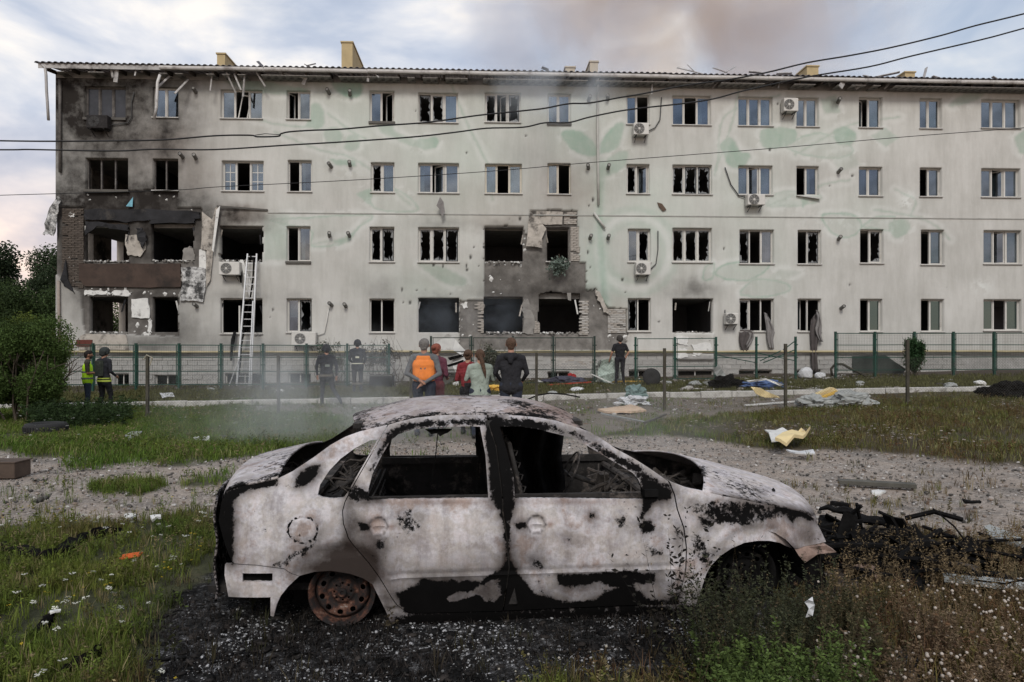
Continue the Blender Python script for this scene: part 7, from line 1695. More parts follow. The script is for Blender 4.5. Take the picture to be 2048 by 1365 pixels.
# ---- burnt parts next to the car
W1 = 'burnt car parts lying in front of the bonnet'
q = soots
def wreck(u0, v0, u1, v1, r, label, seed, z=.06, mat=None, flat=.4):
    a, b = gp(u0, v0)+Vector((0, 0, z)), gp(u1, v1)+Vector((0, 0, z*.6)); rnd = random.Random(seed); d = b-a; L = d.length; n_ = 14; V = []; nn = 10; d.normalize(); s = d.cross(Vector((0, 0, 1))).normalized()
    for i in range(n_+1):
        t_ = i/n_; c = d*L*t_+Vector((0, 0, .05*math.sin(t_*3+seed)+rnd.uniform(-.015, .015)))+s*rnd.uniform(-.02, .02); rr_ = r*(1-.6*abs(2*t_-1)**2)
        for k in range(nn): aa = 2*math.pi*k/nn; j = rnd.uniform(.55, 1.25); V.append(c+s*math.cos(aa)*rr_*j+Vector((0, 0, math.sin(aa)*rr_*flat*j)))
    mb = MB(); mb.add(V, [(i*nn+k, i*nn+(k+1) % nn, (i+1)*nn+(k+1) % nn, (i+1)*nn+k) for i in range(n_) for k in range(nn)]+[tuple(range(nn))[::-1], tuple(n_*nn+k for k in range(nn))]); o = mb.build('burnt_part', mat or soots); o.location = a; return tag(o, label, 'wreckage', W1)
wreck(1640, 1062, 1870, 1098, .085, 'long charred bumper beam farthest from the camera ahead of the bonnet', 1, .16)
wreck(1650, 1080, 1790, 1165, .16, 'crumpled black bumper skin slanting down to the right', 2, .12); wreck(1690, 1075, 1850, 1150, .15, 'wide charred sheet in the middle of the burnt heap', 3, .10)
wreck(1650, 1100, 1720, 1128, .07, 'grey brown melted lump touching the bumper bracket', 4, .1, inner); wreck(1780, 1120, 2060, 1190, .06, 'long thin charred strip reaching to the right edge', 5, .05); wreck(1700, 1150, 1760, 1168, .07, 'brown scorched fragment at the near side of the heap', 6, .05, rustp)
wreck(1800, 1120, 1830, 1180, .09, 'black folded end of the bumper skin', 7, .06)
rnd = random.Random(77); hp = thing('burnt_tangle', 'tangle of charred wiring, slats and flakes heaped in front of the bonnet', 'wreckage', gp(1745, 1125)); mb = MB(); mb2 = MB()
for _ in range(90):
    p = Vector((rnd.gauss(0, .42), rnd.gauss(0, .30), rnd.uniform(.02, .22))); d = Vector((rnd.uniform(-1, 1), rnd.uniform(-.5, .4), rnd.uniform(-.2, .2))).normalized(); L = rnd.uniform(.15, .6); mb.tube([p-d*L/2, p+Vector((0, 0, rnd.uniform(-.04, .06))), p+d*L/2], rnd.uniform(.006, .022), 5)
for _ in range(70):
    M = Matrix.Translation((rnd.gauss(0, .40), rnd.gauss(0, .28), rnd.uniform(.0, .20))) @ Matrix.Rotation(rnd.random()*6, 4, Vector((rnd.random()-.5, rnd.random()-.5, rnd.random())).normalized()); a_ = rnd.uniform(.04, .16); mb2.box(-a_, -a_*.5, -.006, a_, a_*.5, .006, 0, M)
tag(mb.build('charred_wiring', soots, hp), kind='stuff'); tag(mb2.build('charred_flakes', soots, hp), kind='stuff')
sheet('grey_trim', 'flat grey trim strip lying beyond the charred strip at the right edge', 'strip', [(1884,1168),(1990,1178),(2060,1184),(2060,1200),(1990,1196),(1888,1184)], None, greyp, .02, .02, lay=True, z_off=.05)
sheet('grey_trim', 'grey board slanting in the dry weeds at the right edge', 'strip', [(1968,1082),(1990,1080),(2070,1120),(2070,1138),(1984,1104)], None, greyp, .02, .03, lay=True, z_off=.08)
sheet('grey_trim', 'thin grey strip among the dry weeds beside the heap', 'strip', [(1840,1128),(1860,1124),(1960,1160),(1952,1166)], None, inner, .02, .03, lay=True, z_off=.05)
# charred strips and litter in the left grass
W2 = 'charred strips in the grass left of the car'
def strip(pts, r, label, mat=soots, z=.05, cat='strip', grp=W2, name='charred_strip'):
    P = [gp(u, v)+Vector((0, 0, z+.02*math.sin(i*2.1))) for i, (u, v) in enumerate(spline(pts, 5))]; rnd = random.Random(int(pts[0][0])); o = P[0]; mb = MB(); nn = 7; V = []
    for i, p in enumerate(P):
        rr_ = r*rnd.uniform(.5, 1.3)*(1-.5*abs(2*i/(len(P)-1)-1))
        for k in range(nn): aa = 6.283*k/nn; j = rnd.uniform(.5, 1.4); V.append(p-o+Vector((math.cos(aa)*rr_*.5*j, math.cos(aa)*rr_*j, math.sin(aa)*rr_*.5*j)))
    mb.add(V, [(i*nn+k, i*nn+(k+1) % nn, (i+1)*nn+(k+1) % nn, (i+1)*nn+k) for i in range(len(P)-1) for k in range(nn)]); t_ = mb.build(name, mat); t_.location = o; return tag(t_, label, cat, grp)
strip([(-60,1098),(20,1108),(70,1122),(120,1120),(150,1095),(190,1080),(230,1075)], .075, 'long twisted charred strip from the left edge through the grass')
strip([(60,1298),(78,1278),(95,1262),(100,1252)], .045, 'short crumpled black strip with a white end near the lower left'); strip([(130,1364),(160,1345),(185,1330),(196,1322)], .05, 'crumpled dark strip at the bottom left edge of the grass')
sheet('litter', 'white scrap at the end of the short black strip', 'litter', [(98,1252),(122,1248),(120,1255),(100,1258)], None, whitep, .01, .02, lay=True, z_off=.07, group=W2)
t_ = thing('orange_plastic', 'bright orange ribbed plastic piece in the grass left of the car', 'plastic piece', gp(258, 1132)); 
for k in range(3): MB().bar((-.07, k*.022, .05+k*.006), (.07, k*.022+.01, .07+k*.006), .016, .012).build('rib', pm('orange_plastic', (.62, .13, .03), .5) if k == 0 else MATS['orange_plastic'], t_)
L2 = 'pale scraps lying in the grass on the left'
for k, (pts, mt, lab) in enumerate([([(248,880),(262,872),(284,871),(278,880),(258,888)], greyp, 'grey flat board lying in the grass right of the tyre'), ([(386,882),(418,883),(418,888),(388,887)], whitep, 'small white slab in the far grass'), ([(440,880),(470,884),(470,887),(440,884)], gwood, 'thin dark lath in the far grass'), ([(248,1048),(262,1045),(272,1048),(262,1054),(250,1053)], whitep, 'white scrap near the gravel edge left of the boot'), ([(300,1052),(320,1048),(322,1054),(306,1058)], whitep, 'small white scrap beside the car boot'), ([(318,792),(345,790),(350,798),(325,800)], wbag, 'white rag beside the kerb on the left'), ([(1925,1018),(1960,1016),(1962,1022),(1930,1023)], soots, 'dark chip on the gravel at the right'), ([(1742,996),(1772,998),(1766,1004),(1744,1003)], whitep, 'white scrap below the dark plank'), ([(1572,912),(1626,912),(1630,918),(1590,918)], wbag, 'white crumpled scrap in front of the yellow foam')]):
    sheet('scrap', lab, 'debris', pts, None, mt, .02, .03, lay=True, z_off=.05, group=L2 if k < 6 else None)
strip([(70,1008),(85,1003),(100,996)], .03, 'brown bark piece on the gravel track', gwood, .02); strip([(62,962),(80,965),(95,962)], .02, 'dark chip on the gravel track', gwood, .02)
sheet('foil', 'pale crumpled foil strip standing in the weeds in front of the front wheel', 'scrap', [(1610,1205),(1625,1195),(1630,1210),(1626,1232),(1612,1235),(1618,1218)], 3.3, wbag, .004, .02)
# ---- plants on the fence
def climber(label, u0, u1, v0, v1, y, n_, leaf, col, seed, twigs=12, nm='climbing_plant'):
    a = at(u0, v1, y); b = at(u1, v0, y); cx = (a.x+b.x)/2; t_ = thing(nm, label, 'plant', (cx, y, Gf(cx, y))); rnd = random.Random(seed); mb = MB(); z0 = Gf(cx, y)
    for _ in range(twigs):
        p = Vector((rnd.uniform(a.x, b.x)*.6+cx*.4-cx, 0, 0)); pts = [p]
        zt = rnd.uniform(.4, 1)*(b.z-z0)
        for k in range(5): p = p+Vector((rnd.uniform(-.22, .22), rnd.uniform(-.06, .06), zt/5)); pts.append(p)
        mb.tube(pts, [.014, .012, .01, .008, .006, .004], 4, cap=False)
    mb.build('stems', barkm, t_); crown('leaves', (0, 0, (a.z+b.z)/2-z0), ((b.x-a.x)/2, .2, (b.z-a.z)/2), n_, leaf, col, t_, seed, lobes=30); return t_
climber('dense green climber on the right fence', 1808, 1850, 668, 748, 26.6, 2600, .075, (.026, .055, .022), 41)
climber('straggly half bare shrub with brown leaves behind the firefighters', 612, 700, 672, 760, 26.9, 500, .07, (.045, .055, .028), 42, 16, 'straggly_shrub')
climber('bare twiggy shrub with dried leaves left of the man in the orange vest', 700, 830, 668, 765, 26.9, 900, .065, (.06, .05, .035), 43, 30, 'straggly_shrub')
climber('dusty grey shrub against the stripped wall between the women and the man in black hoodie', 960, 1000, 678, 765, 26.7, 900, .07, (.10, .105, .08), 44, 14, 'straggly_shrub')
climber('grey leaves hanging from the empty second floor window', 1106, 1134, 505, 556, 28.3, 260, .10, (.17, .20, .17), 45, 0, 'hanging_foliage') if False else None
def hang_leaves():
    p = at(1118, 530, 28.25); t_ = thing('hanging_foliage', 'dusty grey green leaves hanging out of the empty second floor window', 'plant', p); crown('leaves', (0, 0, 0), (.32, .12, .42), 240, .12, (.16, .20, .17), t_, 46, lobes=12)
    MB().tube([(0, .1, .45), (.05, -.02, .1), (.1, -.05, -.4)], .012, 5).build('stem', barkm, t_)
hang_leaves()
# ================================================================== PEOPLE
def pmat(nm, c, **k): return pm(nm, c, k.pop('rough', .9), var=k.pop('var', .18), scale=k.pop('scale', 5), bump=k.pop('bump', .9), bscale=k.pop('bscale', 11), bdist=.05, **k)
skin = pmat('skin', (.36, .20, .14), rough=.6, bump=.05, var=.08); skin2 = pmat('skin_tanned', (.30, .155, .10), rough=.6, bump=.05, var=.08)
def blobs_to_body(name, prims, mats, parent, voxel=.011, smooth=5):
    """prims: (a, b, ra, rb, material index, flatten y) -> one continuous surface"""
    bm = bmesh.new(); cen = []
    for a, b, ra, rb, mi, fl in prims:
        a, b = Vector(a), Vector(b); L = (b-a).length; n_ = 12; rings = 5
        z = (b-a).normalized() if L > 1e-5 else Vector((0, 0, 1)); x = z.cross(Vector((0, 1, 0)))
        if x.length < .1: x = z.cross(Vector((1, 0, 0)))
        x.normalize(); y = z.cross(x); V = []
        def ring(c, r, h): 
            return [bm.verts.new(c+(x*math.cos(6.28318*k/n_)*r)+(y*math.sin(6.28318*k/n_)*r)+z*h) for k in range(n_)]
        rs_ = []
        for j in range(1, rings): t_ = -math.pi/2+math.pi/2*j/rings; rs_.append(ring(a, ra*math.cos(t_), ra*math.sin(t_)))
        for j in range(0, rings): t_ = math.pi/2*j/rings; rs_.append(ring(b if j or True else a, rb*math.cos(t_), rb*math.sin(t_)))
        rs_.insert(rings-1, ring(a, ra, 0)); p0 = bm.verts.new(a-z*ra); p1 = bm.verts.new(b+z*rb)
        for k in range(n_): bm.faces.new((p0, rs_[0][(k+1) % n_], rs_[0][k])); bm.faces.new((p1, rs_[-1][k], rs_[-1][(k+1) % n_]))
        for r0, r1 in zip(rs_[:-1], rs_[1:]):
            for k in range(n_): bm.faces.new((r0[k], r0[(k+1) % n_], r1[(k+1) % n_], r1[k]))
        if fl != 1:
            c = (a+b)/2
            for v in [q for r in rs_ for q in r]+[p0, p1]: v.co.y = c.y+(v.co.y-c.y)*fl if abs(a.y-b.y) < .02 else v.co.y
    bmesh.ops.recalc_face_normals(bm, faces=bm.faces); me = bpy.data.meshes.new(name); bm.to_mesh(me); bm.free()
    tmp = bpy.data.objects.new('tmp', me); COL.objects.link(tmp); rm = tmp.modifiers.new('r', 'REMESH'); rm.mode = 'VOXEL'; rm.voxel_size = voxel; sm_ = tmp.modifiers.new('s', 'SMOOTH'); sm_.iterations = smooth; sm_.factor = .5
    dg = bpy.context.evaluated_depsgraph_get(); me2 = bpy.data.meshes.new_from_object(tmp.evaluated_get(dg)); bpy.data.objects.remove(tmp); me2.name = name
    co = np.empty(len(me2.vertices)*3); me2.vertices.foreach_get('co', co); co = co.reshape(-1, 3)
    fc = np.empty(len(me2.polygons)*3); me2.polygons.foreach_get('center', fc); fc = fc.reshape(-1, 3); best = np.full(len(fc), 1e9); mi_ = np.zeros(len(fc), np.int32)
    for a, b, ra, rb, mi, fl in prims:
        a, b = np.array(a, float), np.array(b, float); d = b-a; L2 = d@d+1e-9; t_ = np.clip(((fc-a)@d)/L2, 0, 1); q = fc-(a+t_[:, None]*d); q[:, 1] /= fl; dist = np.linalg.norm(q, axis=1)-(ra+(rb-ra)*t_); k = dist < best-.001; best[k] = dist[k]; mi_[k] = mi
    me2.materials.clear(); o = link_mesh(name, me2, mats, parent, True); me2.polygons.foreach_set('material_index', mi_); return o
def person(label, loc, rz, h, top, bottom, shoes, pose, hair=None, extras=None, sk=None, build=1.0, sleeves=1.0, voxel=.011, hands=True, group=None):
    """standing figure, forward is local +y; sizes for 1.75 m"""
    k = h/1.75; e = thing('person', label, 'person', loc, rz, group); e.scale = (k, k, k); sk = sk or skin; B = build
    J = dict(hipL=(-.095*B, 0, .93), hipR=(.095*B, 0, .93), kneeL=(-.10*B, .01, .50), kneeR=(.10*B, .01, .50), ankL=(-.11*B, -.02, .09), ankR=(.11*B, -.02, .09), shL=(-.185*B, 0, 1.42), shR=(.185*B, 0, 1.42), elL=(-.25*B, -.02, 1.14), elR=(.25*B, -.02, 1.14), wrL=(-.23*B, .06, .90), wrR=(.23*B, .06, .90), head=(0, .02, 1.635), neck=(0, -.01, 1.46), lean=(0, 0, 0))
    J.update(pose); J = {q: Vector(v) for q, v in J.items() if q not in ('hem', 'skirt')}; P = []; T, Bt, Sk, Sh = 0, 1, 2, 3
    for s in 'LR':
        P += [(J['hip'+s], J['knee'+s], .098*B, .066, Bt, 1), (J['knee'+s], J['ank'+s], .064, .048, Bt, 1)]; a = J['ank'+s]; d = J.get('toe'+s, Vector((0, .16, -.045))); P += [(a+Vector((0, -.03, -.04)), a+d, .042, .034, Sh, 1)]
        m_ = J['el'+s]; P += [(J['sh'+s], m_, .060*B**.5, .046, T if sleeves > 0 else Sk, 1)]
        if 0 < sleeves < 1: P[-1] = (J['sh'+s], J['sh'+s]+(m_-J['sh'+s])*sleeves, .064*B**.5, .058, T, 1); P += [(J['sh'+s]+(m_-J['sh'+s])*sleeves, m_, .046, .040, Sk, 1)]
        P += [(m_, J['wr'+s], .043 if sleeves == 1 else .038, .031, T if sleeves == 1 else Sk, 1)]
        w = J['wr'+s]; fd = (w-m_).normalized(); side = fd.cross(Vector((0, 0, 1))); side = side.normalized() if side.length > .1 else Vector((1, 0, 0)); c = w+fd*.055; P += [(w, c, .026, .030, Sk, 1), (w+fd*.02, c+fd*.03, .026, .024, Sk, 1)]
        if hands:
            for i, (o_, L) in enumerate(((-.027, .062), (-.009, .074), (.009, .070), (.026, .055))):
                b0 = c+side*o_+fd*.03; b1 = b0+fd*L*.55+Vector((0, 0, -.008)); b2 = b1+(fd*.7+Vector((0, .3, -.5))).normalized()*L*.45; P += [(b0, b1, .0095, .009, Sk, 1), (b1, b2, .009, .0075, Sk, 1)]
            tb = w+fd*.03+side*(-.028 if s == 'L' else .028)+Vector((0, .01, 0)); P += [(tb, tb+fd*.035+Vector((0, .03, 0)), .012, .009, Sk, 1)]
    hc = (J['hipL']+J['hipR'])/2; ch_ = (J['shL']+J['shR'])/2
    P += [((hc.x-.05*B, hc.y, .95), (hc.x+.05*B, hc.y, .95), .118*B, .118*B, Bt, .85), (hc+Vector((-.03, .0, .07)), ch_+Vector((-.055, 0, -.18)), .118*B, .128*B, T, .80), (hc+Vector((.03, 0, .07)), ch_+Vector((.055, 0, -.18)), .118*B, .128*B, T, .80),
          (ch_+Vector((-.085*B, 0, -.13)), ch_+Vector((.085*B, 0, -.13)), .125, .125, T, .82), (J['shL']+Vector((.05, 0, .0)), J['shR']+Vector((-.05, 0, .0)), .078, .078, T, 1), (ch_+Vector((-.06, 0, .03)), ch_+Vector((.06, 0, .03)), .07, .07, T, 1), (J['neck']+Vector((0, 0, -.05)), J['head']+Vector((0, -.02, -.06)), .058, .054, Sk, 1)]
    hd = J['head']; fdv = Vector(J.get('face', Vector((0, 1, 0)))).normalized(); sd = fdv.cross(Vector((0, 0, 1))).normalized()
    P += [(hd+Vector((0, 0, .02))-fdv*.02, hd+Vector((0, 0, .025))+fdv*.015, .092, .086, Sk, 1), (hd+Vector((0, 0, -.02))+fdv*.02, hd+Vector((0, 0, -.065))+fdv*.045, .066, .042, Sk, 1), (hd+fdv*.10+Vector((0, 0, .005)), hd+fdv*.118+Vector((0, 0, -.018)), .010, .014, Sk, 1), (hd+fdv*.083+Vector((0, 0, .035))-sd*.025, hd+fdv*.083+Vector((0, 0, .035))+sd*.025, .014, .014, Sk, 1), (hd+fdv*.088+Vector((0, 0, -.05))-sd*.012, hd+fdv*.088+Vector((0, 0, -.05))+sd*.012, .011, .011, Sk, 1)]
    for s in (-1, 1): P += [(hd+sd*s*.088+Vector((0, 0, .018)), hd+sd*s*.092+Vector((0, 0, -.018)), .016, .012, Sk, 1)]
    if 'skirt' in pose: z0, r0 = pose['skirt']; P += [((hc.x-.06, hc.y, .93), (hc.x-.08, hc.y, z0), .13*B, r0, Bt, .8), ((hc.x+.06, hc.y, .93), (hc.x+.08, hc.y, z0), .13*B, r0, Bt, .8)]
    if 'hem' in pose: P += [((hc.x-.05*B, hc.y, .98), (hc.x-.06*B, hc.y, pose['hem']), .122*B, .136*B, T, .86), ((hc.x+.05*B, hc.y, .98), (hc.x+.06*B, hc.y, pose['hem']), .122*B, .136*B, T, .86)]
    blobs_to_body('body', P, [top, bottom, sk, shoes], e, voxel)
    if hair:
        mt, kind = hair; Q = [(hd+Vector((0, 0, .035))-fdv*.03, hd+Vector((0, 0, .045))-fdv*.0, .098, .094, 0, 1), (hd+Vector((0, 0, -.03))-fdv*.05, hd+Vector((0, 0, .02))-fdv*.04, .066, .085, 0, 1)]
        if kind == 'ponytail': Q += [(hd-fdv*.10+Vector((.0, 0, .0)), hd-fdv*.14+Vector((.03, 0, -.10)), .038, .045, 0, 1), (hd-fdv*.14+Vector((.03, 0, -.10)), hd-fdv*.16+Vector((.075, 0, -.30)), .045, .035, 0, 1), (hd-fdv*.16+Vector((.075, 0, -.30)), hd-fdv*.155+Vector((.10, 0, -.43)), .035, .010, 0, 1)]
        if kind == 'bun': Q += [(hd-fdv*.12+Vector((.0, 0, .05)), hd-fdv*.13+Vector((.02, 0, .05)), .045, .04, 0, 1)]
        if kind == 'thick': Q += [(hd+Vector((0, 0, .07))-fdv*.01, hd+Vector((0, 0, .08))+fdv*.04, .080, .062, 0, 1)]
        blobs_to_body('hair', Q, [mt], e, .010, 2)
    if extras:
        for ex in extras: ex(e, J, hd, fdv, sd)
    return e
dk = lambda n_, c: pmat(n_, c)
black = dk('black_cloth', (.014, .014, .016)); navy = dk('navy_cloth', (.022, .027, .042)); shoe = dk('shoe_black', (.02, .019, .018)); jeans = dk('jeans', (.04, .055, .085))
ffm = dk('turnout_cloth', (.020, .021, .026)); hairbr = pmat('hair_brown', (.085, .05, .032), bscale=40); hairbk = pmat('hair_black', (.018, .014, .012), bscale=40); hairgr = pmat('hair_grey', (.16, .15, .14), bscale=40); hairred = pmat('hair_red', (.22, .07, .045), bscale=40)
refl = pmat('reflective_stripe', (.50, .50, .40), bump=0); reflg = pmat('grey_reflective', (.16, .18, .16), bump=0)
def helmet(mat):
    def f(e, J, hd, fdv, sd):
        Q = [(hd+Vector((0, 0, .05))-fdv*.02, hd+Vector((0, 0, .055))+fdv*.02, .118, .114, 0, 1), (hd+Vector((0, 0, -.01))-fdv*.06, hd+Vector((0, 0, .03))-fdv*.05, .085, .10, 0, 1), (hd+sd*.09+Vector((0, 0, -.01)), hd+sd*.085+Vector((0, 0, .04)), .036, .04, 0, 1), (hd-sd*.09+Vector((0, 0, -.01)), hd-sd*.085+Vector((0, 0, .04)), .036, .04, 0, 1)]
        blobs_to_body('helmet', Q, [mat], e, .010, 2)
    return f
def band(name, z, rx, ry, hh, mat, cx=0, cy=0, tilt=0):
    def f(e, J, hd, fdv, sd):
        mb = MB(); n_ = 28; V = []
        for k in range(n_):
            a = 6.28318*k/n_
            for q, w in ((0, 0), (1, 0), (1, .006), (0, .006)): V.append((cx+(rx+w)*math.cos(a), cy+(ry+w)*math.sin(a), z+hh*q+tilt*math.cos(a)))
        mb.add(V, [(4*k+i, 4*k+(i+1) % 4, 4*((k+1) % n_)+(i+1) % 4, 4*((k+1) % n_)+i) for k in range(n_) for i in range(4)]); mb.build(name, mat, e)
    return f
def patch(name, c, w, h, dd, mat, rot=0):
    def f(e, J, hd, fdv, sd):
        M = Matrix.Translation(c) @ Matrix.Rotation(rot, 4, 'Z'); mb = MB(); mb.box(-w/2, -dd/2, -h/2, w/2, dd/2, h/2, 0, M); bevel(mb.build(name, mat, e), .006)
    return f
def vest(mat, stripes=None, z0=.86, z1=1.43, rx=.175, ry=.135, name='vest'):
    def f(e, J, hd, fdv, sd):
        Q = [((-.06, 0, z0+.1), (-.075, 0, z1-.16), rx-.035, rx-.045, 0, .84), ((.06, 0, z0+.1), (.075, 0, z1-.16), rx-.035, rx-.045, 0, .84), ((-.09, 0, z1-.14), (.09, 0, z1-.14), .135, .135, 0, .90), ((-.10, 0, z1-.02), (.10, 0, z1-.02), .085, .085, 0, 1)]
        blobs_to_body(name, Q, [mat], e, .012, 3)
        for z in (stripes or ()): band('reflective_band', z, rx+.028, ry-.005, .045, reflg)(e, J, hd, fdv, sd)
    return f
hiv = pmat('hi_vis_yellow', (.50, .86, .03), bump=.4, bscale=7, var=.08)
x, y = at(175, 0, 19.6).x, 19.6
person('bearded man in a bright yellow reflective vest turned to the right beside the shrub', (x, y, Gf(x, y)+.03), R(-62), 1.70, dk('olive_tshirt', (.055, .05, .035)), jeans, shoe, dict(elL=(-.24, .02, 1.12), wrL=(-.10, .22, 1.10), elR=(.24, .02, 1.12), wrR=(.08, .24, 1.12), head=(0, .03, 1.63)), (hairbk, 'thick'), [vest(hiv, (.95, 1.13), z0=.80, rx=.20, ry=.16), lambda e, J, hd, f, s: blobs_to_body('beard', [(hd+f*.055+Vector((0, 0, -.06))-s*.02, hd+f*.055+Vector((0, 0, -.06))+s*.02, .045, .045, 0, 1)], [hairbk], e, .009, 1)], skin2, sleeves=.75, build=1.14)
x, y = at(208, 0, 19.3).x, 19.3
person('firefighter with yellow striped jacket hem standing beside the man in the yellow vest', (x, y, Gf(x, y)+.02), R(-20), 1.78, ffm, black, shoe, dict(kneeL=(-.10, .03, .50), ankL=(-.08, -.10, .10), kneeR=(.11, .12, .50), ankR=(.16, .06, .09), wrL=(-.16, .20, 1.05), wrR=(.20, .18, 1.02), hem=.86), None, [helmet(dk('dark_helmet', (.03, .035, .034))), band('yellow_stripe', .86, .20, .155, .05, pmat('stripe_yellow', (.50, .60, .10), bump=0)), band('yellow_stripe', .94, .192, .15, .025, MATS['stripe_yellow']), patch('breathing_pack', (0, -.15, 1.22), .20, .42, .10, dk('olive_pack', (.05, .058, .045)))], build=1.05)
x, y = at(653, 0, 20.6).x, 20.6
person('firefighter in dark gear walking through the smoke in front of the kerb', (x, y, Gf(x, y)+.0), R(25), 1.80, ffm, dk('turnout_trousers', (.03, .032, .038)), shoe, dict(kneeL=(-.10, .05, .50), ankL=(-.13, .02, .09), kneeR=(.17, -.05, .52), ankR=(.34, -.26, .20), toeR=(.05, .10, -.10), elL=(-.27, .06, 1.16), wrL=(-.24, .10, .92), elR=(.27, -.10, 1.14), wrR=(.27, -.06, .90), hem=.84), None, [helmet(dk('black_helmet', (.022, .022, .026))), patch('back_patch', (0, -.135, 1.18), .13, .07, .02, reflg), band('jacket_stripe', .87, .195, .15, .06, pmat('worn_stripe', (.13, .12, .10), bump=0))], build=1.06)
x, y = at(715, 0, 23.6).x, 23.6
person('firefighter standing on the terrace by the fence behind the smoke', (x, y, Gf(x, y)), R(10), 1.78, ffm, MATS['turnout_trousers'], shoe, dict(wrL=(-.18, .16, 1.02), wrR=(.20, .18, 1.02), hem=.86), None, [helmet(MATS['black_helmet']), patch('back_patch', (.0, -.135, 1.20), .12, .06, .02, refl), band('jacket_stripe', .98, .185, .14, .03, refl), band('trouser_stripe', .30, .19, .09, .06, MATS['worn_stripe'])], build=1.04)
x, y = at(848, 0, 13.0).x, 13.0
orange = pmat('orange_vest', (.66, .20, .045), bump=.3, bscale=6)
person('grey haired man in a faded orange vest with his hands clasped behind his back', (x, y, Gf(x, y)), R(-3), 1.80, dk('grey_pullover', (.11, .115, .12)), navy, shoe, dict(shL=(-.20, 0, 1.42), shR=(.20, 0, 1.42), elL=(-.30, -.08, 1.14), elR=(.30, -.08, 1.14), wrL=(-.06, -.20, 1.03), wrR=(.03, -.19, .97), head=(0, .03, 1.64)), (hairgr, 'short'), [vest(orange, None, z0=.98, rx=.185, name='vest')], skin2, build=1.14, voxel=.009)
x, y = at(872, 0, 13.9).x, 13.9
person('woman with red hair in maroon clothes half hidden behind the man in the orange vest', (x, y, Gf(x, y)), R(-25), 1.72, dk('maroon_top', (.10, .028, .045)), dk('maroon_trousers', (.11, .03, .035)), shoe, dict(wrL=(-.12, .20, 1.1), wrR=(.16, .16, 1.08)), (hairred, 'bun'), None, build=1.0, voxel=.010)
x, y = at(960, 0, 12.7).x, 12.7
person('woman with a long brown ponytail in a pale grey green blouse and dark skirt', (x, y, Gf(x, y)), R(8), 1.60, dk('grey_green_blouse', (.25, .29, .25)), navy, shoe, dict(shL=(-.19, 0, 1.41), shR=(.19, 0, 1.41), elL=(-.27, .04, 1.17), wrL=(-.16, .22, 1.22), elR=(.28, .04, 1.17), wrR=(.16, .22, 1.22), hem=.84, skirt=(.45, .17)), (hairbr, 'ponytail'), None, build=1.14, voxel=.009)
x, y = at(936, 0, 13.3).x, 13.3
person('woman in a dark red jacket with her hair tied up, left of the ponytail woman', (x, y, Gf(x, y)), R(-12), 1.60, dk('dark_red_jacket', (.17, .022, .026)), black, shoe, dict(wrL=(-.10, .20, 1.15), wrR=(.12, .20, 1.18)), (hairbr, 'bun'), [patch('shoulder_bag', (.10, -.14, .92), .26, .32, .09, dk('dark_bag', (.02, .018, .02)))], build=.95, voxel=.010)
x, y = at(1022, 0, 12.6).x, 12.6
person('man in a black hoodie and dark trousers seen from behind', (x, y, Gf(x, y)), R(-4), 1.79, dk('black_hoodie', (.016, .016, .019)), navy, shoe, dict(shL=(-.20, 0, 1.41), shR=(.20, 0, 1.41), elL=(-.28, .02, 1.15), wrL=(-.20, .16, 1.02), elR=(.28, .02, 1.15), wrR=(.20, .16, 1.02), hem=.90, head=(0, .035, 1.645)), (hairbr, 'short'), [lambda e, J, hd, f, s: blobs_to_body('hood', [((-.07, -.06, 1.45), (.07, -.06, 1.45), .065, .065, 0, 1), ((0, -.10, 1.42), (0, -.12, 1.36), .06, .045, 0, 1)], [MATS['black_hoodie']], e, .012, 2)], build=1.10, voxel=.009)
x, y = at(1240, 0, 25.2).x, 25.2
person('man in a black t-shirt and dark helmet standing at the fence gap by the rubble', (x, y, Gf(x, y)), R(8), 1.74, black, dk('black_trousers', (.016, .016, .02)), shoe, dict(elL=(-.30, .0, 1.16), wrL=(-.33, .12, .95), elR=(.31, -.03, 1.17), wrR=(.22, .03, .98), ankL=(-.16, 0, .09), ankR=(.14, 0, .09)), None, [helmet(dk('brown_helmet', (.045, .04, .036)))], sleeves=.7, build=1.06)
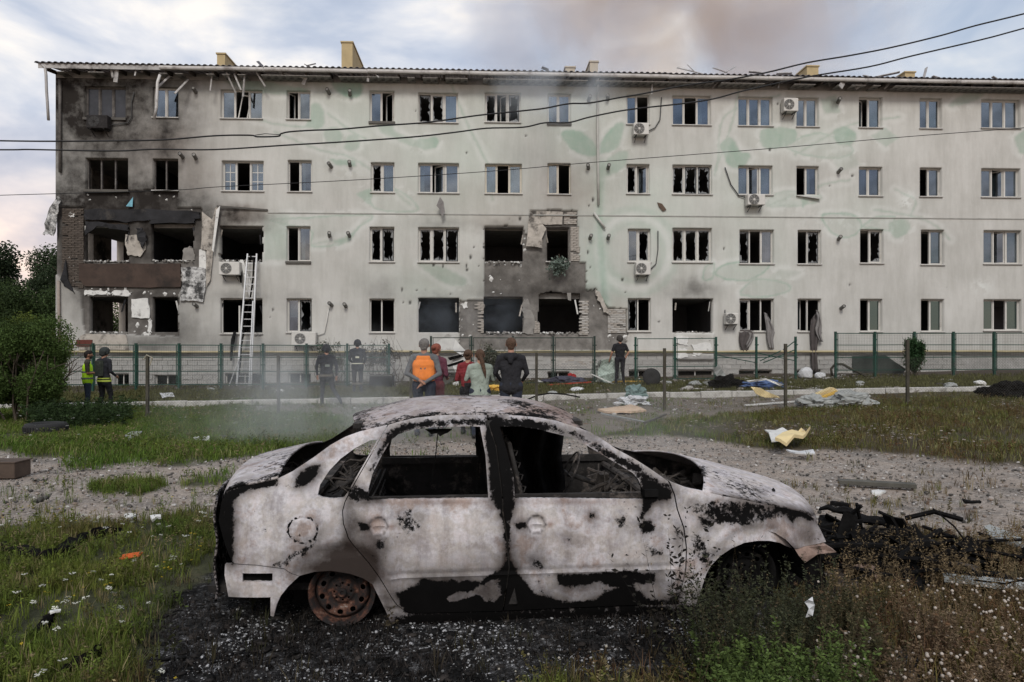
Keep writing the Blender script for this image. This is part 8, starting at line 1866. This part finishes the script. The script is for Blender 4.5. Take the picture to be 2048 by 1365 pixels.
# ================================================================== SMOKE
def smoke(name, label, loc, size, dens, col, scale=1.0, thr=(.42, .72), seed=0., up=1.0, absorb=.2, stretch=(1, 1, 1)):
    m, n, l, b = new_mat(name+str(seed)); n.remove(b); vol = N(n, 'ShaderNodeVolumePrincipled'); vol.inputs['Color'].default_value = (*col, 1); vol.inputs['Anisotropy'].default_value = .1
    l.new(vol.outputs[0], n['Material Output'].inputs['Volume']); t = N(n, 'ShaderNodeTexCoord'); mp_ = N(n, 'ShaderNodeMapping'); mp_.inputs['Location'].default_value = (seed, seed*.7, 0); mp_.inputs['Scale'].default_value = stretch; l.new(t.outputs['Object'], mp_.inputs['Vector'])
    no = N(n, 'ShaderNodeTexNoise', i_Scale=scale, i_Detail=5.0, i_Roughness=.6, i_Distortion=.7); l.new(mp_.outputs[0], no.inputs['Vector']); r = ramp(n, [(thr[0], (0,)*3), (thr[1], (1,)*3)]); l.new(no.outputs[0], r.inputs[0])
    # falloff inside the box: an ellipsoid
    m2 = N(n, 'ShaderNodeMapping'); m2.inputs['Scale'].default_value = (2/size[0], 2/size[1], 2/size[2]); l.new(t.outputs['Object'], m2.inputs['Vector']); ln = N(n, 'ShaderNodeVectorMath', operation='LENGTH'); l.new(m2.outputs[0], ln.inputs[0])
    fo = ramp(n, [(.25, (1,)*3), (.98, (0,)*3)], 'EASE'); l.new(ln.outputs['Value'], fo.inputs[0]); d = mth(n, l, 'MULTIPLY', r.outputs[0], fo.outputs[0]); d = mth(n, l, 'MULTIPLY', d, dens); l.new(d, vol.inputs['Density'])
    bm = bmesh.new(); bmesh.ops.create_icosphere(bm, subdivisions=3, radius=1.0)
    for v in bm.verts: v.co = Vector((v.co.x*size[0]/2, v.co.y*size[1]/2, v.co.z*size[2]/2))
    me = bpy.data.meshes.new(name); bm.to_mesh(me); bm.free(); o = link_mesh(name, me, m); o.location = loc; return tag(o, kind='stuff')
smoke('smoke', '', at(640, 815, 12.5), (7.0, 4.0, 3.6), .48, (.80, .84, .86), .9, (.40, .66), 3., stretch=(1, 1, .7))
smoke('smoke', '', at(1250, 870, 8.0), (3.8, 2.0, 1.5), .42, (.75, .76, .77), 1.2, (.42, .7), 5.)
smoke('smoke', '', at(1110, 178, 26.5), (7.0, 3.0, 3.4), .55, (.78, .84, .90), .55, (.38, .66), 7., stretch=(1, 1, .8))
smoke('smoke', '', at(1370, 20, 62.0), (48.0, 14.0, 28.0), .25, (.74, .62, .53), .10, (.34, .58), 9., stretch=(1, 1, .7))
smoke('smoke', '', FW(F2(878, 640)[0], .1, F2(878, 640)[1]), (3.8, 1.8, 3.0), .34, (.70, .80, .92), 1.1, (.36, .62), 11.)
smoke('smoke', '', FW(F2(995, 630)[0], .1, F2(995, 630)[1]), (3.4, 1.6, 2.8), .30, (.70, .80, .92), 1.1, (.36, .62), 13.)
